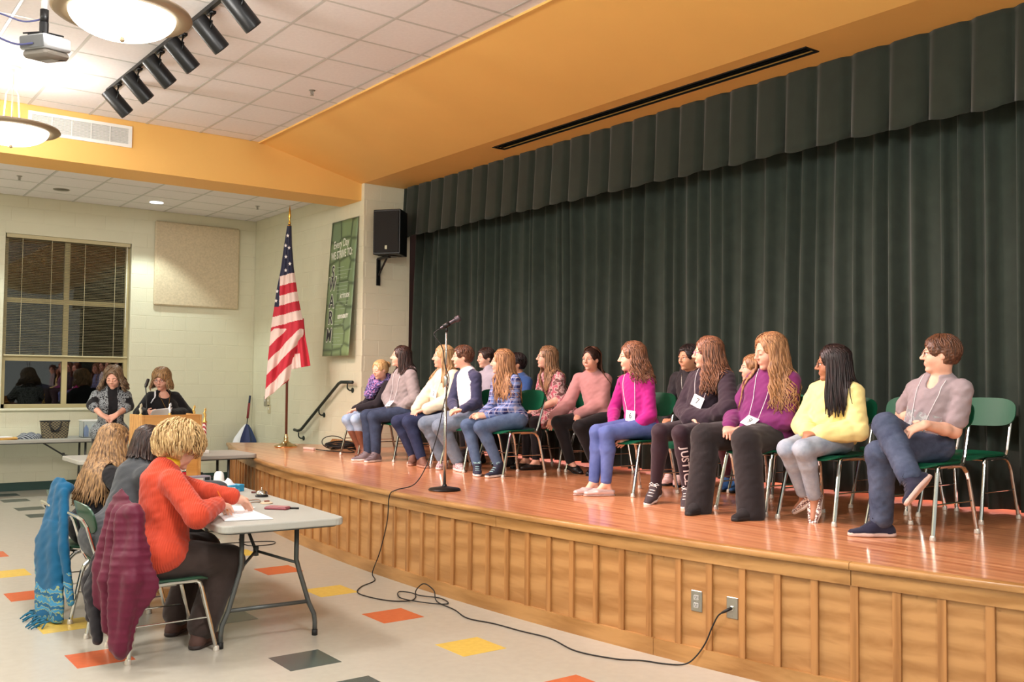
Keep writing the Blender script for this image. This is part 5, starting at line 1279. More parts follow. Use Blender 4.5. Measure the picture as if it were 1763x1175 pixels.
    def hand(s, F, sd, curl=None):
        S = s.S*s.kw.get('handS', .95); w = s.J['wr'+sd]; d, n = s.handdir(sd); curl = s.kw.get('curl', .35) if curl is None else curl
        l = np.cross(d, -n)*(1 if sd == 'L' else -1)
        F.cone(w-d*.01, w+d*.030*S, .026*S, .031*S, .012, n, 1.6)
        F.cone(w+d*.028*S, w+d*.072*S, .036*S, .039*S, .012, n, 2.3)
        for i, (of, ln) in enumerate(((.029, .060), (.0105, .068), (-.0085, .063), (-.027, .050))):
            sp = d+l*of*2.2; sp = unit(sp); b0 = w+d*.074*S+l*of*S
            rot = lambda v, a: v*cos(a)+n*sin(a)
            d1 = rot(sp, curl*.7); d2 = rot(sp, curl*1.7); p1 = b0+d1*ln*.5*S; p2 = p1+d2*ln*.52*S
            F.cone(b0-d1*.012*S, p1, .0092*S, .0082*S, .005); F.cone(p1, p2, .0082*S, .0066*S, .005)
        b0 = w+d*.022*S+l*.028*S; d1 = unit(d*.75+l*.62+n*.25); p1 = b0+d1*.038*S; d2 = unit(d*.95+l*.1+n*.3); p2 = p1+d2*.030*S
        F.cone(b0-l*.01*S, p1, .0125*S, .0105*S, .008); F.cone(p1, p2, .010*S, .008*S, .005)
    def foot(s, F, sd, inf=0., k=.012):
        J, S = s.J, s.S; an, to = J['an'+sd], J['to'+sd]; fl = s.footframe(sd)
        d, u, l, h = fl
        F.cone(h+u*.026, h+d*.13*S+u*.026, .030*S+inf, .034*S+inf, k); F.cone(h+d*.13*S+u*.026, h+d*.195*S+u*.020, .036*S+inf, .024*S+inf, k, u, 1.6)
        F.cone(an, h+d*.09*S+u*.045, .036*S+inf, .030*S+inf, k); F.cone(an, h+d*.012+u*.03, .035*S+inf, .030*S+inf, k)
        F.cut(h, -u)
    def footframe(s, sd):
        J, S = s.J, s.S; an, to, kn = J['an'+sd], J['to'+sd], J['kn'+sd]
        d0 = to-an; sh = unit(kn-an)
        grounded = abs(to[2]-(s.floor+.03)) < .012 and an[2] < s.floor+.11
        if grounded:
            d = unit(A(d0[0], d0[1], 0)); u = A(0, 0, 1); h = A(an[0], an[1], s.floor+.002)-d*.042*S
        else:
            d = unit(d0); u = sh-d*(sh@d); u = unit(u)
            d = unit(d-u*.0); h = an-u*.085*S-d*.042*S; d = unit(to-u*.03-(an-u*.085*S)); u = unit(u-d*(u@d)); h = an-u*.082*S-d*.042*S
        return d, u, np.cross(u, d), h
    # ---- head
    def head(s, F):
        hs = s.hs; R = s.HR; H = lambda x, y, z: s.hp(x, y, z); E = lambda x, y, z, a, b, c, k=.02: F.ell(H(x, y, z), R, A(a, b, c)*hs, k*hs)
        C = lambda p, q, r1, r2, k=.012: F.cone(H(*p), H(*q), r1*hs, r2*hs, k*hs)
        fat = s.kw.get('facefat', 1.0)
        E(-.012, 0, .030, .094, .074, .080, .02)
        E(.026, 0, -.034, .060, .054*fat, .070, .04)
        E(.006, 0, -.042, .052, .051*fat, .052, .03)
        E(.068, 0, -.094, .019, .020*fat, .016, .022)
        for sg in (1, -1):
            E(.056, sg*.033, -.030, .026, .024*fat, .026, .025)
            C((.084, sg*.010, .017), (.072, sg*.046, .016), .010, .008, .015)
        for sg in (1, -1): F.sub(H(.096, sg*.030, .001), R, A(.015, .017, .011)*hs, .014*hs)
        C((.087, 0, .008), (.107, 0, -.022), .0075, .0095, .012)
        E(.106, 0, -.026, .010, .0095, .0085, .008)
        for sg in (1, -1): E(.096, sg*.0105, -.029, .009, .0065, .006, .007)
        E(.080, 0, -.058, .013, .022, .014, .014)
        else_ = s.kw.get('eyes', 1)
        if else_:
            for sg in (1, -1):
                C((.0850, sg*.019, .0098), (.0790, sg*.043, .0085), .0050, .0048, .004); C((.0835, sg*.019, -.0095), (.0780, sg*.042, -.0085), .0046, .0046, .005)
        if s.kw.get('eyes', 1) == 0:
            for sg in (1, -1): E(.079, sg*.030, .0, .0125, .016, .011, .006)
        for sg in (1, -1):
            if s.kw.get('ears', 1):
                E(-.006, sg*.072, -.006, .016, .009, .029, .008)
    def body(s, bare_arms=False, bare_legs=False):
        F = Field(); s.torso(F, 0, .05); s.neck(F); s.head(F)
        for sd in 'LR':
            s.arm(F, sd, 0, .035); s.hand(F, sd)
        if 'knL' in s.J:
            for sd in 'LR': s.leg(F, sd, 0, .012)
            for sd in 'LR':
                d, u, l, h = s.footframe(sd); S = s.S
                F.cone(s.J['an'+sd], h+d*.10*S+u*.035, .031*S, .024*S, .012); F.cone(s.J['an'+sd], h+d*.01+u*.032, .031*S, .026*S, .012); F.cone(h+d*.10*S+u*.033, h+d*.18*S+u*.024, .027*S, .018*S, .012)
        s.F = F
        s.bodyobj = field_obj('body', F, s.vox, s.skin, s.root)
        s.face()
        return F
    def sphere(s, mb, c, r, R=None, n=10, sc=(1, 1, 1)):
        P = []; F = []
        for i in range(n+1):
            t = pi*i/n
            for j in range(2*n):
                a = pi*j/n; l = A(sin(t)*cos(a)*sc[0], sin(t)*sin(a)*sc[1], cos(t)*sc[2])*r
                P.append(A(c)+(R@l if R is not None else l))
        m = 2*n
        for i in range(n):
            for j in range(m): F.append((i*m+j, (i+1)*m+j, (i+1)*m+(j+1) % m, i*m+(j+1) % m))
        mb.add(P, F)
    def onface(s, y, z, off):
        p = s.hp(.05, y, z); h = s.F.surf(p, s.HR[:, 0], .12); return h+s.HR[:, 0]*off*s.hs
    def face(s):
        hs = s.hs; open_ = s.kw.get('eyes', 1); bc = s.kw.get('brow', (60, 42, 30)); MBW = mat('brow_%d_%d_%d' % bc, bc, .8)
        for sg in (1, -1):
            if open_:
                mb = MB(); s.sphere(mb, s.hp(.0755, sg*.030, .0005), .0115*hs, n=8); e = mb.build('eye', M_EYE, s.root, True)
                g = s.kw.get('gaze', (0, 0)); dirv = unit(A(1, g[0]+.0*sg, g[1]))
                mb = MB(); s.sphere(mb, s.hp(.0755+.0068*dirv[0], sg*.030+.0068*dirv[1], .0005+.0068*dirv[2]), .0060*hs, n=7); mb.build('iris', M_IRIS, e, True)
            mb = MB(); z = .0062 if open_ else -.005
            mb.tube([s.onface(sg*y, z+dz, .0004) for y, dz in ((.018, -.004), (.024, 0), (.034, .0003), (.044, -.004))], [.0008*hs, .0018*hs, .0019*hs, .0010*hs], 5); mb.build('eyelash', M_LASH, s.root, True)
            mb = MB(); mb.tube([s.onface(sg*y, z, .0002) for y, z in ((.013, .0195), (.020, .0225), (.030, .0245), (.039, .0235), (.048, .018))], [.0016*hs, .0025*hs, .0024*hs, .0019*hs, .0008*hs], 6); mb.build('eyebrow', MBW, s.root, True)
        LM = s.kw.get('lip', M_LIP); mb = MB(); op = s.kw.get('mouth', 0)
        mb.tube([s.onface(y, z, -.0022) for y, z in ((.0215, -.0600), (.011, -.0570), (.0035, -.0560), (0, -.0568), (-.0035, -.0560), (-.011, -.0570), (-.0215, -.0600))], [.0008*hs, .0026*hs, .0030*hs, .0028*hs, .0030*hs, .0026*hs, .0008*hs], 8)
        mb.tube([s.onface(y, z-op, -.0024) for y, z in ((.0205, -.0608+op), (.011, -.0635), (0, -.0648), (-.011, -.0635), (-.0205, -.0608+op))], [.0008*hs, .0030*hs, .0036*hs, .0030*hs, .0008*hs], 8)
        mb.build('lips', LM, s.root, True)
        if op:
            mb = MB(); s.sphere(mb, s.onface(0, -.0605-op*.4, -.004), .010*hs, s.HR, 6, (.6, 1.3, .5)); mb.build('mouth', mat('mouth_dark', (70, 26, 26), .5), s.root, True)
    def glasses(s, col=(40, 36, 44), r=.0205, metal=0, squash=.8):
        G = mat('glasses_%d_%d_%d' % col, col, .3, metal=metal); mb = MB()
        for sg in (1, -1):
            mb.tube([s.hp(.1005-.0045*(1-cos(a))-.004*(sg*cos(a) > .5), sg*(.031)+r*cos(a), .001+r*squash*sin(a)) for a in [2*pi*i/20 for i in range(20)]], .0017, 6, closed=True)
            mb.tube([s.hp(.096, sg*(.031+r), .005), s.hp(.07, sg*.062, .006), s.hp(.0, sg*.078, .006)], .0017, 5)
        mb.tube([s.hp(.1015, .031-r, .004), s.hp(.107, 0, .007), s.hp(.1015, -.031+r, .004)], .0017, 5)
        mb.build('glasses', G, s.root, True)
    # ---- garments
    def top(s, name, M, inf=.016, sleeve='cuff', hem=-.06, wr=(.0022, 55), loose=(.006, .010, .008), collar=.0, pick=None, vox=None, bust=0, belly=0, hood=False, flare=0, cuff=None, extra=None, split=None, skirt=0):
        J, S = s.J, s.S; F = Field(); s.torso(F, inf, .05, bust, belly)
        if flare: F.ell(J['pel']+A(0, 0, .03)*S+s.hfwd*.0, s.RH, A(.135*s.stout+flare, .175*s.stout+flare, .12)*S+inf, .05)
        for sd in 'LR':
            if sleeve == 'none': continue
            if sleeve == 'short':
                a, b = J['sh'+sd], J['el'+sd]; F.cone(a, a+(b-a)*.72, .042*S+inf*.7, .047*S+inf*.9, .022)
            else: s.arm(F, sd, inf*.6, .022, 'cuff' if sleeve == 'cuff' else sleeve, loose=(loose[0]*.5, loose[1]*.8, loose[2]))
        if collar: F.cone(J['nk']-s.up*.02, J['nk']+s.up*collar+s.fwd*.012, .066*S+inf*.3, .060*S, .02)
        if hood:
            F.cone(J['nk']-s.fwd*.055*S+s.left*.075*S+s.up*.0, J['nk']-s.fwd*.085*S+s.up*.005, .036*S, .046*S, .025); F.cone(J['nk']-s.fwd*.055*S-s.left*.075*S, J['nk']-s.fwd*.085*S+s.up*.005, .036*S, .046*S, .025)
            F.cone(J['nk']+s.left*.070*S+s.fwd*.01, J['nk']-s.fwd*.055*S+s.left*.075*S, .022*S, .036*S, .02); F.cone(J['nk']-s.left*.070*S+s.fwd*.01, J['nk']-s.fwd*.055*S-s.left*.075*S, .022*S, .036*S, .02)
        if extra: extra(F, s)
        if hem is not None: F.cut(J['pel']+A(0, 0, hem*S), A(0, 0, -1))
        if cuff:
            for sd in 'LR':
                a, b = J['el'+sd], J['wr'+sd]; d = unit(b-a); F.cone(b-d*.055*S, b-d*.008*S, .034*S+cuff, .033*S+cuff, .008)
        F.wr = (wr[0]*.45, wr[1], s.rnd.random()*6)
        s.FT = F if not hasattr(s, 'FT') else s.FT
        s.outer = F
        v, q = F.mesh(vox or s.vox*1.25)
        mats = M if isinstance(M, (list, tuple)) else [M]
        if pick is not None and split:
            mi = pick(s, v[q].mean(1)); obs = []
            for i, nm in enumerate(split):
                Q = q[mi == i]; us, inv = np.unique(Q, return_inverse=True)
                obs.append(np_mesh(nm, v[us], inv.reshape(Q.shape), mats[i], s.root))
            return obs[0]
        return np_mesh(name, v, q, mats, s.root, pick(s, v[q].mean(1)) if pick else None)
    def trousers(s, M, name='trousers', inf=.012, hem=None, rs=(.088, .058, .056, .038), to=.96, wr=(.0018, 60), vox=None, waist=.06, k=.012):
        F = Field(); J, S = s.J, s.S
        hip = J['pel']+s.RH@A(-.015, 0, .0)*S; st = s.stout
        F.ell(hip, s.RH, A(.122*st, .162*st, .115)*S, .04)
        for sd in 'LR': s.leg(F, sd, inf*.4, k if sd == 'R' else .02, hem, rs, to)
        F.wr = (wr[0]*.28, wr[1]*1.1, s.rnd.random()*6)
        s.FL = F
        return field_obj(name, F, vox or s.vox*1.3, M, s.root)
    def shoes(s, M, sole=M_WHITE, low=False, high=0., check=None, lace=None, names=('shoe', 'sole'), top=.035):
        for sd in 'LR':
            F = Field(); d, u, l, h = s.footframe(sd); S = s.S; an = s.J['an'+sd]
            F.cone(h+u*.030, h+d*.12*S+u*.030, .034*S, .037*S, .015); F.cone(h+d*.12*S+u*.030, h+d*.200*S+u*.022, .041*S, .028*S, .015, u, 1.5)
            if not low:
                F.cone(an+u*.005, h+d*.10*S+u*.045, .041*S, .034*S, .02); F.cone(an+u*.012, h+d*.012+u*.03, .040*S, .035*S, .02)
                if high: F.cone(an, an+unit(s.J['kn'+sd]-an)*high, .046*S, .056*S, .03)
            F.cut(h+u*.004, -u)
            if low: F.cut(h+u*.050+d*.06*S, u-d*.10)
            elif not high: F.cut(an+u*top*S, unit(u+d*.25))
            ob = field_obj(names[0], F, min(s.vox, .0055), M, s.root)
            G = Field(); G.cone(h+u*.012, h+d*.12*S+u*.012, .038*S, .041*S, .01); G.cone(h+d*.12*S+u*.012, h+d*.203*S+u*.012, .043*S, .028*S, .01); G.cut(h, -u); G.cut(h+u*(.022 if not low else .008), u)
            so = field_obj(names[1], G, min(s.vox, .0055), sole, ob); so.location = (0, 0, 0)
            if lace is not None:
                mb = MB()
                on = lambda dd, ll: F.surf(h+d*dd*S+l*ll, u, .2)+u*.001
                for q in range(4):
                    dd = .085+.022*q; mb.tube([on(dd, -.020), on(dd+.004, -.008), on(dd+.004, .008), on(dd, .020)], .0034, 5)
                c = on(.078, 0)
                for sg in (1, -1): mb.tube([c, c+l*sg*.022+u*.012, c+l*sg*.036+u*.002, c+l*sg*.018-u*.001+d*.012, c], .0026, 5); mb.tube([c, c+l*sg*.020+d*.02-u*.004, c+l*sg*.030+d*.028-u*.012], .0024, 5)
                mb.build('laces', lace, ob, True)
    def tagcard(s, txt, dn=.27, lat=0., tilt=0., w=.105, h=.085, strings=True, colx=.062):
        J, S = s.J, s.S; F = s.outer; p0 = J['nk']-s.up*dn*S+s.left*lat*S
        c = F.surf(p0, s.fwd, .3)
        up_ = unit(F.surf(p0+s.up*.04, s.fwd, .3)-F.surf(p0-s.up*.04, s.fwd, .3))
        x = unit(s.left*cos(tilt)+up_*sin(tilt)); y = unit(up_-x*(up_@x)); z = np.cross(x, y)
        if z@s.fwd < 0: z = -z
        c = c+z*.012; M = frame_M(c, x, y)
        mb = MB(); mb.box((-w/2, -h/2, -.001), (w/2, h/2, .001), M=M, c=.0004); t = mb.build('number_card', M_PAPER, s.root)
        text_on(txt, .062, M @ Matrix.Translation((0, 0, .0014)), mat('card_ink', (70, 74, 70), .7), t, 'number', .0008, .0004)
        if strings:
            for sg in (1, -1):
                a = A(M @ Vector((sg*w*.42, h/2-.006, .001))); b = J['nk']+s.left*sg*colx*S+s.fwd*.05*S+s.up*.005
                P = [a+(b-a)*i/14 for i in range(15)]; P = F.push(P, .004, 4); P = np.concatenate([P, [F.push([J['nk']+s.left*sg*colx*S-s.fwd*.03*S+s.up*.02], .004, 4)[0]]])
                mb = MB(); mb.tube(P, .0022, 5); mb.build('lanyard', mat('lanyard_white', (226, 222, 226), .7), s.root, True)
    # ---- hair
    def cap(s, M, th=.014, face=(.115, 0, -.024, .082, .066, .110), nape=-.055, name='hair', vox=None, extra=None, bump_=(.0022, 130), front=None):
        F = Field(); hs = s.hs; R = s.HR
        F.ell(s.hp(-.012, 0, .030), R, (A(.094, .074, .080)+th)*hs, .02)
        F.ell(s.hp(-.030, 0, -.012), R, (A(.068, .066, .062)+th*.6)*hs, .03)
        if extra: extra(F, s)
        F.sub(s.hp(*face[:3]), R, A(face[3:])*hs, .012)
        if front is not None: pass
        for sg in (1, -1): F.sub(s.hp(.012, sg*.078, -.032), R, A(.028, .022, .034)*hs, .01)
        F.cut(s.hp(0, 0, nape), -R[:, 2])
        F.wr = (bump_[0]*.5, bump_[1], s.rnd.random()*6)
        s.Fcap = F
        return field_obj(name, F, vox or s.vox, M, s.root)
    def locks(s, M, n=90, length=.34, wave=.012, wl=.10, az0=62, spread=.02, name='hair_lengths', r=.0105, part=0., front=.5, bang=0, taper=.35, drape=True, seg=16, curl=.0, side=None, th=.021, body_off=.011, gather=None, roots=None):
        rn = s.rnd; hs = s.hs; R = s.HR; cen = s.hp(-.012, 0, .030); rad = (A(.094, .074, .080)+th)*hs
        paths = []
        for i in range(n):
            sg = 1 if i % 2 else -1
            u = (i//2+.5)/(n/2)
            azf = radians(az0+(180-az0)*u)*sg
            azs = azf*(.35+.55*u)
            e0 = radians(82-14*rn.random()); e1 = radians(-18+rn.uniform(-8, 6))
            if side is not None and sg*side < 0 and u < .0: continue
            P = []
            for k in range(6):
                t = k/5; e = e0+(e1-e0)*t; az = azs+(azf-azs)*min(1, t*1.5)
                l = A(cos(e)*cos(az), cos(e)*sin(az), sin(e)); P.append(cen+R@(l*rad*(1+rn.uniform(-.012, .02))))
            Ln = length*(rn.uniform(.86, 1.06))
            q = P[-1]; out = R@A(cos(azf), sin(azf), 0); out[2] = 0; out = unit(out)
            ph = rn.uniform(0, 6.3); lat = np.cross(out, A(0, 0, 1))
            fr = 0
            for k in range(1, seg+1):
                t = k/seg; w = wave*min(1, t*2.2)
                off = out*(spread*t+w*sin(2*pi*t*Ln/wl+ph)*.7)+lat*(w*cos(2*pi*t*Ln/wl+ph))
                if gather is not None: off = off+(A(gather)-q)*min(1, t*1.6)*A(1, 1, 0)*.8
                P.append(q+A(0, 0, -Ln*t)+off)
            paths.append(np.array(P))
        mb = MB()
        if drape and hasattr(s, 'outer'):
            for rep in range(2):
                allp = np.concatenate(paths)
                allp = s.outer.push(allp, body_off, 4); allp = s.F.push(allp, .007, 2) if hasattr(s, 'F') else allp
                k = 0
                for i, P in enumerate(paths):
                    Q = allp[k:k+len(P)].copy(); k += len(P)
                    for _ in range(3 if wave < .008 else 1): Q[4:-1] = .5*Q[4:-1]+.25*(Q[3:-2]+Q[5:])
                    paths[i] = Q
            d = s.outer.at(np.concatenate(paths)); k = 0
            for i, P in enumerate(paths):
                bad = np.argwhere(d[k:k+len(P)] < -.004).ravel(); k += len(P)
                if len(bad) and bad[0] > 6: paths[i] = P[:bad[0]]
        for P in paths:
            m = len(P); rr = [r*hs*(1-.10*rn.random())*(1 if j < m*.55 else 1-(1-taper)*((j-m*.55)/(m*.45))) for j in range(m)]; rr[0] *= .6
            mb.tube(P, rr, 5, flat=.62)
        return mb.build(name, M, s.root, True)

    def short(s, M, n=300, th=.011, front=26, sides=2, back=-40, lift=.007, r=.0062, name='hair_tufts', sweep=.5, jit=.06):
        rn = s.rnd; hs = s.hs; R = s.HR; cen = s.hp(-.012, 0, .030); rad = (A(.094, .074, .080)+th)*hs; mb = MB()
        for i in range(n):
            az = 2*pi*((i*.618034) % 1)+rn.uniform(-jit, jit); t0 = (i+.5)/n
            c = cos(az); end = front if c > .55 else (sides if c > -.35 else back)
            e0 = radians(88-(88-end-12)*t0); e1 = max(e0-radians(34), radians(end-rn.uniform(0, 8))); P = []; jz = rn.uniform(-1, 1); lj = lift*(1+3*jit*rn.uniform(-1, 1.5))
            for k in range(6):
                t = k/5; e = e0+(e1-e0)*t; a = az+(sweep+4*jit*jz)*.35*t*(1 if c > 0 else .3)
                l = A(cos(e)*cos(a), cos(e)*sin(a), sin(e)); P.append(cen+R@(l*(rad+lj*hs*sin(pi*(.15+.85*t))*.6)))
            if az and e1 < radians(-6): P = [p-R[:, 0]*.012*hs*max(0, (k-2)/3) *0 for k, p in enumerate(P)]
            mb.tube(P, [r*hs*v for v in (.5, .9, 1, .9, .7, .25)], 5, flat=.5)
        return mb.build(name, M, s.root, True)
# ------------------------------------------------------------------ fabrics
def two_tone_noise(name, c1, c2, scale, thr=.5, rough=.85, vor=False, c3=None, soft=.02):
    if name in MATS: return MATS[name]
    m, nt, b = nmat(name); L = nt.links.new; tc = N(nt, 'ShaderNodeTexCoord')
    n = N(nt, 'ShaderNodeTexVoronoi' if vor else 'ShaderNodeTexNoise'); n.inputs['Scale'].default_value = scale; L(tc.outputs['Object'], n.inputs['Vector'])
    rp = N(nt, 'ShaderNodeValToRGB'); e = rp.color_ramp.elements; e[0].position = thr-soft; e[0].color = lin(c1)+(1,); e[1].position = thr+soft; e[1].color = lin(c2)+(1,)
    if c3: x = e.new(min(.99, thr+.10)); x.color = lin(c3)+(1,)
    L(n.outputs[0], rp.inputs[0]); L(rp.outputs[0], b.inputs['Base Color']); b.inputs['Roughness'].default_value = rough; b.inputs['Specular IOR Level'].default_value = .2
    MATS[name] = m; return m
def plaid(name, base, c2, c3):
    if name in MATS: return MATS[name]
    m, nt, b = nmat(name); L = nt.links.new; tc = N(nt, 'ShaderNodeTexCoord'); last = None
    col = lin(base)+(1,)
    for (d, sc, c, f, ph) in (('Z', 4.2, c2, .75, 0), ('Y', 4.6, c2, .55, 1), ('Z', 9, c3, .55, 2), ('Y', 9.5, c3, .5, 0.5), ('X', 5, c2, .35, .3)):
        w = N(nt, 'ShaderNodeTexWave', bands_direction=d); w.inputs['Scale'].default_value = sc; w.inputs['Distortion'].default_value = .1; w.inputs['Phase Offset'].default_value = ph; L(tc.outputs['Object'], w.inputs[0])
        g = N(nt, 'ShaderNodeMath', operation='GREATER_THAN'); g.inputs[1].default_value = .74 if sc < 6 else .93; L(w.outputs['Fac'], g.inputs[0])
        mu = N(nt, 'ShaderNodeMath', operation='MULTIPLY'); mu.inputs[1].default_value = f; L(g.outputs[0], mu.inputs[0])
        mx = N(nt, 'ShaderNodeMix', data_type='RGBA'); L(mu.outputs[0], mx.inputs[0]); mx.inputs[7].default_value = lin(c)+(1,)
        if last is None: mx.inputs[6].default_value = col
        else: L(last, mx.inputs[6])
        last = mx.outputs[2]
    L(last, b.inputs['Base Color']); b.inputs['Roughness'].default_value = .85; b.inputs['Specular IOR Level'].default_value = .2; MATS[name] = m; return m
def checker(name, c1, c2, sc):
    if name in MATS: return MATS[name]
    m, nt, b = nmat(name); L = nt.links.new; tc = N(nt, 'ShaderNodeTexCoord'); ck = N(nt, 'ShaderNodeTexChecker'); ck.inputs['Scale'].default_value = sc
    mp = N(nt, 'ShaderNodeMapping'); mp.inputs['Rotation'].default_value = (.5, .6, .78); L(tc.outputs['Object'], mp.inputs[0]); L(mp.outputs[0], ck.inputs[0])
    ck.inputs[1].default_value = lin(c1)+(1,); ck.inputs[2].default_value = lin(c2)+(1,); L(ck.outputs[0], b.inputs['Base Color']); b.inputs['Roughness'].default_value = .7; MATS[name] = m; return m
H_BLOND = hair_mat('blond_hair', (142, 108, 72), (212, 178, 130)); H_LBROWN = hair_mat('light_brown_hair', (92, 66, 46), (166, 126, 90)); H_DARK = hair_mat('dark_brown_hair', (28, 18, 16), (66, 42, 34))
H_BLACK = hair_mat('black_hair', (16, 11, 12), (48, 32, 32)); H_BROWN = hair_mat('brown_hair', (58, 36, 26), (112, 72, 50)); H_GING = hair_mat('golden_brown_hair', (110, 74, 48), (190, 142, 100)); H_REDB = hair_mat('chestnut_hair', (74, 48, 36), (150, 102, 74))
H_PALE = hair_mat('pale_blond_hair', (156, 122, 78), (222, 188, 134)); H_ASHB = hair_mat('ash_brown_hair', (70, 54, 40), (130, 104, 78)); H_MIX = hair_mat('streaked_blond_hair', (88, 62, 42), (184, 142, 96))
SNK = mat('sneaker_grey', (112, 100, 104), .7); SNKD = mat('sneaker_navy', (38, 42, 62), .75); SOLE = mat('sole_white', (226, 214, 208), .5); LACE = mat('lace_white', (226, 220, 216), .7)
BLK = cloth('black_cloth', (26, 24, 27)); BLKP = cloth('black_legging', (22, 20, 24), .7)
NAVY = cloth('navy_cloth', (40, 44, 70)); CREAM = cloth('cream_knit', (236, 222, 196), .9, rib=(56, 'Z'))

def p1():
    p = Person('p1', 'small blond girl in a purple patterned scarf and brown boots at the row end', .93, vox=.007, eyes=0, hs=.93, brow=(150, 112, 70)); p.body()
    p.top('sweater', cloth('black_knit', (34, 30, 36)), .014, hem=-.03)
    p.trousers(denim('light_denim', (120, 150, 186), (196, 214, 232)), rs=(.082, .056, .050, .040), to=.75)
    p.shoes(mat('brown_boot_leather', (118, 72, 52), .5, var=.1, vscale=20), mat('boot_sole', (60, 40, 30), .6), high=.22, names=('boot', 'boot_sole'))
    def bun(F, s): F.ell(s.hp(-.125, .0, .035), s.HR, A(.040, .042, .040)*s.hs, .01)
    p.cap(H_PALE, .012, extra=bun)
    F = Field(); J = p.J; c = J['nk']
    for k in range(10):
        a = 2*pi*k/10; b = 2*pi*(k+1)/10; f = lambda a: c+p.fwd*(.075*cos(a)+.01)+p.left*.085*sin(a)+p.up*(.035-.03*cos(a)); F.cone(f(a), f(b), .025, .025, .02)
    F.cone(c+p.fwd*.085+p.left*.05, c+p.fwd*.13-p.up*.15+p.left*.03, .045, .05, .03); F.cone(c+p.fwd*.085-p.left*.05, c+p.fwd*.13-p.up*.17-p.left*.01, .045, .045, .03); F.wr = (.006, 80, 1)
    field_obj('scarf', F, .007, two_tone_noise('purple_blue_scarf', (84, 66, 120), (120, 140, 190), 60, .5, c3=(186, 120, 170)), p.root)
def p2():
    p = Person('p2', 'child with shoulder length dark hair in a grey hoodie wearing number 2', 1.03, vox=.0065, handL=(-.2, .9, -.1, 0, 0, -1), handR=(-.1, -.9, -.1, 0, 0, -1), skin='fair'); p.body()
    def pouch(F, s): F.cone(s.J['wrL']+s.fwd*.0, s.J['wrR'], .052, .052, .03); F.cone(s.J['wrL'], s.J['wrL']-s.left*.09, .055, .055, .03)
    p.top('hoodie', cloth('grey_fleece', (142, 134, 134)), .026, hem=-.09, hood=True, extra=pouch, wr=(.0036, 46), loose=(.012, .018, .012))
    p.trousers(denim('slate_denim', (38, 46, 64), (66, 80, 106)), rs=(.086, .060, .056, .046)); p.shoes(SNK, SOLE, lace=mat('lace_dark', (50, 40, 44), .7))
    p.cap(H_DARK, .014); p.locks(H_DARK, 90, .19, .006, .2, az0=66, spread=.02, r=.010); p.tagcard('2', .355, 0, .05)
def p3():
    p = Person('p3', 'girl with straight long blond hair in a cream sweater and dark jeans', 1.02, vox=.0065, skin='fair', brow=(150, 112, 70)); p.body()
    p.top('sweater', CREAM, .024, hem=-.07, loose=(.010, .018, .016), wr=(.004, 40))
    p.trousers(denim('dark_denim', (34, 40, 66), (58, 68, 100)), rs=(.088, .062, .058, .046)); p.shoes(mat('brown_shoe', (110, 74, 60), .6), mat('shoe_sole_brown', (170, 130, 110), .6))
    p.cap(H_BLOND, .013); p.locks(H_BLOND, 84, .30, .006, .25, az0=70, spread=.015, r=.0095); p.tagcard('3', .24, .02, 0)
def p4():
    p = Person('p4', 'boy with short brown hair in a white shirt with navy raglan sleeves', 1.03, vox=.006, skin='fair', ears=1, handL=(-.55, .75, -.25, .1, 0, -1), handR=(-.6, -.7, -.25, .1, 0, -1), curl=.45); p.body()
    def pick(s, C):
        J = s.J; lat = np.abs((C-J['nk'])@s.left); dn = (C-J['nk'])@s.up
        m = lat > .085+np.clip(-dn-.02, 0, .12)*.45
        for sd in 'LR':
            for a, b in ((J['sh'+sd], J['el'+sd]), (J['el'+sd], J['wr'+sd])):
                tt = np.clip(((C-a)@(b-a))/((b-a)@(b-a)), 0, 1); m |= (np.linalg.norm(C-(a+tt[:, None]*(b-a)), axis=1) < .062) & (lat > .03)
        return m.astype(int)
    p.top('shirt', [cloth('white_jersey', (226, 222, 228)), cloth('navy_jersey', (62, 64, 92))], .014, hem=-.08, pick=pick, split=('shirt_body', 'raglan_sleeves'), wr=(.003, 50), loose=(.006, .010, .004))
    p.trousers(denim('faded_denim', (92, 108, 128), (140, 152, 166)), rs=(.090, .068, .064, .058), wr=(.004, 45)); p.shoes(checker('checked_canvas', (206, 190, 190), (150, 110, 116), 60), SOLE, top=-.010)
    p.cap(H_BROWN, .013, nape=-.06, bump_=(.003, 150)); p.short(H_BROWN)
def p5():
    p = Person('p5', 'girl with long wavy light brown hair in a blue plaid shirt and jeans', .99, vox=.0055, handL=(-.9, .25, -.1, -.2, .5, -.6), handR=(-.9, .1, -.1, -.2, -.5, -.6), curl=.25, skin='fair', ears=0); p.body()
    p.top('plaid_shirt', plaid('blue_plaid', (48, 54, 104), (128, 150, 204), (206, 196, 206)), .015, hem=-.11, loose=(.008, .012, .008), wr=(.003, 48))
    p.trousers(denim('blue_denim', (62, 80, 112), (104, 124, 154)), rs=(.084, .056, .052, .040)); p.shoes(SNKD, SOLE, lace=mat('lace_mint', (160, 200, 200), .7))
    p.cap(H_GING, .014); p.locks(H_GING, 180, .36, .014, .13, az0=58, spread=.04, r=.0085)
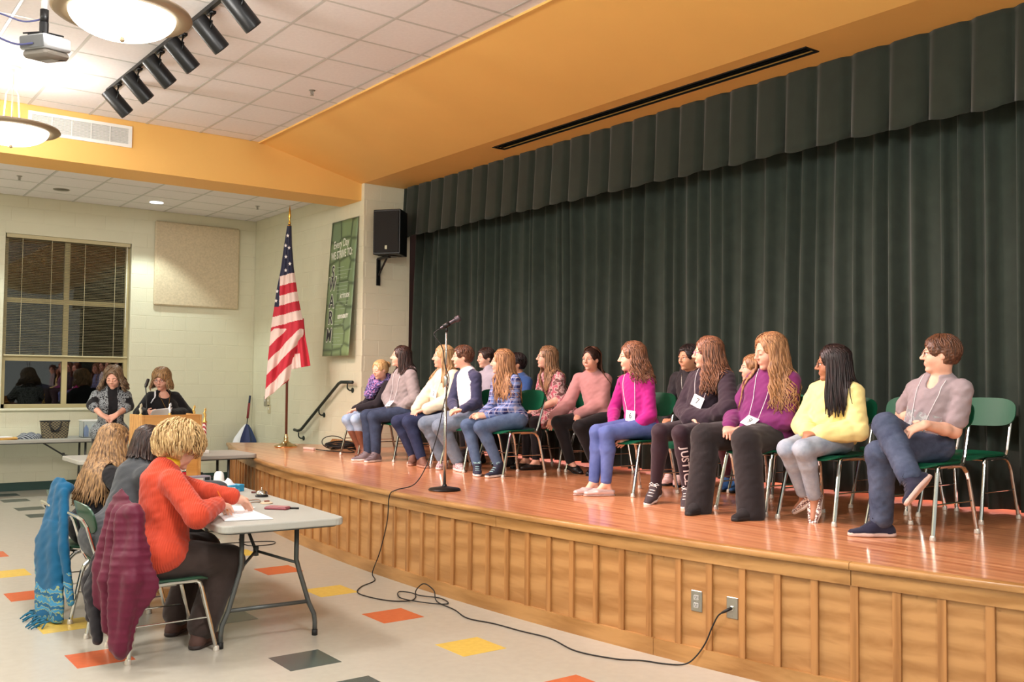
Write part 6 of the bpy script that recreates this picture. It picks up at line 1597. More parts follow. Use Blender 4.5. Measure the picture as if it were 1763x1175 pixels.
def p6():
    p = Person('p6', 'girl with curly brown hair and a headband in a magenta top wearing number 6', .98, vox=.0052, handL=(-.6, .2, -.75, .2, .9, -.2), handR=(-.7, -.2, -.6, 0, -.3, -.9), skin='fair'); p.body()
    p.top('top', cloth('magenta_knit', (166, 30, 118)), .013, hem=-.10, loose=(.004, .008, .004), wr=(.0028, 52))
    p.trousers(denim('periwinkle_denim', (70, 84, 140), (104, 118, 172)), rs=(.080, .056, .048, .040), inf=.008); p.shoes(mat('pale_silver_flat', (214, 190, 186), .3, metal=.3), mat('flat_sole', (190, 160, 150), .5), low=True, names=('flat', 'flat_sole'))
    p.cap(H_REDB, .014); p.locks(H_REDB, 180, .20, .018, .085, az0=74, spread=.06, r=.0085, drape=True)
    mb = MB(); mb.tube([p.hp(.030+.0*k, .098*cos(a)*.93, .020+.102*sin(a)) for k, a in enumerate([pi*i/16 for i in range(17)])], .006, 6, flat=.5); mb.build('headband', mat('headband_dark', (52, 32, 34), .4), p.root, True)
    p.tagcard('6', .335, .02, -.2)
def p7():
    p = Person('p7', 'girl in glasses and a dark hoodie with number 7 and lettered leggings', 1.04, vox=.0052, handL=(-.2, .9, -.1, 0, 0, -1), handR=(-.1, -.9, -.1, 0, 0, -1), skin='fair', ears=0); p.body()
    def pouch(F, s): F.cone(s.J['wrL'], s.J['wrR'], .062, .062, .03); F.cone(s.J['wrL']+s.left*.02, s.J['wrL']-s.left*.09, .062, .062, .03)
    p.top('hoodie', cloth('plum_black_fleece', (50, 38, 48)), .024, hem=-.05, hood=True, extra=pouch, wr=(.0034, 46), loose=(.012, .018, .012))
    p.trousers(cloth('plum_black_legging', (44, 28, 38), .65), rs=(.086, .056, .052, .036), inf=.004, wr=(.0010, 60), to=.97, name='leggings'); p.shoes(mat('black_canvas_shoe', (58, 48, 52), .75), SOLE, lace=LACE)
    p.cap(H_REDB, .014); p.locks(H_REDB, 200, .29, .020, .10, az0=62, spread=.06, r=.0085); p.glasses((150, 90, 140), .021)
    p.tagcard('7', .215, .035, -.12)
    # lettering down the shin
    J = p.J; a, b = J['knL'], J['anL']; ax = unit(b-a); vw = unit(A(-.62, -.78, 0)); vw = unit(vw-ax*(vw@ax)); side = np.cross(vw, ax)
    rot = 0
    for i, ch in enumerate('JUSTICE'):
        c = a+ax*(.098+.0415*i); hit = p.FL.surf(c, vw, .2)
        x = ax; y = -np.cross(ax, vw); y = y if y@A(-.8, .6, 0) > 0 else -y
        y = -y
        z = np.cross(x, y); M = frame_M(hit+vw*.001, x, y)
        o = text_on(ch, .074, M, mat('legging_print', (222, 206, 206), .7), p.root, 'lettering', .0014, .0006)
        bm = bmesh.new(); bm.from_mesh(o.data); bmesh.ops.triangulate(bm, faces=bm.faces[:])
        for _ in range(3): bmesh.ops.subdivide_edges(bm, edges=[e for e in bm.edges if e.calc_length() > .007], cuts=1); bmesh.ops.triangulate(bm, faces=bm.faces[:])
        bm.to_mesh(o.data); bm.free()
        for v in o.data.vertices:
            q = A(v.co)+np.array(wloc(p.root)); d = p.FL.at(q[None])[0]; g = p.FL.grad(q[None])[0]; q = q-g*(d-.0030); v.co = Vector(q-np.array(wloc(p.root)))
def p8():
    p = Person('p8', 'girl with long golden brown hair in a purple cowl neck sweater and wide black trousers', 1.08, vox=.005, eyes=0, stout=1.14, hs=1.05, facefat=1.08, skin='rosy', ears=0, brow=(150, 104, 70), curl=.6); p.body()
    def cowl(F, s):
        J = s.J
        for k in range(10):
            a = 2*pi*k/10; b = 2*pi*(k+1)/10; f = lambda a: J['nk']+s.fwd*(.062*cos(a))+s.left*.072*sin(a)+s.up*(.035-.022*cos(a)); F.cone(f(a), f(b), .030, .030, .012)
    p.top('sweater', cloth('purple_fleece', (116, 44, 100)), .020, hem=-.11, extra=cowl, bust=.9, belly=.02, flare=.005, loose=(.008, .014, .008), wr=(.003, 46))
    p.trousers(cloth('black_crepe', (38, 34, 36)), rs=(.100, .076, .074, .074), hem=.092, to=1.12, inf=.006, wr=(.003, 40)); p.shoes(mat('black_suede', (30, 26, 28), .9), mat('black_sole', (24, 22, 24), .7))
    p.cap(H_GING, .015, face=(.117, .004, -.020, .082, .066, .114)); p.locks(H_GING, 230, .40, .022, .12, az0=60, spread=.06, r=.0085); p.tagcard('9', .315, .06, -.15)
def p9():
    p = Person('p9', 'girl with long black hair and glasses in a pale yellow sweatshirt', .97, vox=.005, skin='brown', ears=0, curl=.4); p.body()
    p.top('sweatshirt', cloth('pale_yellow_fleece', (240, 222, 150)), .026, hem=-.03, loose=(.012, .024, .020), wr=(.0042, 40), cuff=.010)
    p.trousers(denim('pale_denim', (126, 138, 156), (186, 194, 204)), rs=(.082, .058, .052, .040)); p.shoes(checker('checkerboard_canvas', (232, 214, 204), (116, 86, 84), 70), SOLE, top=-.014)
    p.cap(H_BLACK, .015); p.locks(H_BLACK, 180, .32, .006, .25, az0=60, spread=.03, r=.0085); p.glasses((30, 24, 26), .021)
def p10():
    p = Person('p10', 'boy with short brown hair and glasses in a grey T-shirt sitting with legs crossed', 1.05, vox=.005, skin='fair', handL=(-.75, .55, -.35, .3, .1, -.9), handR=(-.6, -.7, -.25, .1, -.2, -.9), curl=.5); p.body()
    J = p.J
    def vneck(F, s): F.sub(s.J['nk']+s.fwd*.085-s.up*.01, s.RT, A(.05, .030, .055), .01)
    p.top('t_shirt', cloth('heather_grey_jersey', (150, 136, 140)), .015, sleeve='short', hem=-.06, wr=(.0038, 44), extra=vneck)
    p.trousers(denim('mid_denim', (44, 52, 74), (90, 100, 122)), rs=(.094, .068, .064, .058), wr=(.0042, 45), k=.006); p.shoes(cloth('navy_mesh', (36, 36, 56), .8), mat('pale_foam_sole', (206, 176, 166), .5), lace=SNKD)
    p.cap(H_BROWN, .014, nape=-.062, face=(.118, 0, -.040, .080, .072, .104), bump_=(.003, 150)); p.short(H_BROWN); p.glasses((120, 90, 84), .019, metal=.7)
    # faded print across the chest and the number string
    o = p.outer; mb = MB(); nu, nv = 17, 9; P = []
    for i in range(nu):
        for j in range(nv):
            q = J['nk']-p.up*(.205+.125*j/(nv-1))+p.left*(-.115+.23*i/(nu-1)); h = o.surf(q, p.fwd, .3); P.append(h)
    P = np.array(P); P = P+p.fwd*.002
    mb.add(P, [(i*nv+j, (i+1)*nv+j, (i+1)*nv+j+1, i*nv+j+1) for i in range(nu-1) for j in range(nv-1)])
    pr_ = mb.build('shirt_print', two_tone_noise('faded_grey_print', (136, 138, 140), (178, 182, 182), 30, .5, c3=(150, 142, 146), soft=.08), p.root, True)
    for k, (ch, dx) in enumerate(zip('PACIFIC', np.linspace(.085, -.085, 7))): pass
    for sg in (1, -1):
        a = o.surf(J['nk']-p.up*.30-p.left*sg*.035, p.fwd, .3); b = J['nk']-p.left*sg*.062+p.fwd*.05; Q = o.push([a+(b-a)*i/14 for i in range(15)], .004, 4)
        mb = MB(); mb.tube(Q, .0022, 5); mb.build('lanyard', mat('lanyard_white', (226, 222, 226), .7), p.root, True)
def b1():
    p = Person('b1', 'dark haired boy in a light grey shirt in the back row behind the raglan shirt', 1.04, vox=.0075, skin='fair'); p.body()
    p.top('shirt', cloth('light_grey_jersey', (168, 164, 176)), .016, hem=-.08, collar=.02); p.trousers(BLK); p.shoes(BLK, M_RUB); p.cap(H_DARK, .013, nape=-.058, bump_=(.003, 150)); p.short(H_DARK)
def b2():
    p = Person('b2', 'dark haired child in a blue shirt almost hidden behind the plaid shirt', 1.0, vox=.0085, skin='tan'); p.body()
    p.top('shirt', cloth('blue_jersey', (52, 84, 140)), .016, hem=-.08); p.trousers(BLK); p.shoes(BLK, M_RUB); p.cap(H_BLACK, .016, nape=-.058); p.short(H_BLACK, th=.016)
def b3():
    p = Person('b3', 'girl with long light brown hair and glasses in a floral short sleeved dress', 1.0, vox=.0068, skin='fair', ears=0, handL=(-.3, .8, -.4, 0, 0, -1), handR=(-.3, -.8, -.4, 0, 0, -1)); p.body()
    fl = two_tone_noise('floral_print', (120, 84, 84), (214, 190, 184), 22, .46, c3=(176, 96, 110))
    def skirt(F, s):
        for sd in 'LR': F.cone(s.J['hip'+sd], s.J['hip'+sd]+(s.J['kn'+sd]-s.J['hip'+sd])*.72, .105, .088, .03)
    p.top('dress', fl, .013, sleeve='short', hem=-.14, extra=skirt); p.trousers(BLKP, 'leggings', rs=(.082, .054, .050, .036), inf=.004); p.shoes(mat('black_flat', (20, 18, 20), .4), M_RUB, low=True, names=('flat', 'flat_sole'))
    p.cap(H_LBROWN, .013); p.locks(H_LBROWN, 100, .36, .014, .12, az0=62, spread=.015, r=.0095); p.glasses((40, 32, 40), .022)
def b4():
    p = Person('b4', 'girl facing the camera in a dusty pink sweater and black trousers', 1.02, vox=.0065, skin='rosy', handL=(-.55, -.45, -.7, -.5, .2, -.8), handR=(-.35, .2, -.9, .6, .5, -.4), curl=.2, brow=(80, 52, 44)); p.body()
    p.top('sweater', cloth('dusty_pink_knit', (192, 138, 138), rib=(60, 'Z')), .020, hem=-.03, loose=(.010, .020, .016), wr=(.003, 46), cuff=.006)
    p.trousers(BLKP, rs=(.090, .060, .054, .042)); p.shoes(mat('black_flat', (20, 18, 20), .4), M_RUB, low=True, names=('flat', 'flat_sole'))
    p.cap(H_DARK, .010); p.locks(H_BROWN, 40, .30, .006, .2, az0=120, spread=.015, r=.0095)
def b5():
    p = Person('b5', 'boy with black hair in a black zip jacket behind the lettered leggings', 1.05, vox=.0068, skin='tan', brow=(26, 20, 20)); p.body()
    p.top('jacket', cloth('black_track_jacket', (32, 28, 34), .6), .020, hem=-.08, collar=.035, loose=(.010, .014, .008)); p.trousers(BLK, rs=(.088, .062, .06, .052)); p.shoes(mat('cream_black_shoe', (196, 160, 154), .7), M_RUB, lace=LACE); p.cap(H_BLACK, .013, nape=-.058, bump_=(.003, 150)); p.short(H_BLACK)
    mb = MB(); q = [p.outer.surf(p.J['nk']-p.up*(.01+.04*i), p.fwd, .3)+p.fwd*.002 for i in range(9)]; mb.tube(q, .003, 5); mb.build('zip', M_STEEL, p.root, True)
def b6():
    p = Person('b6', 'child hidden behind the purple sweater, only a cheek, maroon trousers and blue shoe showing', 1.0, vox=.0085, skin='fair'); p.body()
    p.top('sweater', cloth('charcoal_jersey', (44, 40, 46)), .016, hem=-.08); p.trousers(cloth('maroon_cloth', (92, 44, 58))); p.shoes(mat('blue_trainer', (48, 96, 150), .6), M_RUB); p.cap(H_GING, .014)
def w1():
    p = Person('w1', 'standing woman with curly brown hair in a black and silver patterned jacket before the window', 1.1, vox=.0085, floor=0, eyes=0, hs=1.12, skin='rosy', handL=(-.8, -.35, -.5, 0, .5, -.8), handR=(.8, -.35, -.5, 0, .5, -.8), brow=(90, 66, 48)); p.body()
    pt = two_tone_noise('silver_black_jacquard', (44, 44, 50), (172, 176, 178), 60, .47, c3=(120, 124, 128))
    def pick(s, C):
        lat = np.abs((C-s.J['nk'])@s.left); f = (C-s.J['nk'])@s.fwd
        a = np.zeros(len(C), int); a[(f > .02) & (lat < .055)] = 1
        for sd in 'LR':
            b = s.J['wr'+sd]; e = s.J['el'+sd]; t = ((C-e)@(b-e))/((b-e)@(b-e)); dd = np.linalg.norm(C-(e+np.clip(t, 0, 1)[:, None]*(b-e)), axis=1)
            a[(dd < .11) & (t > -.15) & (t < .18) & (lat > .15)] = 1
        return a
    p.top('jacket', [pt, BLK], .022, sleeve='mid', hem=-.16, bust=1.0, flare=.012, pick=pick, split=('patterned_jacket', 'black_top'), loose=(.004, .006, .010), collar=.02)
    p.trousers(BLK, rs=(.095, .068, .06, .055)); p.shoes(BLK, M_RUB)
    p.cap(H_ASHB, .020, bump_=(.004, 90)); p.locks(H_ASHB, 130, .15, .022, .075, az0=56, spread=.07, r=.0125, drape=True)
def w2():
    p = Person('w2', 'woman with a blond streaked bob and glasses in black reading at the lectern', 1.13, vox=.008, floor=0, stout=1.25, hs=1.2, shw=.8, facefat=1.12, skin='rosy', mouth=.006, gaze=(0, -.35), handL=(-.45, -.75, .1, -.7, .4, .3), handR=(.45, -.75, .1, .7, .4, .3), curl=.5, brow=(110, 80, 60)); p.body()
    def scoop(F, s): F.sub(s.J['nk']+s.fwd*.095-s.up*.02, s.RT, A(.06, .088, .055), .01)
    p.top('cardigan', BLK, .026, hem=-.18, bust=1.25, belly=.04, flare=.02, loose=(.010, .014, .012), extra=scoop)
    p.trousers(BLK, rs=(.105, .075, .065, .055)); p.shoes(BLK, M_RUB)
    p.cap(H_MIX, .022, face=(.118, -.006, -.046, .080, .066, .092)); p.locks(H_MIX, 110, .125, .007, .12, az0=52, spread=.035, r=.0125, drape=False); p.glasses((110, 40, 70), .0215)
    J = p.J; o = p.outer
    for sg in (1, -1):
        a = o.surf(J['nk']-p.up*.24, p.fwd, .35); b = J['nk']-p.left*sg*.075+p.fwd*.07; Q = o.push([a+(b-a)*i/12 for i in range(13)], .004, 4)
        mb = MB(); mb.tube(Q, .0028, 5); mb.build('necklace', M_BRASS, p.root, True)
    F = Field(); a = J['nk']+p.left*-.095+p.fwd*.06; Q = o.push([J['nk']-p.left*.115+p.fwd*.075-p.up*t for t in np.linspace(-.02, .17, 7)], .012, 4)
    mb = MB(); mb.tube(Q, .024, 6, flat=.35); mb.build('white_scarf_end', mat('white_cloth', (228, 226, 232), .8), p.root, True)
    h = (J['wrL']+J['wrR'])/2+A(-.02, -.17, .02)
    pp = thing('paper_sheet', 'white sheet of paper held by the woman at the lectern', 'paper', h)
    m = MB(); x = A(1, .05, 0)
    m.grid(lambda u, v: tuple(h+A(1, 0, 0)*(u-.5)*.24+A(0, -.75, .66)*(v-.5)*.20+A(0, .03, .0)*sin(pi*u)+A(0, 0, -.03)*(1-u)*(v)), 9, 7)
    o_ = m.build('sheet', M_PAPER, pp, True); so = o_.modifiers.new('t', 'SOLIDIFY'); so.thickness = .0012
def j3():
    p = Person('j3', 'seated woman with short fluffy blond hair in an orange ribbed sweater', 1.1, vox=.0055, floor=0, stout=1.16, hs=1.03, skin='fair', handR=(.75, .55, -.25, .1, -.2, -.95), handL=(.8, .2, -.4, .2, -.2, -.9), curl=.6, ears=0); p.body()
    p.top('sweater', cloth('orange_rib_knit', (192, 66, 42), rib=(26, 'X', -37)), .020, hem=-.075, bust=.9, belly=.015, flare=.006, loose=(.012, .018, .008), wr=(.003, 40), vox=.0065)
    p.top('collar', cloth('mustard_knit', (222, 176, 40)), .0, sleeve='none') if 0 else None
    F = Field(); J = p.J; F.cone(J['nk']-p.up*.015, p.hp(-.02, 0, -.075), .074, .062, .02); F.cut(J['nk']+p.up*.062, p.up); field_obj('turtleneck', F, .0065, cloth('mustard_knit', (222, 176, 40)), p.root)
    p.trousers(cloth('dark_brown_wool', (58, 46, 42), .9), rs=(.104, .078, .074, .07), hem=.088, to=.92, wr=(.003, 40), vox=.007); p.shoes(mat('brown_suede_boot', (78, 52, 44), .85), mat('dark_heel', (44, 32, 30), .6), high=.12, names=('boot', 'boot_sole'))
    def puff(F, s):
        for (x, y, z, r) in ((-.03, 0, .085, .075), (-.09, .04, .03, .06), (-.09, -.04, .03, .06), (-.02, .07, .02, .055), (-.02, -.07, .02, .055), (.03, .04, .08, .05), (.03, -.04, .08, .05), (-.09, 0, -.04, .05), (-.04, -.07, -.03, .045), (-.04, .07, -.03, .045)): F.cone(s.hp(x, y, z), s.hp(x-.004, y, z), r, r, .02)
    p.cap(H_PALE, .020, nape=-.10, extra=puff, bump_=(.004, 62), face=(.125, 0, -.045, .075, .07, .09))
    p.short(H_PALE, n=1300, th=.044, front=4, sides=-24, back=-48, lift=.024, r=.0050, sweep=1.4, name='hair_layers', jit=.20)
def j2():
    p = Person('j2', 'seated woman with a dark brown bob in a charcoal sweater, leaning over the table', 1.12, vox=.0062, floor=0, stout=1.3, hs=1.0, skin='rosy', handR=(.8, .3, -.3, .1, -.2, -.95), handL=(.8, .2, -.3, .2, -.2, -.9), ears=0); p.body()
    p.top('sweater', cloth('charcoal_knit', (66, 68, 72)), .024, hem=-.09, bust=.9, belly=.03, flare=.01, loose=(.014, .018, .010), wr=(.003, 36))
    p.trousers(BLK, rs=(.110, .08, .075, .07), hem=.08); p.shoes(BLK, M_RUB); p.cap(H_DARK, .018); p.locks(H_DARK, 100, .12, .005, .2, az0=56, spread=.03, r=.0125, drape=True)
def j1():
    p = Person('j1', 'seated woman with very long streaked blond hair in a black top', 1.08, vox=.0065, floor=0, hs=1.0, skin='rosy', handR=(.8, .3, -.3, .1, -.2, -.95), handL=(.8, .2, -.3, .2, -.2, -.9), ears=0); p.body()
    p.top('top', BLK, .018, hem=-.08, loose=(.008, .012, .008)); p.trousers(BLK, rs=(.1, .072, .068, .06)); p.shoes(BLK, M_RUB)
    p.cap(H_MIX, .016); p.locks(H_MIX, 260, .44, .010, .22, az0=58, spread=.15, r=.0095, body_off=.014)
    mb = MB(); mb.tube([p.hp(.035, .098*cos(a)*.95, .015+.105*sin(a)) for a in [pi*i/16 for i in range(17)]], .006, 6); mb.build('headband', mat('headband_dark', (52, 32, 34), .4), p.root, True)
for f in (p1, p2, p3, p4, p5, p6, p7, p8, p9, p10, b1, b2, b3, b4, b5, b6, w1, w2, j1, j2, j3): f()
# ------------------------------------------------------------------ garments hung on the chairs
def draped(name, label, cat, at, fn, nu, nv, mats, mi, child):
    t = thing(name, label, cat, at); m = MB(); m.grid(fn, nu, nv)
    m.m = [mi((k//(nv-1)+.5)/(nu-1), (k % (nv-1)+.5)/(nv-1)) for k in range(len(m.f))]
    o = m.build(child, mats, t, True); so = o.modifiers.new('t', 'SOLIDIFY'); so.thickness = .006; so.offset = 0
    return t
MAR = cloth('maroon_quilted_nylon', (90, 22, 46), .5, sheen=.1, bump=.1, bscale=60); LIN = cloth('black_lining', (28, 24, 30), .7)
jk = thing('jacket', 'maroon quilted jacket with black lining hanging on the nearest chair back', 'jacket', (1.5, 5.73, .83))
def quilt(F):
    # horizontal stitching: shallow grooves every 55 mm
    F.wrinkle = lambda P: .0028*np.abs(np.sin(P[..., 2]*pi/.045+5*P[..., 1]))-.0028+.003*np.sin(19*P[..., 1]+23*P[..., 2])
    F.wr = (1, 1, 1); return F
F = Field()
NJ = (1, .25, 0)
F.cone((1.545, 5.70, .80), (1.475, 5.60, .42),   .12, .135, .04, NJ, 7); F.cone((1.475, 5.60, .42), (1.475, 5.52, .16), .135, .07, .04, NJ, 7)
F.cone((1.56, 5.56, .78), (1.545, 5.44, .46), .06, .10, .04, (.5, 1, 0), 4); F.cone((1.545, 5.44, .46), (1.49, 5.46, .13), .10, .05, .04, (.5, 1, 0), 4)
for a, b, c_, r0, r1, r2 in (((1.57, 5.52, .80), (1.53, 5.42, .48), (1.48, 5.44, .10), .030, .046, .030), ((1.52, 5.60, .815), (1.475, 5.51, .45), (1.46, 5.47, .14), .030, .036, .028),
                             ((1.51, 5.69, .815), (1.45, 5.62, .45), (1.45, 5.57, .20), .030, .038, .030), ((1.51, 5.79, .80), (1.445, 5.76, .50), (1.44, 5.74, .30), .030, .034, .028)):
    F.cone(a, b, r0, r1, .035); F.cone(b, c_, r1, r2, .035)
F.cone((1.555, 5.54, .825), (1.555, 5.88, .815), .036, .036, .03)
field_obj('shell', quilt(F), .0065, MAR, jk)
F = Field()
for a, b, c_, r0, r1, r2 in (((1.46, 5.80, .58), (1.42, 5.80, .36), (1.43, 5.70, .12), .030, .055, .040), ((1.47, 5.87, .58), (1.44, 5.95, .38), (1.44, 5.90, .20), .026, .055, .036)):
    F.cone(a, b, r0, r1, .03, (1, .3, 0), 1.6); F.cone(b, c_, r1, r2, .03, (1, .3, 0), 1.6)
F.wr = (.002, 40, 1); field_obj('lining', F, .007, LIN, jk)
TEAL = cloth('teal_wool', (14, 80, 116), .95)
def border(name):
    m, nt, b = nmat(name); L = nt.links.new; tc = N(nt, 'ShaderNodeTexCoord')
    w = N(nt, 'ShaderNodeTexWave', wave_type='BANDS', bands_direction='Z'); w.inputs['Scale'].default_value = 5; w.inputs['Distortion'].default_value = 5; w.inputs['Detail Scale'].default_value = 4; L(tc.outputs['Object'], w.inputs[0])
    rp = N(nt, 'ShaderNodeValToRGB'); e = rp.color_ramp.elements; e[0].position = .3; e[0].color = lin((24, 88, 128))+(1,); e[1].position = .52; e[1].color = lin((158, 164, 84))+(1,); x = e.new(.75); x.color = lin((60, 130, 170))+(1,); L(w.outputs['Fac'], rp.inputs[0]); L(rp.outputs[0], b.inputs['Base Color']); b.inputs['Roughness'].default_value = .95; return m
BOR = border('woven_border')
sh = thing('shawl', 'teal shawl with a patterned border and fringe trailing to the floor from the far chair', 'shawl', (1.46, 6.95, .8))
F = Field()
FOLDS = (((1.49, 7.10, .81), (1.42, 7.06, .42), (1.38, 6.98, .03), .030, .034, .034), ((1.48, 7.03, .825), (1.40, 6.95, .42), (1.37, 6.84, .02), .032, .040, .042), ((1.48, 6.95, .825), (1.43, 6.82, .45), (1.42, 6.68, .03), .032, .042, .042), ((1.49, 6.88, .80), (1.46, 6.70, .48), (1.48, 6.56, .16), .030, .038, .030))
for a, b, c_, r0, r1, r2 in FOLDS: F.cone(a, b, r0, r1, .022, (1, .35, 0), 1.7); F.cone(b, c_, r1, r2, .022, (1, .35, 0), 1.7)
F.cone((1.49, 7.0, .79), (1.42, 6.90, .42),   .11, .14, .04, (1, .35, 0), 7); F.cone((1.42, 6.90, .42), (1.40, 6.79, .10), .14, .16, .04, (1, .35, 0), 7)
F.cone((1.53, 6.92, .83), (1.53, 7.14, .82), .034, .034, .03); F.wr = (.0012, 30, 2); F.cut((0, 0, .008), (0, 0, -1))
field_obj('cloth', F, .0075, [TEAL, BOR], sh, lambda C: (C[:, 2] < .30+.10*np.sin(9*C[:, 1])).astype(int))
m = MB(); r2 = random.Random(3)
for i in range(30):
    y = 6.62+.40*i/29; p = Vector((1.36+.02*sin(i), y, .03)); q = p+Vector((r2.uniform(-.12, -.02), r2.uniform(-.08, .03), 0)); m.tube(bez([p, (p+q)/2, Vector((q.x, q.y, .007))], 3), .005, 4)
f = m.build('fringe', cloth('teal_fringe', (24, 92, 120)), sh, True); f['kind'] = 'stuff'

# ------------------------------------------------------------------ things on the judges' table
ZT = .741
def sheets(name, label, cat, corners, n, mt, th=.0012, ink=None):
    c = [Vector((x, y, 0)) for x, y in corners]; t = thing(name, label, cat, ((c[0].x+c[2].x)/2, (c[0].y+c[2].y)/2, ZT))
    for i in range(n):
        dx, dy = rng.uniform(-.006, .006)*(i > 0), rng.uniform(-.006, .006)*(i > 0); m = MB()
        m.prism([(p.x+dx, p.y+dy) for p in c], ZT+i*th, ZT+(i+1)*th-.0002); m.build('sheet', mt, t)
    if ink:
        m = MB(); a, b_, d = c[0], c[1], c[3]
        for r_ in range(ink): 
            k = .12+.76*r_/ink; p = a+(d-a)*k+(b_-a)*.08; q = a+(d-a)*k+(b_-a)*(.35+.5*((r_*7) % 5)/5); m.tube([(p.x, p.y, ZT+n*th), (q.x, q.y, ZT+n*th)], .0012, 4)
        m.build('printed_lines', mat('print_grey', (150, 146, 150), .8), t)['kind'] = 'stuff'
    return t
sheets('paper_stack', 'stack of white score sheets at the near end of the judges table', 'paper', ((2.142, 5.875), (2.37, 5.878), (2.324, 5.42), (2.06, 5.487)), 5, M_PAPER, ink=9)
sheets('paper_sheet', 'loose white sheet under the hands of the woman in orange', 'paper', ((2.20, 5.99), (2.36, 6.13), (2.44, 5.97), (2.27, 5.84)), 2, M_PAPER)
sheets('paper_sheet', 'white sheets in front of the woman with very long hair', 'paper', ((2.32, 7.05), (2.50, 7.36), (2.74, 7.25), (2.56, 6.98)), 2, M_PAPER)
sheets('note_pad', 'small yellow note pad behind the tissue box', 'note pad', ((2.56, 7.20), (2.62, 7.30), (2.72, 7.25), (2.66, 7.15)), 4, mat('yellow_note', (232, 200, 84), .8), .003)
bx, by, ang = 2.60, 6.90, radians(25); Mb = Matrix.Translation((bx, by, ZT)) @ Matrix.Rotation(ang, 4, 'Z')
tb = thing('tissue_box', 'flat blue tissue box on the judges table', 'tissue box', (bx, by, ZT))
BLU = two_tone_noise('blue_printed_card', (58, 140, 180), (120, 184, 206), 18, .55); m = MB(); m.box((-.115, -.06, 0), (.115, .06, .05), M=Mb, c=.003); m.build('carton', BLU, tb)
m = MB(); m.grid(lambda u, v: tuple(Mb @ Vector(((u-.5)*.12+.01*sin(9*v), (v-.5)*.05, .05+.045*sin(pi*u)*sin(pi*v)*(1+.3*sin(12*u))))), 11, 9); o = m.build('tissue', M_PAPER, tb, True)
m = MB(); m.box((-.06, -.0615, .012), (.02, -.060, .038), M=Mb); m.build('printed_panel', mat('pale_panel', (206, 222, 226), .6), tb)
bl2 = thing('call_bell', 'chrome desk call bell with a black base', 'bell', (2.70, 6.50, ZT)); c = (2.70, 6.50, ZT)
m = MB(); m.lathe([(.0, 0), (.044, 0), (.045, .008), (.036, .016), (.0, .016)], 28, c); m.build('base', M_BLK, bl2, 40)
m = MB(); m.lathe([(.042*cos(a), .018+.030*sin(a)) for a in [pi/2*i/9 for i in range(9)]]+[(.004, .048)], 28, c); m.build('dome', M_CHR, bl2, True)
m = MB(); m.lathe([(.004, .046), (.004, .058), (.007, .06), (.006, .064), (.0, .065)], 12, c); m.build('plunger', M_CHR, bl2, True)
bt = thing('cola_bottle', 'plastic bottle of dark cola with a red label beyond the woman in orange', 'bottle', (2.45, 7.45, ZT)); c = (2.45, 7.45, ZT)
m = MB(); m.lathe([(.0, 0), (.026, 0), (.031, .008), (.031, .05), (.028, .07), (.031, .09), (.031, .115), (.0, .115)], 22, c); m.build('cola', mat('cola', (44, 18, 16), .12, coat=.6), bt, True)
m = MB(); m.lathe([(.031, .112), (.030, .13), (.020, .165), (.0125, .185), (.0125, .198), (.0, .199)], 22, c); m.build('shoulder', PL, bt, True)
m = MB(); m.lathe([(.0318, .052), (.0318, .108)], 24, c); m.build('label', two_tone_noise('red_label', (176, 20, 36), (230, 206, 206), 40, .62), bt, True)
m = MB(); m.lathe([(.0142, .196), (.0142, .214), (.0, .215)], 18, c); m.build('cap', mat('dark_cap', (60, 36, 40), .4), bt, 40)
cp = thing('white_cup', 'white rounded plastic cup turned over at the far end of the judges table', 'cup', (2.74, 7.45, ZT))
m = MB(); m.lathe([(.042, 0), (.042, .004), (.039, .06), (.033, .085), (.02, .097), (.0, .10)], 26, (2.74, 7.45, ZT)); m.build('cup', M_WHITE, cp, True)
m = MB(); m.lathe([(.044, 0), (.045, .004), (.042, .008)], 26, (2.74, 7.45, ZT)); m.build('rim', M_WHITE, cp, True)
rd = thing('cassette_box', 'grey and white plastic box at the far end of the judges table', 'box', (2.60, 7.56, ZT)); Mb = Matrix.Translation((2.60, 7.56, ZT)) @ Matrix.Rotation(radians(12), 4, 'Z')
m = MB(); m.box((-.10, -.05, 0), (.10, .05, .06), M=Mb, c=.004); m.build('case', mat('lilac_grey_plastic', (128, 120, 130), .5), rd)
m = MB(); m.box((-.08, -.053, .014), (.03, -.049, .048), M=Mb); m.build('window', mat('pale_window', (196, 190, 176), .4), rd); m = MB(); m.box((.045, -.053, .014), (.085, -.049, .05), M=Mb); m.build('button_panel', M_BLK, rd)
bd = thing('badge_lanyard', 'beige badge with a loop of cord lying beside the bell', 'badge', (2.55, 6.20, ZT))
m = MB(); m.tube([(2.53+.06*cos(a)*(1+.2*sin(2*a)), 6.26+.075*sin(a), ZT+.004+.003*sin(3*a)) for a in [2*pi*i/26 for i in range(26)]], .004, 5, closed=True); m.build('cord', mat('tan_cord', (140, 116, 96), .8), bd, True)
m = MB(); m.lathe([(.0, 0), (.042, 0), (.043, .004), (.030, .010), (.0, .012)], 22, (2.58, 6.13, ZT)); m.build('badge', mat('beige_badge', (196, 172, 146), .5), bd, 40)
m = MB(); m.box((2.565, 6.12, ZT+.010), (2.60, 6.14, ZT+.020), c=.003); m.build('clip', mat('brown_clip', (120, 66, 52), .5), bd)
ph = thing('phone_case', 'dusty red phone case lying near the table edge', 'phone', (2.53, 5.83, ZT)); Mb = Matrix.Translation((2.53, 5.83, ZT)) @ Matrix.Rotation(radians(40), 4, 'Z')
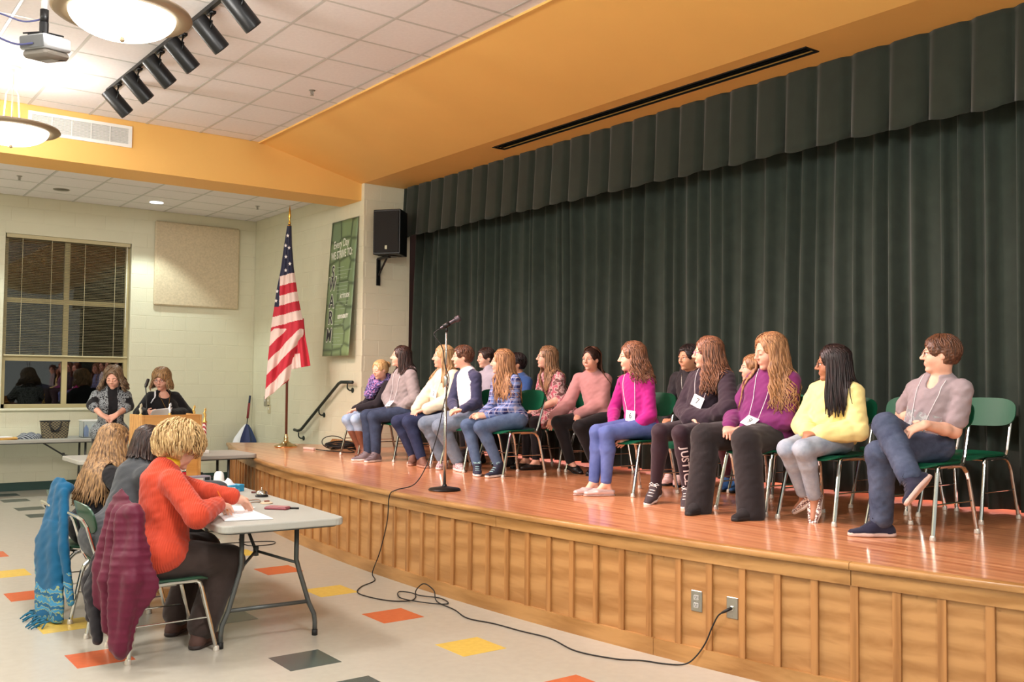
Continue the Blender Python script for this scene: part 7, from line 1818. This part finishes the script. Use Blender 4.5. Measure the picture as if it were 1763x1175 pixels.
m = MB(); m.box((-.04, -.075, 0), (.04, .075, .014), M=Mb, c=.004); m.build('case', mat('dusty_red_leather', (142, 70, 78), .5), ph)
m = MB(); m.box((-.034, -.068, .014), (.034, .068, .018), M=Mb, c=.0015); m.build('cover', mat('mauve_cover', (168, 108, 112), .5), ph); m = MB(); m.tube([Mb @ Vector((.02, -.075, .006)), Mb @ Vector((.03, -.10, .006)), Mb @ Vector((.03, -.13, .006))], .006, 6); m.build('strap', M_BLK, ph, True)
gb = thing('small_bell', 'small brown handled hand bell beside the call bell', 'bell', (2.74, 6.66, ZT))
m = MB(); Mq = Matrix.Translation((2.74, 6.66, ZT+.012)) @ Matrix.Rotation(radians(-40), 4, 'Z') @ Matrix.Rotation(pi/2, 4, 'Y'); m.lathe([(.0, -.05), (.008, -.048), (.007, .0), (.009, .01)], 12, M=Mq); m.build('handle', mat('bell_wood', (92, 44, 34), .4), gb, True)
m = MB(); m.lathe([(.009, .01), (.012, .02), (.012, .035), (.0115, .038), (.0, .03)], 14, M=Mq); m.build('cup', M_CHR, gb, True)
pn = thing('pencil', 'orange pencil in the hand of the woman in orange', 'pencil', (2.15, 5.66, .86))
w = np.array(JOINTS['j3'][('wr'+'R')]); m = MB(); q0 = Vector((w[0]+.085, w[1]+.035, w[2]-.06)); q1 = Vector((w[0]+.02, w[1]+.06, w[2]+.075)); m.tube([q0, q0.lerp(q1, .12)], [.0008, .0036], 6); m.build('tip', mat('pencil_wood', (214, 170, 120), .6), pn); m = MB(); m.tube([q0.lerp(q1, .12), q1], .0036, 6); m.build('shaft', mat('pencil_orange', (222, 116, 40), .4), pn)
fcb = thing('floor_cable', 'thin black cable looping on the floor under the judges table', 'cable', (3.5, 9, 0))
m = MB(); m.tube(bez([(2.9, 9.05, .005), (3.31, 9.0, .005), (3.6, 8.95, .005), (3.80, 8.85, .005), (3.72, 8.70, .005), (3.52, 8.76, .005), (3.56, 9.1, .008), (3.72, 9.4, .005), (3.6, 9.7, .005), (3.4, 9.9, .005)], 8), .0045, 6); m.build('cord', M_RUB, fcb, True)
